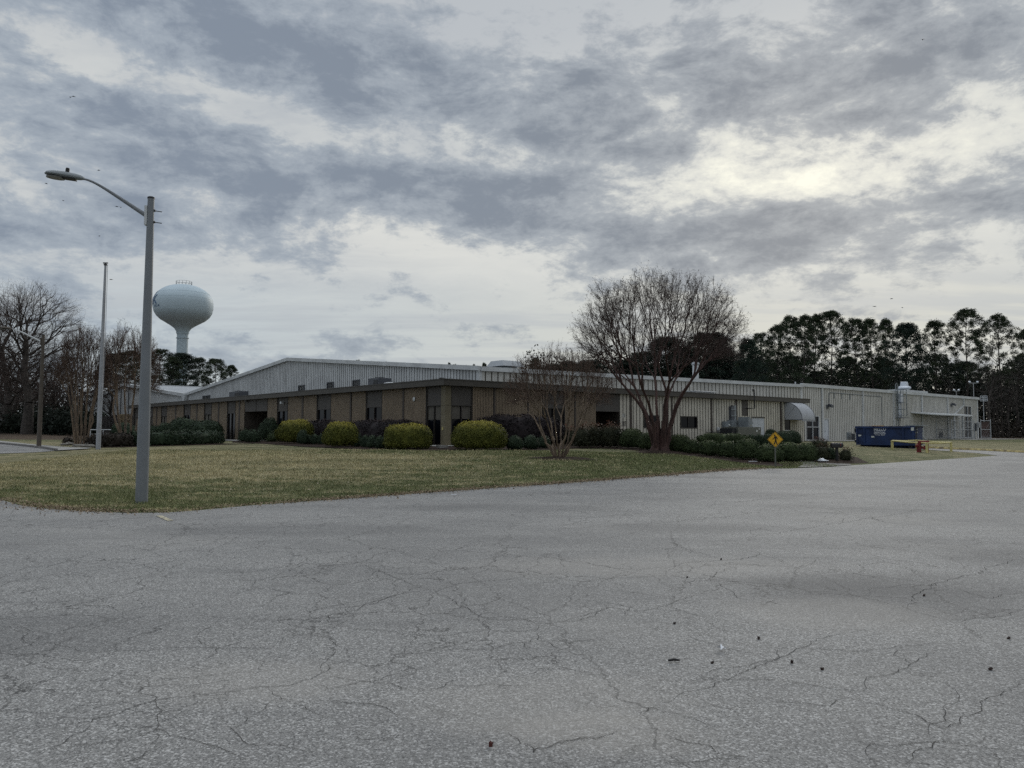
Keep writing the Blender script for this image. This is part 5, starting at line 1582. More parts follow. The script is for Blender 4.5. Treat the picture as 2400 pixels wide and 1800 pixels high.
# ---- pines
def pine_parts(root, H, seed, loc, rad=.20, nl=24, clumps=150, mat='needles', cw=2.8, start=.45, dense=70, size=.62):
    rng = np.random.default_rng(seed)
    lean = rng.normal(0, .3, 2)
    B = (Branches(), Branches())
    zs = np.linspace(0, H * .96, 8)
    tp = [np.array([lean[0] * (z / H) ** 2 * 2 + .15 * math.sin(z * .5 + seed), lean[1] * (z / H) ** 2 * 2, z]) for z in zs]
    for i in range(7):
        a, b = tp[i], tp[i + 1]
        B[0].add([a, (2 * a + b) / 3, (a + 2 * b) / 3, b], rad * (1 - .8 * zs[i] / H), rad * (1 - .8 * zs[i + 1] / H), 7)
    def axis(z): return np.stack([np.interp(z, zs, [q[0] for q in tp]), np.interp(z, zs, [q[1] for q in tp])], -1)
    # crown: tufts in an uneven egg, thick toward the top and the outside, thinning to bare limbs below
    t_ = 1 - rng.uniform(0, 1, clumps) ** 1.35 * (1 - start) 
    t_ = np.clip(t_, start, 1)
    q = (t_ - start) / (1 - start)
    az_ = rng.uniform(0, 2 * np.pi, clumps)
    env = cw * np.clip(np.sin(np.clip(1.02 - q, 0, 1) ** .55 * np.pi / 2 * 1.0), 0, 1) * (.55 + .45 * np.clip(q * 2.2, 0, 1))
    env *= 1 + .28 * np.sin(az_ * 2 + seed + q * 4) + .18 * np.sin(az_ * 3 + q * 9 + seed * 2)
    r = env * rng.uniform(.25, 1, clumps) ** .5
    z = H * t_ - .35
    ax = axis(z)
    C = np.stack([ax[:, 0] + np.cos(az_) * r, ax[:, 1] + np.sin(az_) * r, z + .12 * r], 1)
    drop = (q < .35) & (rng.random(clumps) < .45)
    C = C[~drop]
    lab = kmeans(C * np.array([1, 1, .8]), nl, rng, 8)
    for j in range(nl):
        Q = C[lab == j]
        if not len(Q): continue
        c = Q.mean(0); rr = math.hypot(*(c[:2] - axis(c[2])))
        za_ = max(H * start * .9, min(H * .95, c[2] - rr * .55 - .3))
        pos = np.array([*axis(za_), za_])
        d = unit(np.array([c[0] - pos[0], c[1] - pos[1], .25 * rr + .05]))
        grow(B, Q, pos, d, rng, .018, .5, (.4, .55), .08, curve=.5, thin_cut=.03)
    n = len(C) * dense
    sz = np.repeat(rng.uniform(.6, 1.25, len(C)) * size, dense)[:, None]
    P = np.repeat(C, dense, 0) + unit(rng.normal(size=(n, 3))) * rng.uniform(0, 1, (n, 1)) ** .45 * sz * np.array([1, 1, .8])
    v, f = cards(P, unit(rng.normal(size=(n, 3))), .25, rng, .42, tri=True)
    # a few dead stubs low on the trunk
    for i in range(7):
        z_ = H * rng.uniform(.2, start); a_ = rng.uniform(0, 6.28); p0 = np.array([*axis(z_), z_]); e = p0 + np.array([math.cos(a_), math.sin(a_), .15]) * rng.uniform(.6, 1.8)
        B[1].add([p0, (p0 + e) / 2, e], .03, .012, 4)
    vb, fb = B[0].mesh(); npmesh('trunk', vb + np.array(loc), fb, M['bark_pine'], root, smooth=True)
    vb, fb = B[1].mesh()
    o = npmesh('crown', np.concatenate([v, vb]) + np.array(loc), [f, fb + len(v)], [M[mat], M['bark_pine']], root)
    mi = np.zeros(len(f) + len(fb), np.int32); mi[len(f):] = 1
    o.data.polygons.foreach_set('material_index', mi)

PR = []
specs = [dict(H=24, seed=41, cw=3.7, start=.42, clumps=250, nl=26), dict(H=24, seed=42, cw=3.1, start=.46, clumps=200, nl=22), dict(H=24, seed=43, cw=4.1, start=.44, clumps=270, nl=26), dict(H=24, seed=44, cw=2.9, start=.38, clumps=210, nl=24), dict(H=20, seed=45, cw=3.8, start=.22, clumps=380, nl=34, mat='needles2', size=.75)]
ROW = [(1757, 788, 4), (1792, 771, 0), (1824, 752, 1), (1854, 729, 0), (1884, 728, 3), (1911, 727, 1), (1953, 718, 2), (2003, 736, 0), (2050, 737, 1), (2074, 738, 3), (2126, 750, 4), (2196, 740, 1), (2270, 715, 2), (2350, 725, 0), (2405, 762, 3)]
hues = ['short dark spreading', 'mid-height rounded', 'slim', 'full-crowned', 'narrow', 'flat-topped', 'tall umbrella-crowned', 'open-crowned', 'loose', 'twin-leaning', 'dense dark cone-shaped', 'open airy', 'tallest open-crowned', 'broad tall', 'right-edge']
protos = {}
def put_pine(px, yt, k, Yd, label, group, i=0, wide=1.0):
    p = at_px(px, Yd); Ht = atdepth(px, yt, Yd).z - p.z
    if k not in protos:
        t = thing('pine_tree', p, label, 'tree', group)
        sp = dict(specs[k]); Hh = sp.pop('H')
        pine_parts(t, Hh, loc=tuple(p), **sp)
        protos[k] = (t, Hh); s = Ht / (Hh * 1.035); t.scale = (s * wide, s * wide, s); return t
    src, Hh = protos[k]; s = Ht / (Hh * 1.035)
    r = copy_tree(src, p, i * 1.3 + .4, (s * wide, s * wide, s), label); r['group'] = group; return r
for i, (px, yt, k) in enumerate(ROW):
    put_pine(px, yt, k, [128, 134, 140, 131][i % 4] if k != 4 else 122, f'{hues[i]} pine, {ords[i]} from the left of the skyline row behind the workshop', 'skyline pines behind the workshop', i)
# pines standing behind and between, lower
rb = random.Random(9); n_ = 0
for i in range(20):
    px = 1745 + i * 35 + rb.uniform(-8, 8); yt = rb.uniform(822, 868)
    put_pine(px, yt, rb.choice([0, 1, 3, 4, 4]), rb.uniform(150, 175), 'dark pine of the second row filling the wood behind the skyline pines', 'second-row pines in the right wood', i + 3, 1.25)
LEFTP = [(298, 815, 1), (333, 822, 0), (366, 811, 0), (406, 830, 3), (429, 822, 4), (458, 832, 1), (505, 835, 2), (545, 850, 3), (268, 822, 4)]
ll_ = ['pine just left of the grey lamp pole, behind the myrtle twigs', 'pine hidden behind the grey lamp pole', 'tallest left pine, just right of the grey lamp pole', 'slim pine left of the water tower stem', 'dark narrow pine covering the water tower stem', 'pine just right of the water tower stem', 'round-crowned pine, second from the right of the left group', 'smallest pine, at the right end of the left group', 'dark pine behind the leaning myrtle']
for i, (px, yt, k) in enumerate(LEFTP):
    put_pine(px, yt, k, 165 + (i % 3) * 8, ll_[i], 'pines behind the far gable', i, 1.45)
MID = [(1562, 785, 4, 'dark rounded pine behind the middle of the large myrtle'), (1655, 773, 4, 'tallest dark pine behind the right half of the large myrtle'), (1605, 806, 4, 'dark pine between the two rounded ones behind the large myrtle'), (1518, 818, 4, 'low dark pine behind the left half of the large myrtle'), (1700, 808, 4, 'dark pine at the right edge of the large myrtle crown'),
       (1466, 838, 4, 'low evergreen left of the large myrtle stems'), (1250, 832, 1, 'thin pine just left of the small myrtle top'), (1290, 848, 4, 'low evergreen behind the small myrtle top'), (1392, 838, 4, 'low evergreen between the two myrtles'), (1340, 842, 4, 'low evergreen right of the small myrtle top')]
for i, (px, yt, k, lab) in enumerate(MID):
    put_pine(px, yt, k, 175 if yt > 800 else 160, lab, 'evergreens over the warehouse roof', i, 2.0 if k == 4 else 1.0)
TOPS = [(811, 838), (837, 836), (868, 840), (905, 842), (1050, 843), (1066, 847), (1090, 850), (1112, 847), (1133, 843), (1150, 848), (1222, 845), (1182, 846)]
for i, (px, yt) in enumerate(TOPS):
    put_pine(px, yt + 1, [1, 3, 0][i % 3], 260 + 10 * (i % 3), f'distant pine top peeking over the warehouse roof, {ords[i]} from the left', 'distant pine tops over the roof', i, .55)
# evergreen under-storey at the left, behind the drive
def loose(label, px, Yd, wpx, ytop, mat, group, seed, leaf=.28, n=1800):
    p = at_px(px, Yd); wdt = wpx / F * Yd; h = atdepth(px, ytop, Yd).z - p.z
    bush(label, 'evergreen', p, wdt / 2, wdt / 2 * .8, h, 0, M[mat], group=group, e=2.0, leaf=leaf, n=n, rough=.12, ragged=.5, name='evergreen_shrub', seed=seed, flat=.4)
LE = [(100, 108, 60, 965, 'dark evergreen beside the tallest oak trunk'), (135, 104, 60, 972, 'dark evergreen right behind the brown lamp post'), (168, 100, 62, 962, 'largest dark evergreen left of the left myrtle'), (215, 108, 60, 975, 'dark evergreen behind the flagpole foot'), (30, 112, 60, 972, 'dark evergreen between the two oak trunks')]
for i, (px, Yd, wp, yt, lab) in enumerate(LE):
    loose(lab, px, Yd, wp, yt, 'leaf_under', 'dark evergreens beyond the left drive', i)
# ---- wood that reads as one mass, low between and behind the trunks
def mass(name, label, x_range, Y_range, z_fn, n, size, mat, seed, floor=0.0):
    rng = np.random.default_rng(seed)
    px = rng.uniform(*x_range, n); Yd = rng.uniform(*Y_range, n)
    X_ = (px - 1200) / F * Yd
    zt = z_fn(px)
    lum = .75 + .25 * np.sin(px * .05 + Yd * .2) * np.sin(px * .017 + 2)
    Z_ = terr(X_, Yd) + floor + rng.uniform(0, 1, n) ** .9 * zt * lum
    P = np.stack([X_, Yd, Z_], 1)
    v, f = cards(P, unit(rng.normal(size=P.shape)), size, rng, .7)
    tag(npmesh(name, v, f, M[mat]), label, 'woodland', kind='stuff')
mass('woodland_undergrowth', 'dark wooded undergrowth between the pine trunks behind the workshop', (1700, 2700), (140, 172), lambda px: np.full(len(px), 15.5), 60000, .55, 'leaf_under', 1)
mass('woodland_undergrowth', 'grey-brown scrub along the edge of the right wood', (2280, 2700), (122, 150), lambda px: np.full(len(px), 4.0), 7000, .35, 'leaf_brown', 2)
mass('woodland_undergrowth', 'dense dark woodland behind the bare trees at the left', (-260, 345), (150, 185), lambda px: np.interp(px, [-260, 60, 200, 345], [12., 11., 10, 8]), 24000, .55, 'leaf_under', 3)
mass('woodland_undergrowth', 'brown brush at the foot of the left woodland', (-200, 320), (120, 150), lambda px: np.full(len(px), 3.5), 9000, .32, 'leaf_brown', 4)
mass('woodland_undergrowth', 'dark wood line seen low over the warehouse roof', (1230, 1800), (180, 215), lambda px: np.interp(px, [1230, 1330, 1800], [21., 22., 23.]), 42000, .6, 'leaf_under', 5)
# thin grey trunks in the right wood
gt = thing('bare_tree', at_px(2300, 126), 'x', 'tree', 'thin grey bare trees in the right wood')
oak_parts(gt, 13, 3.2, 160, 77, tuple(gt.location), mats=('bark_oak', 'bark_oak'), rtip=.02, tw_n=3, zc=.6, trunk_h=.3)
gx = [2318, 2340, 2362, 2385, 2150, 2215, 2080, 1990, 1930, 1870, 2330, 2410]
for i, px in enumerate(gx):
    p = at_px(px, 124 + (i * 5) % 18); s = .8 + .1 * (i % 4)
    lab = f'thin grey bare tree in the right wood, number {ords[i]} counted by height'
    pl = ['just right of the workshop corner', 'second right of the workshop corner', 'third right of the workshop corner', 'near the right edge of the photo', 'above the roof stack', 'above the right end of the workshop roof', 'left of the roof stack', 'above the middle of the workshop roof', 'above the white door', 'above the big two-pane window', 'behind the fenced cage', 'cut by the right edge']
    lab = 'thin grey bare tree ' + pl[i]
    if i == 0: gt.location = p; gt['label'] = lab
    else: copy_tree(gt, p, i * 2.2, s, lab)

# ------------------------------------------------------------------ grass blades and litter on the near lawn
def edge_dist(x, y):
    E_ = np.array(resample(EDGE + RIGHT, .4, closed=False))
    out = np.full(len(x), 99.)
    for i in range(0, len(x), 20000):
        out[i:i + 20000] = np.min(np.hypot(x[i:i + 20000, None] - E_[:, 0], y[i:i + 20000, None] - E_[:, 1]), 1)
    return out
rng = np.random.default_rng(99)
n = 300000
x = rng.uniform(-20, 14, n); y = 14.5 + rng.uniform(0, 1, n) ** 2.2 * 26
k = ~inside(lot, x, y) & ~inside(bedfront + bedback, x, y) & (np.abs(x) < .70 * y)
x, y = x[k], y[k]
cl_ = np.sin(x * 2.1 + np.sin(y * 1.7) * 2) * np.sin(y * 2.6 + np.sin(x * 1.3) * 2)
hb = (.035 + .028 * rng.random(len(x)) + .014 * cl_) * (1 + (y - 15) * .02)
z = terr(x, y)
an = rng.uniform(0, 2 * np.pi, len(x)); wd = .007 * (1 + (y - 15) * .07)
tx, ty = rng.normal(0, .025, len(x)), rng.normal(0, .025, len(x))
V = np.stack([np.stack([x - np.cos(an) * wd, y - np.sin(an) * wd, z], 1), np.stack([x + np.cos(an) * wd, y + np.sin(an) * wd, z], 1), np.stack([x + tx, y + ty, z + hb], 1)], 1).reshape(-1, 3)
tag(npmesh('lawn_grass', V, np.arange(len(V)).reshape(-1, 3), M['blades']), 'short patchy winter grass of the front lawn', 'grass', kind='stuff')
# dry leaves and clippings drifted along the edge of the asphalt
E_ = np.array(resample(EDGE, .05, closed=False)); n = 15000
i = rng.integers(0, len(E_), n); P = E_[i] + rng.normal(0, .22, (n, 2)) * rng.uniform(.3, 1.6, (n, 1)) + np.array([0, .12])
kk = (rng.random(n) < .25 + .75 * (np.sin(P[:, 0] * 1.3) * .5 + .5))
kk |= P[:, 0] > -4
P = P[kk]; n = len(P)
Pn = np.column_stack([P, terr(P[:, 0], P[:, 1]) + .022 + rng.uniform(0, .03, n)])
v, f = cards(Pn, unit(np.array([0, 0, 1.]) + rng.normal(0, .5, (n, 3))), .045, rng, .6)
M['litter'] = pmat('dry_leaf_litter', (.27, .215, .145), .9, 0, .3, 14, col2=(.10, .062, .038))
tag(npmesh('leaf_litter', v, f, M['litter']), 'dry leaves and clippings along the edge of the asphalt', 'leaf litter', kind='stuff')
n = 500
x = rng.uniform(-16, 13, n); y = rng.uniform(18, 40, n); k = ~inside(lot, x, y); x, y = x[k], y[k]
v, f = cards(np.column_stack([x, y, terr(x, y) + .06]), unit(np.array([0, 0, 1.]) + rng.normal(0, .4, (len(x), 3))), .055, rng, .7)
M['litter2'] = pmat('pale_fallen_leaves', (.42, .36, .26), .9, 0, .3, 14)
tag(npmesh('fallen_leaves', v, f, M['litter2']), 'pale fallen leaves scattered over the lawn', 'leaves', kind='stuff')
# ------------------------------------------------------------------ street furniture and equipment
def lamp(foot, Htop, arm_dir, label, mat, r0, r1, arm_len, rise, arm_r=(.06, .03), arm_mat=None, name='street_lamp'):
    t = thing(name, foot, label, 'street lamp')
    z = foot.z
    p = MB(); n = 24
    p.lathe((foot.x, foot.y, z - .1), [(r0, 0), (r0, .1), (r0 * .97, Htop * .25), ((r0 + r1) / 2, Htop * .55), (r1, Htop + .1)], n)
    p.build('pole', M[mat], t, smooth=True)
    c = MB(); c.lathe((foot.x, foot.y, z + Htop), [(r1 + .008, -.03), (r1 + .008, 0), (r1 * .7, .015), (.01, .02)], n); c.build('pole_cap', M['dark_metal'], t)
    d = Vector(arm_dir).normalized()
    base = foot + Vector((0, 0, Htop - .42)) + d * (r1 + .02)
    br = MB(); sd_ = Vector((-d.y, d.x, 0))
    br.box(base, d * .03, sd_ * .06, Vector((0, 0, .22))); br.build('arm_bracket', M['trim'] if mat == 'pole' else M[mat], t, bevel=.008)
    bo = MB()
    for dz in (.12, -.14):
        bo.tube([foot + Vector((0, 0, Htop - .42 + dz)) - d * (r1 - .01), foot + Vector((0, 0, Htop - .44 + dz)) - d * (r1 + .17)], .010, 6)
        bo.tube([foot + Vector((0, 0, Htop - .42 + dz)) - d * (r1 - .01), foot + Vector((0, 0, Htop - .42 + dz)) - d * (r1 + .03)], .028, 8)
    bo.build('through_bolts', M['dark_metal'], t)
    N = 14; pts = []
    for i in range(N + 1):
        s = i / N
        pts.append(base + d * (arm_len * s) + Vector((0, 0, rise * (1.14 * s - .14 * s ** 7))))
    a = MB(); a.tube(pts, [arm_r[0] * (1 - s / N) + arm_r[1] * (s / N) for s in range(N + 1)], 12); a.build('arm', M[arm_mat or mat], t, smooth=True)
    e = pts[-1]; tilt = Vector((0, 0, 1))
    hd = (d + Vector((0, 0, .10))).normalized(); up = sd_.cross(hd).normalized()
    if up.z < 0: up = -up
    # cobra head: loft of half-oval sections
    L = .78; S = [(-.02, .045, .04, .035), (.06, .085, .075, .06), (.16, .11, .09, .075), (.40, .15, .10, .075), (.60, .155, .09, .06), (.72, .12, .06, .045), (.78, .04, .025, .03)]
    h = MB(); k = 16
    for s_, w_, tp, bt in S:
        for j in range(k):
            th = 2 * math.pi * j / k
            yy = math.cos(th) * w_; zz = math.sin(th) * (tp if math.sin(th) > 0 else bt * .55)
            h.v.append(tuple(e + hd * s_ + sd_ * yy + up * zz))
    for i in range(len(S) - 1):
        for j in range(k):
            j2 = (j + 1) % k; h.f.append((i * k + j, i * k + j2, (i + 1) * k + j2, (i + 1) * k + j))
    h.f.append(tuple(range(k))[::-1]); h.f.append(tuple((len(S) - 1) * k + j for j in range(k)))
    ho = h.build('lamp_head', M[mat] if mat != 'pole' else M['grey_eq'], t, smooth=True)
    l = MB(); 
    ell = [e + hd * (.56 + .19 * math.cos(x)) + sd_ * (.125 * math.sin(x)) - up * .045 for x in np.linspace(0, 2 * math.pi, 20)[:-1]]
    l.prism(ell, -up * .035); l.build('lens', M['lens'], ho)
    b_ = MB(); b_.box(e + hd * .27 - up * .047, hd * .12, sd_ * .09, up * .012); b_.build('ballast_door', M['black'], ho)
    pc = MB(); pc.lathe((0, 0, 0), [(.04, 0), (.042, .07), (.036, .095), (.01, .10)], 12)
    c0 = e + hd * .34 + up * .095
    pc.v = [tuple(c0 + sd_ * v[0] + hd * v[1] + up * v[2]) for v in pc.v]
    pc.build('photocell', M['black'], ho, smooth=True)
    return t

f1 = g(331.5, 1180)
top = atdepth(342, 460, f1.y + .05)
f1 = f1 * (1 + .13 / f1.y); f1.z = tz(f1.x, f1.y)
H1 = top.z - f1.z
# the arm tip in the photo sits left and a little nearer or farther: solve for length along a chosen heading
tipray = atdepth(183, 419, f1.y - .25)
ad = Vector((tipray.x - top.x, tipray.y - f1.y, 0)); AL = ad.length - .12
rise1 = tipray.z - (f1.z + H1 - .42)
lt = lamp(f1, H1, ad, 'tall grey street lamp in the foreground lawn with its arm reaching left', 'pole', .130, .070, AL, rise1, arm_r=(.05, .022))
f2 = g(91, 1048.5)
t2 = atdepth(91, 790, f2.y); tip2 = atdepth(28, 771, f2.y - .4)
ad2 = Vector((tip2.x - f2.x, tip2.y - f2.y, 0))
lamp(f2, t2.z - f2.z + .15, ad2, 'smaller brown street lamp at the far left beside the footpath', 'pole_brown', .125, .085, ad2.length - .1, tip2.z - (t2.z - .27), arm_mat='trim')

# flagpole
f3 = g(230, 1053); tp3 = atdepth(246, 621, f3.y)
t = thing('flagpole', f3, 'white weathered flagpole without a flag on the left lawn', 'flagpole')
p = MB(); Hf = tp3.z - f3.z
p.tube([f3 + Vector((0, 0, -.1)), f3 + Vector((.02, 0, Hf * .35)), f3 + Vector((.05, 0, Hf))], [.125, .11, .06], 16); p.build('pole', M['pole_white'], t, smooth=True)
k = MB(); k.lathe((f3.x + .05, f3.y, f3.z + Hf), [(.09, -.02), (.10, .03), (.05, .06), (.035, .10)], 12); k.box(f3 + Vector((.05, 0, Hf + .11)), (.13, 0, 0), (0, .03, 0), (0, 0, .03)); k.build('truck_pulley', M['dark_metal'], t)
r_ = MB(); r_.tube([f3 + Vector((.19, -.04, Hf)), f3 + Vector((.22, -.06, Hf * .5)), f3 + Vector((.17, -.10, 1.3))], .012, 5); r_.build('halyard', M['pole_white'], t)
k = MB(); k.tube([f3 + Vector((.14, -.1, 1.2)), f3 + Vector((.14, -.1, 1.45))], .02, 6); k.build('cleat', M['galv'], t)

# ---- text helper
def text_geo(body, size=1.0, offset=0.0, align='CENTER', spacing=1.0, line=1.0, fine=0):
    cu = bpy.data.curves.new('lettering', 'FONT'); cu.body = body; cu.size = size; cu.offset = offset
    cu.align_x = align; cu.space_character = spacing; cu.space_line = line; cu.resolution_u = 3
    o = bpy.data.objects.new('lettering', cu); COL.objects.link(o)
    dg = bpy.context.evaluated_depsgraph_get(); dg.update()
    me = bpy.data.meshes.new_from_object(o.evaluated_get(dg))
    V = [v.co.copy() for v in me.vertices]; Fc = [tuple(p.vertices) for p in me.polygons]
    if fine:
        bm = bmesh.new(); bm.from_mesh(me); bmesh.ops.triangulate(bm, faces=bm.faces)
        for _ in range(4):
            es = [e for e in bm.edges if e.calc_length() > fine]
            if not es: break
            bmesh.ops.subdivide_edges(bm, edges=es, cuts=1); bmesh.ops.triangulate(bm, faces=bm.faces)
        bm.to_mesh(me); bm.free()
        V = [v.co.copy() for v in me.vertices]; Fc = [tuple(p.vertices) for p in me.polygons]
    bpy.data.objects.remove(o); bpy.data.meshes.remove(me); bpy.data.curves.remove(cu)
    return V, Fc

# ---- water tower
D = 235.0
ct = atdepth(430, 712, D); c0 = Vector((ct.x, ct.y, tz(ct.x, ct.y)))
S_ = D / F
Rt = 66.5 * S_
zc0 = ct.z - c0.z
t = thing('water_tower', c0, 'pale blue bulb-tanked water tower rising behind the far pines', 'water tower')
def zz(py): return atdepth(430, py, D).z - c0.z
prof = [(Rt * 1.0, zz(712))]
up_ = []; n = 16
for i in range(n + 1):
    a = i / n * math.pi / 2; up_.append((Rt * math.cos(a) ** .92, zz(712) + (zz(667.5) - zz(712)) * math.sin(a)))
dn = [(Rt * .995, zz(722)), (Rt * .96, zz(733)), (Rt * .88, zz(742)), (Rt * .74, zz(750.5)), (Rt * .56, zz(757.5)), (Rt * .40, zz(764)), (Rt * .28, zz(770)), (Rt * .215, zz(777)), (Rt * .19, zz(785))]
pr = dn[::-1] + up_; pr[-1] = (.3, pr[-1][1])
tk = MB(); tk.lathe(c0, pr, 64); tk.build('tank', M['tower'], t, smooth=True)
st = MB(); st.lathe(c0, [(Rt * .26, -1), (Rt * .20, zz(960)), (Rt * .188, zz(870)), (Rt * .188, zz(784.8))], 32); st.build('stem', M['tower'], t, smooth=True)
bn = MB()
for y_ in (781, 792.5): bn.lathe(c0, [(Rt * .19, zz(y_) - .15), (Rt * .215, zz(y_) - .1), (Rt * .215, zz(y_) + .1), (Rt * .19, zz(y_) + .15)], 32)
bn.build('ring_band', M['tower'], t)
sm_ = MB()
for y_ in (690, 703, 717, 731): 
    z_ = zz(y_); q_ = (z_ - zz(712)) / (zz(667.5) - zz(712)) if z_ > zz(712) else 0
    r_ = Rt * math.cos(math.asin(q_)) ** .92 if z_ > zz(712) else np.interp(z_, [e[1] for e in dn[::-1]], [e[0] for e in dn[::-1]])
    sm_.tube([c0 + Vector((r_ * math.cos(a), r_ * math.sin(a), z_)) for a in np.linspace(0, 2 * math.pi, 65)], .035, 4, cap=False)
sm_.build('weld_seam', M['tower'], t, smooth=True)
rl = MB(); zr0 = zz(669); Rr = 17.5 * S_
for h_ in (.5, 1.2): rl.tube([c0 + Vector((Rr * math.cos(a), Rr * math.sin(a), zr0 + h_)) for a in np.linspace(0, 2 * math.pi, 33)], .035, 5, cap=False)
for a in np.linspace(0, 2 * math.pi, 15)[:-1]: rl.tube([c0 + Vector((Rr * math.cos(a), Rr * math.sin(a), zr0 - .6)), c0 + Vector((Rr * math.cos(a), Rr * math.sin(a), zr0 + 1.2))], .05, 5)
rl.build('roof_railing', M['grey_eq'], t)
def on_tank(V, az0, zmid):
    out = []
    for v in V:
        z_ = zmid + v.y
        # radius of the shell at this height
        if z_ > zz(712): q = (z_ - zz(712)) / (zz(667.5) - zz(712)); r = Rt * max(.05, math.cos(math.asin(min(.99, q)))) ** .92
        else: r = np.interp(z_, [d_[1] for d_ in dn[::-1]], [d_[0] for d_ in dn[::-1]])
        r += .09
        a = az0 + v.x / Rt
        out.append((c0.x + r * math.cos(a), c0.y + r * math.sin(a), c0.z + z_))
    return out
# azimuth of the left silhouette is 180 deg from +x seen from the camera; lettering wraps round it
vl = math.atan2(-c0.y, -c0.x)           # towards the camera
V, Fc = text_geo('lk', 6.0, .06, fine=.6)
lt_ = MB(); lt_.v = on_tank(V, vl - R(73), zz(708) - 1.5); lt_.f = Fc; lt_.build('lettering', M['letter_blue'], t)
V, Fc = text_geo("I N I A", 1.1, .02, fine=.5)
lt_ = MB(); lt_.v = on_tank(V, vl - R(60), zz(727)); lt_.f = Fc; lt_.build('lettering', M['letter_blue'], t)

# ---- rooftop units on the office
def box_unit(name, l, r, tp, a_pos, width_a, hgt, label, mat, cat, fan=True):
    b1 = ona(l, tp, a_pos)[0]; b0 = ona(r, tp, a_pos)[0]; zt = ona((l + r) / 2, tp, a_pos)[1]
    zb = ZT - .02 if hgt is None else zt - hgt
    t = thing(name, W(a_pos + width_a / 2, (b0 + b1) / 2, zb), label, cat)
    m_ = MB(); m_.bb(a_pos, a_pos + width_a, b0, b1, zb + .12, zt); m_.build('casing', M[mat], t, bevel=.02)
    g_ = MB(); n_ = 5
    g_.bb(a_pos - .02, a_pos - .004, b0 + .1, b0 + (b1 - b0) * .45, zb + .25, zt - .15)
    g_.build('grille', M['dark_metal'], t)
    f_ = MB(); f_.bb(a_pos + .1, a_pos + width_a - .1, b0 + .1, b1 - .1, zb - .1, zb + .12); f_.build('roof_curb', M['flatroof'], t)
    if fan:
        f_ = MB(); f_.lathe(W(a_pos + width_a / 2, (b0 + b1) / 2, zt - .01), [(.36, 0), (.36, .08), (.32, .08), (.05, .03)], 18); f_.build('fan_guard', M['dark_metal'], t)
    return t
box_unit('rooftop_unit', 537, 562, 917.5, 1.6, .9, None, 'dark air-conditioning unit on the left part of the office roof', 'grey_dk', 'rooftop unit')
box_unit('rooftop_unit', 862, 887, 886, 2.0, 1.1, None, 'larger grey air-conditioning unit on the office roof below the gable vents', 'grey_dk', 'rooftop unit')
def roof_vent(px, top, label, kind):
    a = 1.0; b, zt = ona(px, top, a); zb = ZT - .03
    if kind == 'pipe':
        m_ = MB(); m_.lathe(W(a, b, zb), [(.09, 0), (.09, zt - zb - .12), (.15, zt - zb - .12), (.15, zt - zb - .03), (.05, zt - zb)], 14)
        o = m_.build('roof_vent', M['black'], None, origin=W(a, b, zb))
    elif kind == 'cone':
        m_ = MB(); m_.lathe(W(a, b, zb), [(.16, 0), (.12, .1), (.03, zt - zb)], 12)
        o = m_.build('roof_vent', M['black'], None, origin=W(a, b, zb))
    else:
        m_ = MB(); m_.lathe(W(a, b, zb), [(.30, 0), (.30, .1), (.42, .12), (.40, zt - zb - .05), (.18, zt - zb)], 16)
        o = m_.build('roof_vent', M['trim'], None, origin=W(a, b, zb))
    tag(o, label, 'roof vent')
roof_vent(1035, 884.5, 'black capped vent pipe at the office corner roof', 'pipe')
roof_vent(944.5, 893.5, 'small black cone on the office roof edge', 'cone')
roof_vent(913, 896, 'pale squat roof vent right of the larger air-conditioning unit', 'dome')
# antenna-like brackets left
b, z_ = ona(510, 922, AG)
# white low roof hatch over the cream wing
a0, zt = onb(1621, 916, 1.6); a1 = onb(1665, 918, 1.6)[0]
t = thing('roof_hatch', W((a0 + a1) / 2, 1.6, ZT), 'low white roof vent housing on the cream wing, right of the large myrtle', 'roof vent')
m_ = MB(); m_.bb(a0, a1, 1.2, 2.0, ZT - .02, zt - .1); m_.build('casing', M['trim'], t, bevel=.02)
m_ = MB(); m_.bb(a0 - .12, a1 + .12, 1.1, 2.1, zt - .08, zt); m_.build('lid', M['trim'], t, bevel=.02)
# hooded ventilator on the warehouse roof
bq = 14.0; a0, zt = onb(1159, 845, bq); a1 = onb(1209, 845, bq)[0]; zq = zc_ + (zpk - zc_) * (bq - BT) / (bpk - BT)
t = thing('roof_ventilator', W((a0 + a1) / 2, bq, zq), 'grey hooded ventilator on the warehouse roof above the small myrtle', 'roof vent')
m_ = MB(); m_.bb(a0 + .5, a1 - .5, bq - .8, bq + .8, zq - .1, zt - .55); m_.build('throat', M['grey_eq'], t)
m_ = MB(); c = W((a0 + a1) / 2, bq, zt - .3); hw = (a1 - a0) / 2
lo = [c - U3 * hw - V3 * 1.2 - Vector((0, 0, .2)), c + U3 * hw - V3 * 1.2 - Vector((0, 0, .2)), c + U3 * hw + V3 * 1.2 - Vector((0, 0, .2)), c - U3 * hw + V3 * 1.2 - Vector((0, 0, .2))]
hi = [c - U3 * hw * .8 - V3 * .8 + Vector((0, 0, .3)), c + U3 * hw * .8 - V3 * .8 + Vector((0, 0, .3)), c + U3 * hw * .8 + V3 * .8 + Vector((0, 0, .3)), c - U3 * hw * .8 + V3 * .8 + Vector((0, 0, .3))]
m_.add(lo + hi, [(0, 1, 5, 4), (1, 2, 6, 5), (2, 3, 7, 6), (3, 0, 4, 7), (4, 5, 6, 7), (3, 2, 1, 0)]); m_.build('hood', M['roofm'], t)
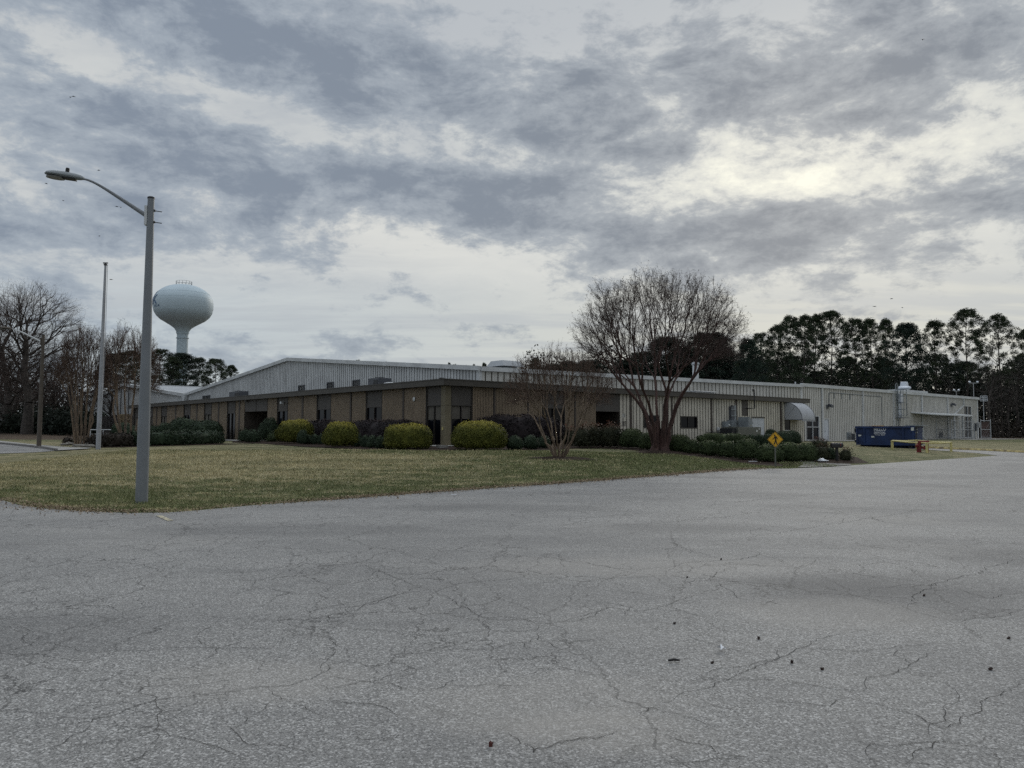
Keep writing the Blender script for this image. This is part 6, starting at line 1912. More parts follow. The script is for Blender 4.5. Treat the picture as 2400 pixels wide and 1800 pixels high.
# flue behind the big myrtle
bq = 4.2; a_, zt = onb(1630, 848, bq)
t = thing('roof_flue', W(a_, bq, zc_), 'pale round flue pipe on the warehouse roof behind the large myrtle', 'flue')
m_ = MB(); m_.lathe(W(a_, bq, zE - .6), [(.28, 0), (.28, zt - zE + .4)], 16); m_.build('pipe', M['trim'], t, smooth=True)
m_ = MB(); m_.lathe(W(a_, bq, zt - .2), [(.32, -.1), (.38, 0), (.30, .15), (.05, .2)], 16); m_.build('cap', M['galv'], t)
# thin posts on the workshop eave
for px_, tp_, lab in ((1864, 895, 'thin white vent stub on the eave above the awning'), (1949, 906, 'tiny white vent stub on the workshop eave')):
    a_, zt = onb(px_, tp_, BT + .4)
    m_ = MB(); m_.tube([W(a_, BT + .4, zt - .9), W(a_, BT + .4, zt)], .07, 8); o = m_.build('vent_stub', M['trim'], None, origin=W(a_, BT + .4, zt - .9)); tag(o, lab, 'vent pipe')

# ---- stack, platform and caged ladder on the workshop
bs = BT + 1.2
a_, zt = onb(2119, 895, bs)
t = thing('exhaust_stack', W(a_, bs, zW + .3), 'bright white exhaust stack standing on the workshop roof behind the ladder', 'exhaust stack')
h_ = zt - (zW + .3)
m_ = MB(); m_.lathe(W(a_, bs, zW + .3), [(.55, 0), (.55, h_ * .30), (.72, h_ * .36), (.80, h_ * .46), (.72, h_ * .56), (.50, h_ * .62), (.42, h_ * .98), (.38, h_)], 24); m_.build('stack', M['steel_pale'], t, smooth=True)
a0 = onb(2094, 918, bs)[0]; a1 = onb(2158, 920, bs)[0]
m_ = MB(); m_.bb(a0, a1, bs - .9, bs + .9, zW + .05, zW + .62); m_.build('roof_curb', M['trim'], t, bevel=.02)
al = onb(2108, 1000, BT - .6)[0]; zb_l = onb(2108, 992, BT - .6)[1]; zt_l = onb(2108, 901, BT - .6)[1]
t = thing('caged_ladder', W(al, BT - .6, BASE), 'grey caged roof ladder fixed to the workshop wall above the blue dumpster', 'ladder')
m_ = MB()
for s_ in (-.25, .25): m_.bb(al + s_ - .03, al + s_ + .03, BT - .45, BT - .39, BASE + .5, zt_l)
for s_ in (-.25, .25):
    for z_ in (BASE + 1.2, BASE + 3.2, zW - .3): m_.bb(al + s_ - .02, al + s_ + .02, BT - .39, BT - .02, z_ - .02, z_ + .02)
z_ = BASE + .7
while z_ < zt_l - .1: m_.bb(al - .22, al + .22, BT - .44, BT - .41, z_ - .015, z_ + .015); z_ += .3
m_.build('ladder', M['grey_eq'], t)
m_ = MB()
aq = al + .95
for s_ in (-.45, .45): m_.bb(aq + s_ - .03, aq + s_ + .03, BT - .95, BT - .89, zb_l + .9, zt_l - .6)
for s_ in (-.45, .45): m_.bb(aq + s_ - .03, aq + s_ + .03, BT - .30, BT - .24, zb_l + .9, zt_l - .6)
for z_ in np.linspace(zb_l + .9, zt_l - .6, 5):
    m_.bb(aq - .45, aq + .45, BT - .95, BT - .89, z_ - .03, z_ + .03); m_.bb(aq - .45, aq - .39, BT - .95, BT - .05, z_ - .03, z_ + .03); m_.bb(aq + .39, aq + .45, BT - .95, BT - .05, z_ - .03, z_ + .03)
m_.tube([W(al + .38 * math.cos(x), BT - .42, zt_l - .35 + .5 * math.sin(x)) for x in np.linspace(0, 2 * math.pi, 17)], .03, 5, cap=False)
m_.build('safety_cage', M['grey_eq'], t)
m_ = MB(); m_.bb(al + .25, aq + .8, BT - 1.0, BT - .1, zb_l + .62, zb_l + .70); m_.build('platform', M['grey_dk'], t)
m_ = MB()
for s_ in (-.3, -.05, .2, .5): m_.tube([W(aq + s_, BT - .3, zb_l + .7), W(aq + s_ * .7, BT - .3, zb_l + 2.9)], .05, 6)
m_.bb(aq - .3, aq + .2, BT - .6, BT - .2, zb_l + 2.4, zb_l + 3.6); m_.build('duct_pipes', M['steel_pale'], t)

# ---- flat canopy on posts at the right end
ac0, zc1 = onb(2133, 970, BT)
ac1 = onb(2262, 970, BT)[0]
zc1 = BASE + 3.05
d1 = ray(2187, 975)
# projection depth from the front-left corner on the canopy plane
tt = (zc1 - O.z) / d1.z; pf = O + d1 * tt; af, bf = ab(pf)
bf = max(min(bf, BT - 2.0), BT - 5.2)
t = thing('entrance_canopy', W((ac0 + ac1) / 2, (BT + bf) / 2, BASE), 'flat pale metal canopy on white posts at the right end of the workshop', 'canopy')
ca1 = onb(2282, 979, bf)[0]; ca0 = onb(2187, 975, bf)[0]
m_ = MB(); cs = [W(ac0, BT - .05, zc1 + .25), W(ca0, bf, zc1), W(ca1, bf, zc1), W(ca1, BT - .05, zc1 + .25)]
m_.prism(cs, Vector((0, 0, .13))); m_.build('roof_sheet', M['trim'], t)
for px_ in (2237, 2256.5, 2277):
    a_ = onb(px_, 1000, bf + .25)[0]
    m_ = MB(); m_.bb(a_ - .09, a_ + .09, bf + .16, bf + .34, tz(*W(a_, bf)[:2]), zc1 + .01); m_.build('post', M['trim'], t)
def fence_run(name, pts, h, label, mat='galv', rails=(.1, .5, .95), infill=None, cat='fence'):
    t = thing(name, pts[0], label, cat)
    for p in pts:
        m_ = MB(); m_.tube([p, p + Vector((0, 0, h + .08))], .05, 8); m_.build('post', M[mat], t)
    for p, q in zip(pts, pts[1:]):
        m_ = MB()
        for r_ in rails: m_.tube([p + Vector((0, 0, h * r_)), q + Vector((0, 0, h * r_))], .035, 6)
        m_.build('rail', M[mat], t)
        m_ = MB(); L = (q - p).length; n_ = int((L) / .30)
        for i in range(n_ + 1):
            for sg in (1, -1):
                s0 = i * .30; s1 = s0 + sg * h * .55
                z0_, z1_ = 0, h
                if s1 > L: z1_ = h * (L - s0) / (s1 - s0); s1 = L
                if s1 < 0: z1_ = h * (0 - s0) / (s1 - s0); s1 = 0
                m_.tube([p + (q - p) * (s0 / L) + Vector((0, 0, .05)), p + (q - p) * (s1 / L) + Vector((0, 0, max(.06, z1_)))], .006, 3, cap=False)
        m_.build('chain_link', M['galv'], t)
    return t
def wz(a, b): p = W(a, b); p.z = tz(p.x, p.y); return p
a_1 = onb(2230, 1000, bf + .1)[0]; a_2 = onb(2250, 1000, bf + .1)[0]; a_3 = onb(2283, 1000, bf + .1)[0]
fence_run('chain_link_fence', [wz(a_1, BT - .1), wz(a_1, bf + .1), wz(a_2, bf + .1), wz(a_3, bf + .1)], 2.5, 'galvanised chain-link cage under the pale canopy')
fp = [at_px(px_, 104) for px_ in (2299, 2322)]
fence_run('chain_link_fence', [fp[0], fp[1]], 2.6, 'chain-link fence with brown slats just right of the workshop corner')
m_ = MB(); q0, q1 = fp[0] + Vector((.1, .1, 0)), fp[1] + Vector((-.1, .1, 0))
m_.prism([q0 + Vector((0, 0, .1)), q1 + Vector((0, 0, .1)), q1 + Vector((0, 0, 2.3)), q0 + Vector((0, 0, 2.3))], Vector((0, .04, 0)))
o = m_.build('fence_panel', pmat('brown_slats', (.075, .05, .045), .8, 0, .3, 6), None, origin=q0); tag(o, 'brown slatted screen right of the workshop corner', 'screen')
# wall boxes by the cage
for px_, t0_, b0_, w_, mt, lab in ((2284, 992, 1010, .5, 'grey_dk', 'dark upright meter box on the workshop wall beside the canopy'), (2290.5, 990, 1002, .35, 'galv', 'small pale box at the workshop corner')):
    a_, z1_ = onb(px_, t0_, BT - .1); z0_ = onb(px_, b0_, BT - .1)[1]
    m_ = MB(); m_.bb(a_ - w_ / 2, a_ + w_ / 2, BT - .35, BT - .06, z0_, z1_); m_.bb(a_ - w_ * .4, a_ + w_ * .4, BT - .38, BT - .355, z0_ + .08, z1_ - .08); m_.tube([W(a_, BT - .1, BASE), W(a_, BT - .1, z0_ + .02)], .04, 6)
    o = m_.build('meter_box', M[mt], None, origin=W(a_, BT, z0_)); tag(o, lab, 'meter box')
# yard lights above the roof line
def yard_light(px_, ytop, Yd, label, n_heads=2, hw=.35):
    p = at_px(px_, Yd); zt = atdepth(px_, ytop, Yd).z
    t = thing('yard_light', p, label, 'yard light')
    m_ = MB(); m_.tube([p, Vector((p.x, p.y, zt))], [.07, .045], 8); m_.build('pole', M['galv'], t)
    m_ = MB(); m_.tube([Vector((p.x - hw, p.y, zt)), Vector((p.x + hw, p.y, zt))], .04, 6); m_.build('crossbar', M['galv'], t)
    for i in range(n_heads):
        x = p.x - hw + 2 * hw * i / max(1, n_heads - 1)
        m_ = MB(); m_.lathe((x, p.y - .05, zt), [(.06, -.02), (.16, .06), (.18, .22), (.12, .30), (.03, .34)], 12); m_.build('lamp_head', M['steel_pale'], t, smooth=True)
yard_light(2244, 917, 119, 'low twin yard light above the right part of the workshop roof')
yard_light(2285, 898, 119, 'taller twin yard light above the workshop corner', 2, .6)
p = at_px(2307, 121); z1_ = atdepth(2307, 928, 121).z; z0_ = atdepth(2307, 940, 121).z
t = thing('lattice_antenna', p, 'small white lattice antenna on a thin mast right of the workshop corner', 'antenna')
m_ = MB(); m_.tube([p, Vector((p.x, p.y, z1_))], .06, 6); m_.build('mast', M['galv'], t)
m_ = MB()
for z_ in np.linspace(z0_, z1_, 4): m_.bb_ = None; m_.box((p.x, p.y - .1, z_), (.55, 0, 0), (0, .03, 0), (0, 0, .03))
for x_ in np.linspace(-.5, .5, 4): m_.box((p.x + x_, p.y - .17, (z0_ + z1_) / 2), (.03, 0, 0), (0, .03, 0), (0, 0, (z1_ - z0_) / 2))
m_.build('grid', M['steel_pale'], t)

# ---- dumpster
cD = g(2074, 1048.5); aD = math.atan2(cD.x, cD.y); ph = R(17)
pr_r = Vector((math.cos(aD), -math.sin(aD), 0)); pr_e = Vector((math.sin(aD), math.cos(aD), 0))
d = (pr_r * math.cos(ph) - pr_e * math.sin(ph)).normalized()
L = 127 / F * cD.y / math.cos(aD) * .87 / math.cos(ph)
q1 = cD - d * L / 2; q2 = cD + d * L / 2; q1.z = tz(q1.x, q1.y); q2.z = tz(q2.x, q2.y)
nb = Vector((-d.y, d.x, 0))
if nb.y < 0: nb = -nb
c = (q1 + q2) / 2
zb = min(q1.z, q2.z)
hD = ((atdepth(2009, 994.5, q1.y).z - q1.z) + (atdepth(2140, 1000, q2.y).z - q2.z)) / 2
WD = 2.0
t = thing('dumpster', Vector((c.x, c.y, zb)), 'navy blue roll-off dumpster with white stencilled company name', 'dumpster')
k_ = L / 127.0
def sx_(px): return (px - 2009) * k_
Zu = Vector((0, 0, 1))
def P_(s, w_, z_): return q1 + d * s + nb * w_ + Vector((0, 0, zb - q1.z + z_))
m_ = MB()
z0_ = .24
cen = P_(L / 2, WD / 2, 0)
th = .05
m_.box(P_(L / 2, th / 2, (z0_ + hD) / 2), d * L / 2, nb * th / 2, Zu * (hD - z0_) / 2)
m_.box(P_(L / 2, WD - th / 2, (z0_ + hD) / 2), d * L / 2, nb * th / 2, Zu * (hD - z0_) / 2)
m_.box(P_(th / 2, WD / 2, (z0_ + hD) / 2), d * th / 2, nb * (WD / 2 - th), Zu * (hD - z0_) / 2)
m_.box(P_(L / 2, WD / 2, z0_ + .03), d * (L / 2 - th), nb * (WD / 2 - th), Zu * .03)
m_.build('body', M['navy'], t)
m_ = MB()
m_.box(P_(L / 2, -.03, hD - .06), d * (L / 2 + .05), nb * .05, Zu * .075); m_.box(P_(L / 2, WD + .03, hD - .06), d * (L / 2 + .05), nb * .05, Zu * .075)
m_.box(P_(0, WD / 2, hD - .06), d * .05, nb * (WD / 2 - .02), Zu * .073)
for s in (.06, .60, L - .75, L - .08): m_.box(P_(s, -.035, (z0_ + hD) / 2 - .05), d * .055, nb * .035, Zu * ((hD - z0_) / 2 - .10))
m_.box(P_(L / 2, -.03, z0_ + .06), d * L / 2, nb * .045, Zu * .07)
m_.build('frame_ribs', M['navy'], t)
m_ = MB()
for w_ in (.65, WD - .65): m_.box(P_(L / 2, w_, .13), d * (L / 2 - .1), nb * .07, Zu * .10)
m_.build('skid_rails', M['navy'], t)
for s in (.35, L - .35):
    for w_ in (.22, WD - .22):
        m_ = MB(); m_.tube([P_(s, w_ - .12, .11), P_(s, w_ + .12, .11)], .11, 14); m_.build('roller', M['dark_metal'], t, smooth=True)
m_ = MB(); m_.box(P_(L - .02, WD / 2, (z0_ + hD) / 2), d * .04, nb * (WD / 2 - .06), Zu * ((hD - z0_) / 2 - .02))
for z_ in (.7, 1.3): m_.box(P_(L + .04, WD / 2, z_), d * .03, nb * (WD / 2 - .05), Zu * .06)
dr = m_.build('tailgate', M['navy'], t)
m_ = MB(); m_.tube([P_(L + .08, .25, .6), P_(L + .08, .25, 1.6)], .03, 6); m_.build('latch_bar', M['dark_metal'], dr)
m_ = MB()
for z_ in (.5, 1.25, hD - .25):
    m_ = MB(); m_.box(P_(-.07, .1, z_), d * .06, nb * .12, Zu * .10); m_.build('hinge', M['dark_metal'], t)
m_ = MB(); m_.box(P_(sx_(2059), -.04, hD + .035), d * .43, nb * .03, Zu * .02); m_.build('warning_strip', pmat('orange_yellow_strip', (.52, .30, .06), .5), t)
m_ = MB(); m_.box(P_(L - .1, WD / 2, hD + .06), d * .55, nb * (WD / 2), Zu * .03); m_.build('load_plank', M['grey_eq'], t)
def panel_text(body, s0, s1, z0_, z1_, off, mat, parent, w_=-.006):
    """lettering fitted between s0..s1 along the side and z0..z1 in height"""
    V, Fc = text_geo(body, 1, off, 'LEFT')
    xs_ = [v.x for v in V]; ys_ = [v.y for v in V]
    fx = (s1 - s0) / (max(xs_) - min(xs_)); fy = (z1_ - z0_) / (max(ys_) - min(ys_))
    mb = MB(); mb.v = [tuple(P_(s0 + (v.x - min(xs_)) * fx, w_, z0_ + (v.y - min(ys_)) * fy)) for v in V]; mb.f = Fc
    mb.build('lettering', M[mat], parent)
def sz_(py): return atdepth(2063, py, (q1 + d * sx_(2063)).y).z - zb
panel_text('HILLCO', sx_(2049.5), sx_(2076), sz_(1010), sz_(1002), .025, 'text_white', t)
panel_text('DISPOSAL', sx_(2049.5), sx_(2075), sz_(1016.7), sz_(1011.5), .015, 'text_white', t)
panel_text('757-261-8668', sx_(2051), sx_(2073), sz_(1020.6), sz_(1017.6), .004, 'text_white', t)
for px_, z_, a_, h_ in ((2014, sz_(1021), .11, .055), (2043.5, sz_(1023.7), .11, .06), (2130, sz_(1005.5), .10, .12)):
    m_ = MB(); m_.box(P_(sx_(px_) + .1, -.008 if px_ < 2100 else -.08, z_), d * a_, nb * .006, Zu * h_); m_.build('sticker', M['sticker'], t)
m_ = MB(); m_.box(P_(L + .03, .45, hD - .35), d * .005, nb * .22, Zu * .14); m_.build('sticker', M['sticker'], t)
# grey bench-like grate at the left of the dumpster
a0, z1_ = onb(1995.5, 1024, BT - .5); a1 = onb(2007, 1024, BT - .5)[0]
m_ = MB()
for z_ in (.25, .5, .75): m_.bb(a0, a1, BT - .9, BT - .5, BASE + z_ - .05, BASE + z_)
for a_ in (a0 + .05, a1 - .05): m_.bb(a_ - .04, a_ + .04, BT - .9, BT - .5, BASE + .01, BASE + .72)
o = m_.build('step_rack', M['grey_dk'], None, origin=W(a0, BT - .7, BASE)); tag(o, 'low grey slatted rack between the workshop wall and the dumpster', 'rack')

# ---- yellow barrier round the hydrant
fpx = [(2091.5, 1054.5), (2172.5, 1061.5), (2229.5, 1059)]
A_, B_, C_ = [g(*p) for p in fpx]
D_ = A_ + C_ - B_; D_.z = tz(D_.x, D_.y)
hR = atdepth(2172.5, 1037, B_.y).z - B_.z
t = thing('pipe_barrier', (A_ + C_) / 2, 'faded yellow pipe barrier around the red hydrant', 'barrier')
ps_ = [A_, B_, C_, D_]
for p in ps_:
    m_ = MB(); m_.tube([p - Vector((0, 0, .1)), p + Vector((0, 0, hR))], .085, 12); m_.build('post', M['yellow'], t, smooth=True)
for i in range(4):
    p, q = ps_[i] + Vector((0, 0, hR - .04)), ps_[(i + 1) % 4] + Vector((0, 0, hR - .04))
    m_ = MB(); m_.tube([p, (p + q) / 2 - Vector((0, 0, .03)), q], .05, 10); m_.build('rail', M['yellow'], t, smooth=True)
# hydrant
h0 = g(2151.5, 1060); s_ = (h0.z, ); hh = atdepth(2151.5, 1037.5, h0.y).z - h0.z
t = thing('fire_hydrant', h0, 'dark red fire hydrant inside the yellow barrier', 'hydrant')
u_ = hh / .9
m_ = MB(); m_.lathe(h0, [(.17 * u_, 0), (.17 * u_, .04 * u_), (.12 * u_, .05 * u_), (.12 * u_, .45 * u_), (.18 * u_, .46 * u_), (.18 * u_, .51 * u_), (.13 * u_, .52 * u_), (.13 * u_, .64 * u_)], 18); m_.build('barrel', M['red'], t, smooth=True)
m_ = MB(); m_.lathe(h0, [(.18 * u_, .64 * u_), (.18 * u_, .68 * u_), (.13 * u_, .74 * u_), (.07 * u_, .82 * u_), (.035 * u_, .83 * u_), (.03 * u_, .9 * u_)], 18); m_.build('bonnet', M['red'], t, smooth=True)
for sg in ((1, 0), (-1, 0), (0, -1)):
    v_ = Vector((sg[0], sg[1], 0)); m_ = MB(); m_.tube([h0 + v_ * .10 * u_ + Vector((0, 0, .56 * u_)), h0 + v_ * .22 * u_ + Vector((0, 0, .56 * u_))], .06 * u_, 10); m_.tube([h0 + v_ * .22 * u_ + Vector((0, 0, .56 * u_)), h0 + v_ * .26 * u_ + Vector((0, 0, .56 * u_))], .035 * u_, 6); m_.build('hose_nozzle', M['red'], t)
# red valve assembly
v0 = g(2165, 1060.5); hv = atdepth(2165, 1035, v0.y).z - v0.z
t = thing('fire_valve', v0, 'dark red H-shaped pipe valve set right of the hydrant', 'valve')
wv = .31 / 1
m_ = MB()
for s in (-.24, .24): m_.tube([v0 + Vector((s, 0, 0)), v0 + Vector((s, 0, hv))], .09, 12)
m_.tube([v0 + Vector((-.24, 0, hv * .45)), v0 + Vector((.24, 0, hv * .45))], .08, 12); m_.tube([v0 + Vector((-.34, 0, hv)), v0 + Vector((.34, 0, hv))], .07, 12); m_.build('pipework', M['red'], t, smooth=True)
m_ = MB(); m_.box(v0 + Vector((0, -.10, hv * .74)), (.10, 0, 0), (0, .01, 0), (0, 0, hv * .14)); m_.build('label_plate', M['sticker'], t)
m_ = MB(); m_.tube([v0 + Vector((0, -.13 , hv * .45)), v0 + Vector((0, -.10, hv * .45))], .13, 12); m_.build('handwheel', M['red'], t)

# ---- crossing sign
s0 = g(1818, 1095)
sc_ = atdepth(1818, 1030, s0.y); half = 18.8 / F * s0.y
t = thing('pedestrian_sign', s0, 'yellow diamond pedestrian crossing sign on a short post by the lot', 'sign')
m_ = MB(); m_.box(s0 + Vector((0, .02, (sc_.z - s0.z + half * .6) / 2)), (.028, 0, 0), (0, .012, 0), (0, 0, (sc_.z - s0.z + half * .6) / 2)); m_.build('post', M['green_eq'], t)
cn_ = Vector((s0.x, s0.y - .012, sc_.z))
def dia(r_, y_, rc=.12):
    out = []
    for i in range(4):
        a = i * math.pi / 2; v = Vector((math.cos(a), 0, math.sin(a)))
        w1 = Vector((math.cos(a - math.pi / 2), 0, math.sin(a - math.pi / 2))); w2 = -w1
        for s in (rc, rc * .4): out.append(cn_ + Vector((0, y_, 0)) + (v * (1 - s * .9) + w1 * s * .9) * r_ if s == rc else cn_ + Vector((0, y_, 0)) + (v * (1 - s * .8) + w1 * s * .4) * r_)
        out.append(cn_ + Vector((0, y_, 0)) + (v * (1 - rc * .4 * .8) + w2 * rc * .4 * .4) * r_); out.append(cn_ + Vector((0, y_, 0)) + (v * (1 - rc * .9) + w2 * rc * .9) * r_)
    return out
m_ = MB(); m_.prism(dia(half, 0), Vector((0, .006, 0))); pn = m_.build('panel', M['sign_yellow'], t)
m_ = MB(); oo, ii_ = dia(half * .95, -.003), dia(half * .89, -.003)
n = len(oo); m_.v = [tuple(p) for p in oo + ii_]; m_.f = [(i, (i + 1) % n, n + (i + 1) % n, n + i) for i in range(n)]; m_.build('border', M['black'], pn)
fig = MB()
def fp_(pts): fig.poly([cn_ + Vector((x * half, -.005, z_ * half)) for x, z_ in pts])
fp_([(-.06 + .10 * math.cos(a), .53 + .10 * math.sin(a)) for a in np.linspace(0, 2 * math.pi, 15)[:-1]])
fp_([(-.10, .40), (.06, .42), (.17, .36), (.12, -.05), (-.03, -.08), (-.06, .12)])
fp_([(-.03, -.02), (.12, 0), (.16, -.28), (.30, -.62), (.17, -.64), (.05, -.32)])
fp_([(-.03, 0), (.10, -.06), (.02, -.34), (-.10, -.62), (-.23, -.60), (-.10, -.32)])
fp_([(-.08, .40), (-.02, .26), (-.18, .06), (-.36, -.02), (-.38, .06), (-.24, .13)])
fp_([(.12, .38), (.18, .34), (.30, .14), (.27, -.04), (.20, -.02), (.21, .13), (.10, .25)])
fig.build('walking_figure', M['black'], pn)

# ---- mailbox
mb0 = g(1962, 1083); mt = atdepth(1962, 1037.5, mb0.y); sc2 = mb0.y / F
t = thing('mailbox', mb0, 'black arched mailbox on a post among the red shrubs', 'mailbox')
hw, hh_ = 13.2 * sc2, 10.5 * sc2
zt = mt.z; zb2 = zt - hh_
m_ = MB(); arc = [(-.11, 0)] + [(-.11 * math.cos(a), hh_ - .11 + .11 * math.sin(a)) for a in np.linspace(0, math.pi, 10)] + [(.11, 0)]
m_.prism([Vector((mb0.x - hw, mb0.y + y_, zb2 + z_)) for y_, z_ in arc], Vector((2 * hw, 0, 0))); m_.build('box', M['black_gloss'], t, bevel=.004)
m_ = MB(); m_.box(mb0 + Vector((0, 0, (zb2 - mb0.z) / 2)), (.05, 0, 0), (0, .05, 0), (0, 0, (zb2 - mb0.z) / 2)); m_.box(Vector((mb0.x, mb0.y, zb2 - .02)), (hw * .8, 0, 0), (0, .09, 0), (0, 0, .018)); m_.build('post', M['black'], t)
m_ = MB(); m_.box(Vector((mb0.x + hw * .5, mb0.y - .12, zb2 + hh_ * .6)), (.012, 0, 0), (0, .004, 0), (0, 0, .07)); m_.build('flag', M['red'], t)
# white plastic bag
w0 = g(1928, 1083.5)
bm = bmesh.new(); bmesh.ops.create_icosphere(bm, subdivisions=4, radius=1)
rr_ = random.Random(4)
for v in bm.verts:
    n1 = 1 + .16 * math.sin(v.co.x * 7 + 1) * math.sin(v.co.y * 6 + 2) + .10 * math.sin(v.co.z * 11 + v.co.x * 5) + .04 * math.sin(v.co.x * 23 + v.co.y * 19)
    peak = max(0, 1 - ((v.co.x + .15) ** 2 + v.co.y ** 2) * 1.5)
    v.co = Vector((v.co.x * .24 * n1, v.co.y * .16 * n1, max(-.01, v.co.z * n1 * (.055 + .07 * peak))))
me = bpy.data.meshes.new('plastic_bag'); bm.to_mesh(me); bm.free()
o = link_mesh('plastic_bag', me, M['plastic_white'], None, True, Vector((w0.x, w0.y, tz(w0.x, w0.y) + .07))); tag(o, 'crumpled white plastic bag in the mulch by the mailbox shrubs', 'bag')
w1 = g(1765, 1083); m_ = MB(); m_.box(w1 + Vector((0, 0, .035)), (.20, .02, 0), (0, .02, 0), (0, 0, .012)); o = m_.build('white_strip', M['plastic_white'], None, origin=w1); tag(o, 'flat white strip of debris at the edge of the mulch bed', 'debris')

# ---- electrical gear on the cream wing
def wallbox(l, r, tp, bt, dep, name, label, mat, cat, proud=.0, extra=None):
    a0, z1_ = onb(l, tp, -.06); a1, z0_ = onb(r, bt, -.06)
    m_ = MB(); m_.bb(a0, a1, -.06 - dep, -.06, z0_, z1_)
    t = thing(name, W((a0 + a1) / 2, -.06, z0_), label, cat)
    bx = m_.build('cabinet', M[mat], t, bevel=.015)
    m_ = MB(); m_.bb(a0 + .05, a1 - .05, -.075 - dep, -.062 - dep, z0_ + .06, z1_ - .06); d_ = m_.build('cabinet_door', M[mat], t)
    return t, a0, a1, z0_, z1_
t, a0, a1, z0_, z1_ = wallbox(1691.5, 1704, 987.5, 1006, .3, 'electrical_box', 'left grey electrical box with meter on the cream wall', 'grey_eq', 'electrical box')
m_ = MB(); m_.lathe((0, 0, 0), [(.09, 0), (.09, .08), (.04, .1)], 12); c0_ = W(a1 - .18, -.38, (z0_ + z1_) / 2)
m_.v = [tuple(c0_ + U3 * v[0] + Vector((0, 0, v[1])) - V3 * v[2]) for v in m_.v]; m_.build('meter', M['sticker'], t)
m_ = MB(); m_.tube([W((a0 + a1) / 2, -.15, BASE), W((a0 + a1) / 2, -.15, z0_)], .04, 6); m_.build('conduit', M['grey_eq'], t)
t, a0, a1, z0_, z1_ = wallbox(1704.5, 1730, 984.5, 1018, .45, 'electrical_cabinet', 'tall grey electrical cabinet below the ribbed conduits', 'grey_eq', 'electrical cabinet')
m_ = MB(); m_.bb(a1 - .5, a1 - .3, -.53, -.51, z1_ - .8, z1_ - .3); m_.build('warning_label', M['sticker'], t)
a0, z1_ = onb(1708, 950, -.06); a1, z0_ = onb(1720, 985, -.06)
t = thing('conduit_bank', W((a0 + a1) / 2, -.06, z0_), 'bank of vertical grey conduits above the electrical cabinet', 'conduits')
for i in range(3):
    a_ = a0 + (a1 - a0) * (i + .5) / 3; m_ = MB(); m_.bb(a_ - .12, a_ + .12, -.30, -.06, z0_, z1_ - (.1 if i == 0 else 0)); m_.build('conduit', M['grey_dk'] if i < 2 else M['grey_eq'], t)
m_ = MB()
for q in (.30, .72): m_.bb(a0, a1, -.33, -.305, z0_ + (z1_ - z0_) * q - .04, z0_ + (z1_ - z0_) * q + .04)
m_.build('strap', M['grey_eq'], t)
t, a0, a1, z0_, z1_ = wallbox(1679.5, 1684.5, 1001.5, 1009, .12, 'socket_box', 'tiny pale socket box low on the cream wall', 'trim', 'socket box')
m_ = MB(); m_.tube([W((a0 + a1) / 2, -.1, BASE), W((a0 + a1) / 2, -.1, z0_ + .02)], .025, 6); m_.build('conduit', M['grey_eq'], t)
m_ = MB(); al_, zl_ = onb(1655, 1012.5, -.08); ar_, _ = onb(1700, 1014, -.08); m_.tube([W(al_, -.09, zl_), W(ar_, -.09, zl_)], .02, 6)
o = m_.build('wall_pipe', M['grey_dk'], None, origin=W(al_, -.09, zl_)); tag(o, 'thin horizontal pipe low on the cream wall below the second window', 'pipe')
# goose-neck pipe in front of the eave
m_ = MB(); aa, zz1 = onb(1768, 913, -.6); zz2 = onb(1768, 957, -.6)[1]; ab_ = onb(1763, 957, -.6)[0]
m_.tube([W(aa - .28, -.6, zz1 - .18), W(aa - .24, -.6, zz1), W(aa - .05, -.6, zz1), W(aa, -.6, zz1 - .2), W(aa, -.6, zz2), W(ab_, -.3, zz2), W(ab_, -.04, zz2)], .045, 8)
o = m_.build('gooseneck_pipe', M['dark_metal'], None, origin=W(aa, -.6, zz2)); tag(o, 'dark goose-neck vent pipe rising past the office eave', 'pipe')
# generator and its hooded duct
gq = 2.6; a0, z1_ = onb(1722, 1000.5, -gq); a1, z0_ = onb(1784, 1019, -gq)
zg = tz(*W((a0 + a1) / 2, -gq)[:2])
t = thing('packaged_unit', W((a0 + a1) / 2, -1.8, zg), 'low drab metal air unit standing before the white double doors', 'air unit')
m_ = MB(); m_.bb(a0 + .5, a1, -gq, -1.1, zg + .08, z1_); m_.build('casing', M['green_eq'], t, bevel=.02)
m_ = MB(); m_.bb(a0, a0 + .48, -gq + .2, -1.2, zg + .08, z1_ - .12); m_.build('fan_section', M['dark_metal'], t)
m_ = MB(); m_.bb(a1 - .75, a1 - .55, -gq - .02, -gq - .005, z1_ - .4, z1_ - .25); m_.bb(a1 - .4, a1 - .25, -gq - .02, -gq - .005, z1_ - .2, z1_ - .1); m_.build('label_plate', M['sticker'], t)
ha0, hz1 = onb(1737, 977.5, -1.0); ha1, hz0 = onb(1764, 998.5, -1.6)
m_ = MB(); hm = ha0 + (ha1 - ha0) * .35
for_ = [(ha0, hz1), (hm, hz1), (ha1, hz1 - .55), (ha1 - .25, hz0 + .1), (ha0, hz0)]
m_.prism([W(x_, -1.7, z_) for x_, z_ in for_], V3 * 1.0); t2_ = thing('duct_hood', W(hm, -1.2, z1_), 'slanted grey duct hood on top of the drab air unit', 'duct')
m_.build('hood', M['grey_eq'], t2_)
m_ = MB(); m_.prism([W(ha0 + .35, -1.72, hz0 + .05), W(ha1 - .4, -1.72, hz0 + .05), W(ha1 - .12, -1.72, hz1 - .65)], V3 * .01); m_.build('opening', M['black'], t2_)
m_ = MB(); m_.bb(ha0, ha0 + .7, -1.65, -.75, z1_ - .02, hz0 + .02); m_.build('duct', M['grey_eq'], t2_)

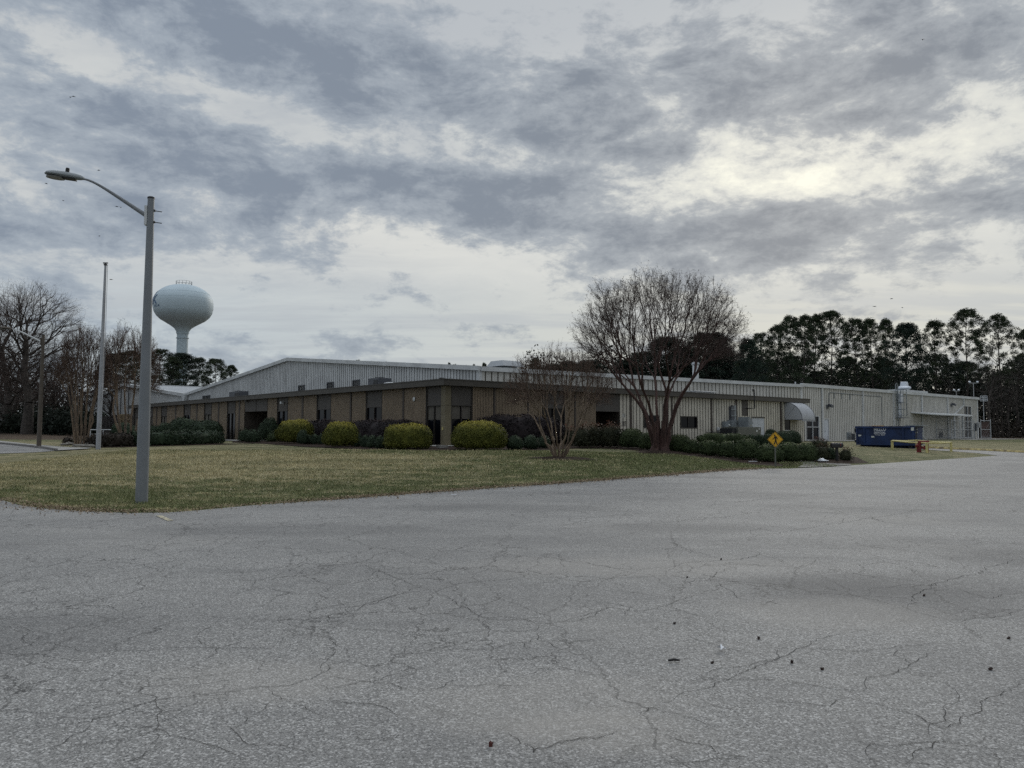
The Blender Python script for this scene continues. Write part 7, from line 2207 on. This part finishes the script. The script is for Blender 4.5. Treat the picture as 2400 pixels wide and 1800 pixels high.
# ---- timber stacks by the far gable
def stack(l, r, tp, bt, Yoff, mat, label, seed, layers=8):
    rs = random.Random(seed)
    p = g((l + r) / 2, 1040); 
    Yd = 92 + Yoff
    p = at_px((l + r) / 2, Yd); wd = (r - l) / F * Yd; z1_ = atdepth(l, tp, Yd).z
    t = thing('timber_stack', p, label, 'timber stack')
    h = z1_ - p.z; lh = h / layers
    for i in range(layers):
        m_ = MB(); z_ = p.z + lh * i
        for x_ in (-.42, 0, .42): m_.box((p.x + x_ * wd, p.y, z_ + lh * .16), (.06, 0, 0), (0, .55, 0), (0, 0, lh * .15))
        n_ = 7
        for k in range(n_):
            j = rs.uniform(-.06, .06); m_.box((p.x + j, p.y - .5 + k / (n_ - 1), z_ + lh * .62), (wd / 2 * rs.uniform(.93, 1), 0, 0), (0, .068, 0), (0, 0, lh * .27))
        m_.build('board_layer', M[mat], t)
    return t
stack(243, 264, 975, 1012, 0, 'wood_dark', 'dark stack of pallets leftmost before the far gable', 1, 16)
stack(265, 283.5, 972, 1012, .3, 'wood_dark', 'dark stack of pallets in the middle before the far gable', 2, 17)
stack(284, 303, 970.5, 1012, 0, 'wood_tan', 'tan stack of sawn timber beside the office end', 3, 18)
# white rail fence at the left
A_ = g(212, 1022); Yd = 80
pr_ = [at_px(x, Yd) for x in (212, 242, 272)]
zt_ = atdepth(242, 1006.5, Yd).z; t = thing('rail_fence', pr_[1], 'pale two-rail fence behind the flagpole and the myrtle', 'fence')
for p in pr_:
    m_ = MB(); m_.tube([p, Vector((p.x, p.y, zt_))], .045, 8); m_.build('post', M['yellow'] if False else M['trim'], t)
for zr_ in (zt_ - .03, zt_ - .50):
    m_ = MB(); m_.tube([Vector((pr_[0].x, pr_[0].y, zr_)), Vector((pr_[2].x, pr_[2].y, zr_))], .04, 8); m_.build('rail', M['trim'], t)
# ring of field stones round the left myrtle
sp_ = [(152, 1044), (160, 1043), (168, 1042.5), (176, 1041.5), (184, 1041.5), (191, 1041), (198, 1043.5), (206, 1044), (214, 1044.5), (222, 1046), (182, 1047), (190, 1047.5), (200, 1048), (212, 1048.5)]
st_lab = ['leftmost', 'second', 'third', 'fourth', 'fifth', 'brightest flat', 'seventh', 'eighth', 'ninth', 'rightmost back', 'first front', 'second front', 'third front', 'rightmost front']
for i, (x_, y_) in enumerate(sp_):
    p = g(x_, y_); bm = bmesh.new(); bmesh.ops.create_icosphere(bm, subdivisions=3, radius=1)
    for v in bm.verts:
        n1 = 1 + .18 * math.sin(v.co.x * 3 + i) * math.sin(v.co.y * 4 + i * 2) + .10 * math.sin(v.co.z * 6 + i); v.co = Vector((v.co.x * (.26 + .05 * (i % 3)) * n1, v.co.y * .2 * n1, v.co.z * (.10 + .03 * (i % 2)) * n1))
    me = bpy.data.meshes.new('field_stone'); bm.to_mesh(me); bm.free()
    o = link_mesh('field_stone', me, M['plastic_white'] if False else (M['concrete'] if i == 5 else M['stone']), None, True, Vector((p.x, p.y, p.z + .05)))
    tag(o, f'{st_lab[i]} field stone of the ring around the many-stemmed left myrtle', 'stone', 'field stones round the left myrtle')
# concrete block at the glazed corner
p = g(1036, 1052); m_ = MB(); m_.box(p + Vector((0, 0, .12)), U3 * .28, V3 * .14, (0, 0, .07)); o = m_.build('splash_block', M['concrete'], None, origin=p); tag(o, 'small concrete splash block at the foot of the glazed corner', 'block')

# ---- white van just entering the frame at the left edge
p = at_px(-8, 112)
t = thing('van', p, 'white van parked behind the trees, cut by the left edge of the photo', 'van', rz=0)
m_ = MB(); sec = [(-2.4, .35), (2.3, .35), (2.45, .8), (2.3, 1.15), (1.6, 1.3), (1.0, 2.05), (-2.3, 2.1), (-2.45, 1.9)]
m_.prism([p + Vector((x_, -.9, z_)) for x_, z_ in sec], Vector((0, 1.8, 0))); m_.build('body', M['plastic_white'], t, bevel=.06)
for x_, w_ in ((1.15, .45), (.1, .55), (-1.2, .55)):
    m_ = MB(); m_.box(p + Vector((x_, -.91, 1.6)), (w_, 0, 0), (0, .01, 0), (0, 0, .26)); m_.build('window', M['glass'], t)
for x_ in (-1.5, 1.5):
    for y_ in (-.85, .85):
        m_ = MB(); m_.tube([p + Vector((x_, y_ - .1, .33)), p + Vector((x_, y_ + .1, .33))], .33, 18); w_ = m_.build('wheel', M['black'], t, smooth=True)
        m_ = MB(); m_.tube([p + Vector((x_, y_ - .115, .33)), p + Vector((x_, y_ + .115, .33))], .18, 12); m_.build('rim', M['galv'], w_)
p = at_px(76, 108); m_ = MB(); m_.prism([p + Vector((-.4, 0, .05)), p + Vector((.4, 0, .05)), p + Vector((.3, 0, .22)), p + Vector((-.2, 0, .26))], Vector((0, .5, 0)))
o = m_.build('pale_bin_lid', M['plastic_white'], None, origin=p); tag(o, 'small pale flat object on the leaf litter beside the oak', 'debris')

# ---- things lying on the lot
def zb(p): return (1300 + p[0] * .4973, 1050 + p[1] * .4973)
def zc(p): return (1000 + p[0] * .3918, 1150 + p[1] * .3918)
def ball(px, py, r, label, mat, group, i):
    p = g(px, py); bm = bmesh.new(); bmesh.ops.create_icosphere(bm, subdivisions=2, radius=r)
    for k, v in enumerate(bm.verts):
        v.co *= 1.35 if k % 3 == 0 else .85
    me = bpy.data.meshes.new('seed_ball'); bm.to_mesh(me); bm.free()
    o = link_mesh('seed_ball', me, M[mat], None, False, Vector((p.x, p.y, p.z + .014 + r * .8))); o.rotation_euler = (i, i * 2, i * 3)
    tag(o, label, 'seed ball', group)
SB = [((625, 617), 'dark seed ball on the lot, upper left of the scattered ones'), ((784, 533), 'farthest dark seed ball, on a crack of the lot'), ((565, 838), 'dark seed ball left of and above the stick'), ((962, 910), 'dark seed ball right of the white leaf'),
      ((743, 1026), 'dark seed ball below the white leaf, right of the stick'), ((1118, 1024), 'dark seed ball in the row, middle right'), ((1261, 1056), 'nearest dark seed ball of the row right of the stick'), ((2055, 1057), 'dark seed ball near the right edge, lower one'), ((2140, 909), 'small dark seed ball at the right edge, upper one'), ((1742, 705), 'tiny dark seed ball in the stained patch at the right')]
for i, (p, lab) in enumerate(SB): ball(*zb(p), .010 + .002 * (i % 2), lab, 'seed', 'seed balls on the lot', i)
M['rust'] = pmat('rust_red_seed', (.075, .022, .018), .9, 0, .3, 40)
ball(*zc((383, 1546)), .013, 'rust-red seed ball alone in the lower foreground', 'rust', 'seed balls on the lot', 5)
pa, pb_ = g(*zb((536, 1022))), g(*zb((590, 1021))); li = Vector((0, 0, .03))
m_ = MB(); m_.tube([pa + li, pa.lerp(pb_, .5) + li + Vector((0, .006, .004)), pb_ + li], [.008, .009, .006], 7); o = m_.build('stick', M['black'], None, origin=pa); tag(o, 'short dark stick lying on the lot', 'stick')
p = g(*zb((790, 966))); m_ = MB(); cc_ = p + Vector((0, 0, .03)); pts = []
for k in range(10):
    a = k / 10 * 2 * math.pi + .3; r_ = .034 if k % 2 == 0 else .014; pts.append(cc_ + Vector((math.cos(a) * r_, math.sin(a) * r_ * 1.4, .012 * (k % 3))))
m_.poly(pts); o = m_.build('torn_paper', M['plastic_white'], None, origin=p); tag(o, 'white torn scrap on the asphalt, above the stick', 'scrap')
p = g(1064, 1161); m_ = MB(); m_.box(p + Vector((0, 0, .02)), (.07, .01, 0), (0, .03, 0), (0, 0, .004)); o = m_.build('paper_scrap', M['plastic_white'], None, origin=p); tag(o, 'thin pale scrap on the asphalt near the lawn edge', 'scrap')

# ---- distant birds
def bird(px, py, Yd, span, yaw, label):
    p = atdepth(px, py, Yd); m_ = MB(); s = span / 2
    c_, s_ = math.cos(yaw), math.sin(yaw)
    def T(x, y, z): return p + Vector((x * c_ - y * s_, x * s_ + y * c_, z))
    m_.add([T(0, .10, 0), T(-s * .5, .04, s * .28), T(-s, -.05, s * .12), T(-s * .5, -.10, s * .22), T(0, -.12, 0), T(s * .5, .04, s * .28), T(s, -.05, s * .12), T(s * .5, -.10, s * .22)], [(0, 1, 3, 4), (1, 2, 3), (0, 4, 7, 5), (5, 7, 6)])
    m_.tube([T(0, .22, 0), T(0, .05, -.01), T(0, -.28, 0)], [.015, .05, .02], 6)
    o = m_.build('bird', M['black'], None, origin=p); tag(o, label, 'bird', 'birds far off in the sky')
birds = [(2163, 93, 'lone bird high at the upper right of the sky', .9)] 
for i, (x_, y_) in enumerate([(165, 228), (172, 226), (108, 430), (148, 470), (232, 399), (274, 484), (283, 486), (233, 553), (260, 655), (1375, 691), (2090, 700), (2050, 718), (2115, 721)]):
    birds.append((x_, y_, 'tiny dark bird far off, a mere speck against the cloud', .45))
for i, (x_, y_, lab, sp) in enumerate(birds): bird(x_, y_, 110 if i else 130, sp * .85, i * .9, lab)
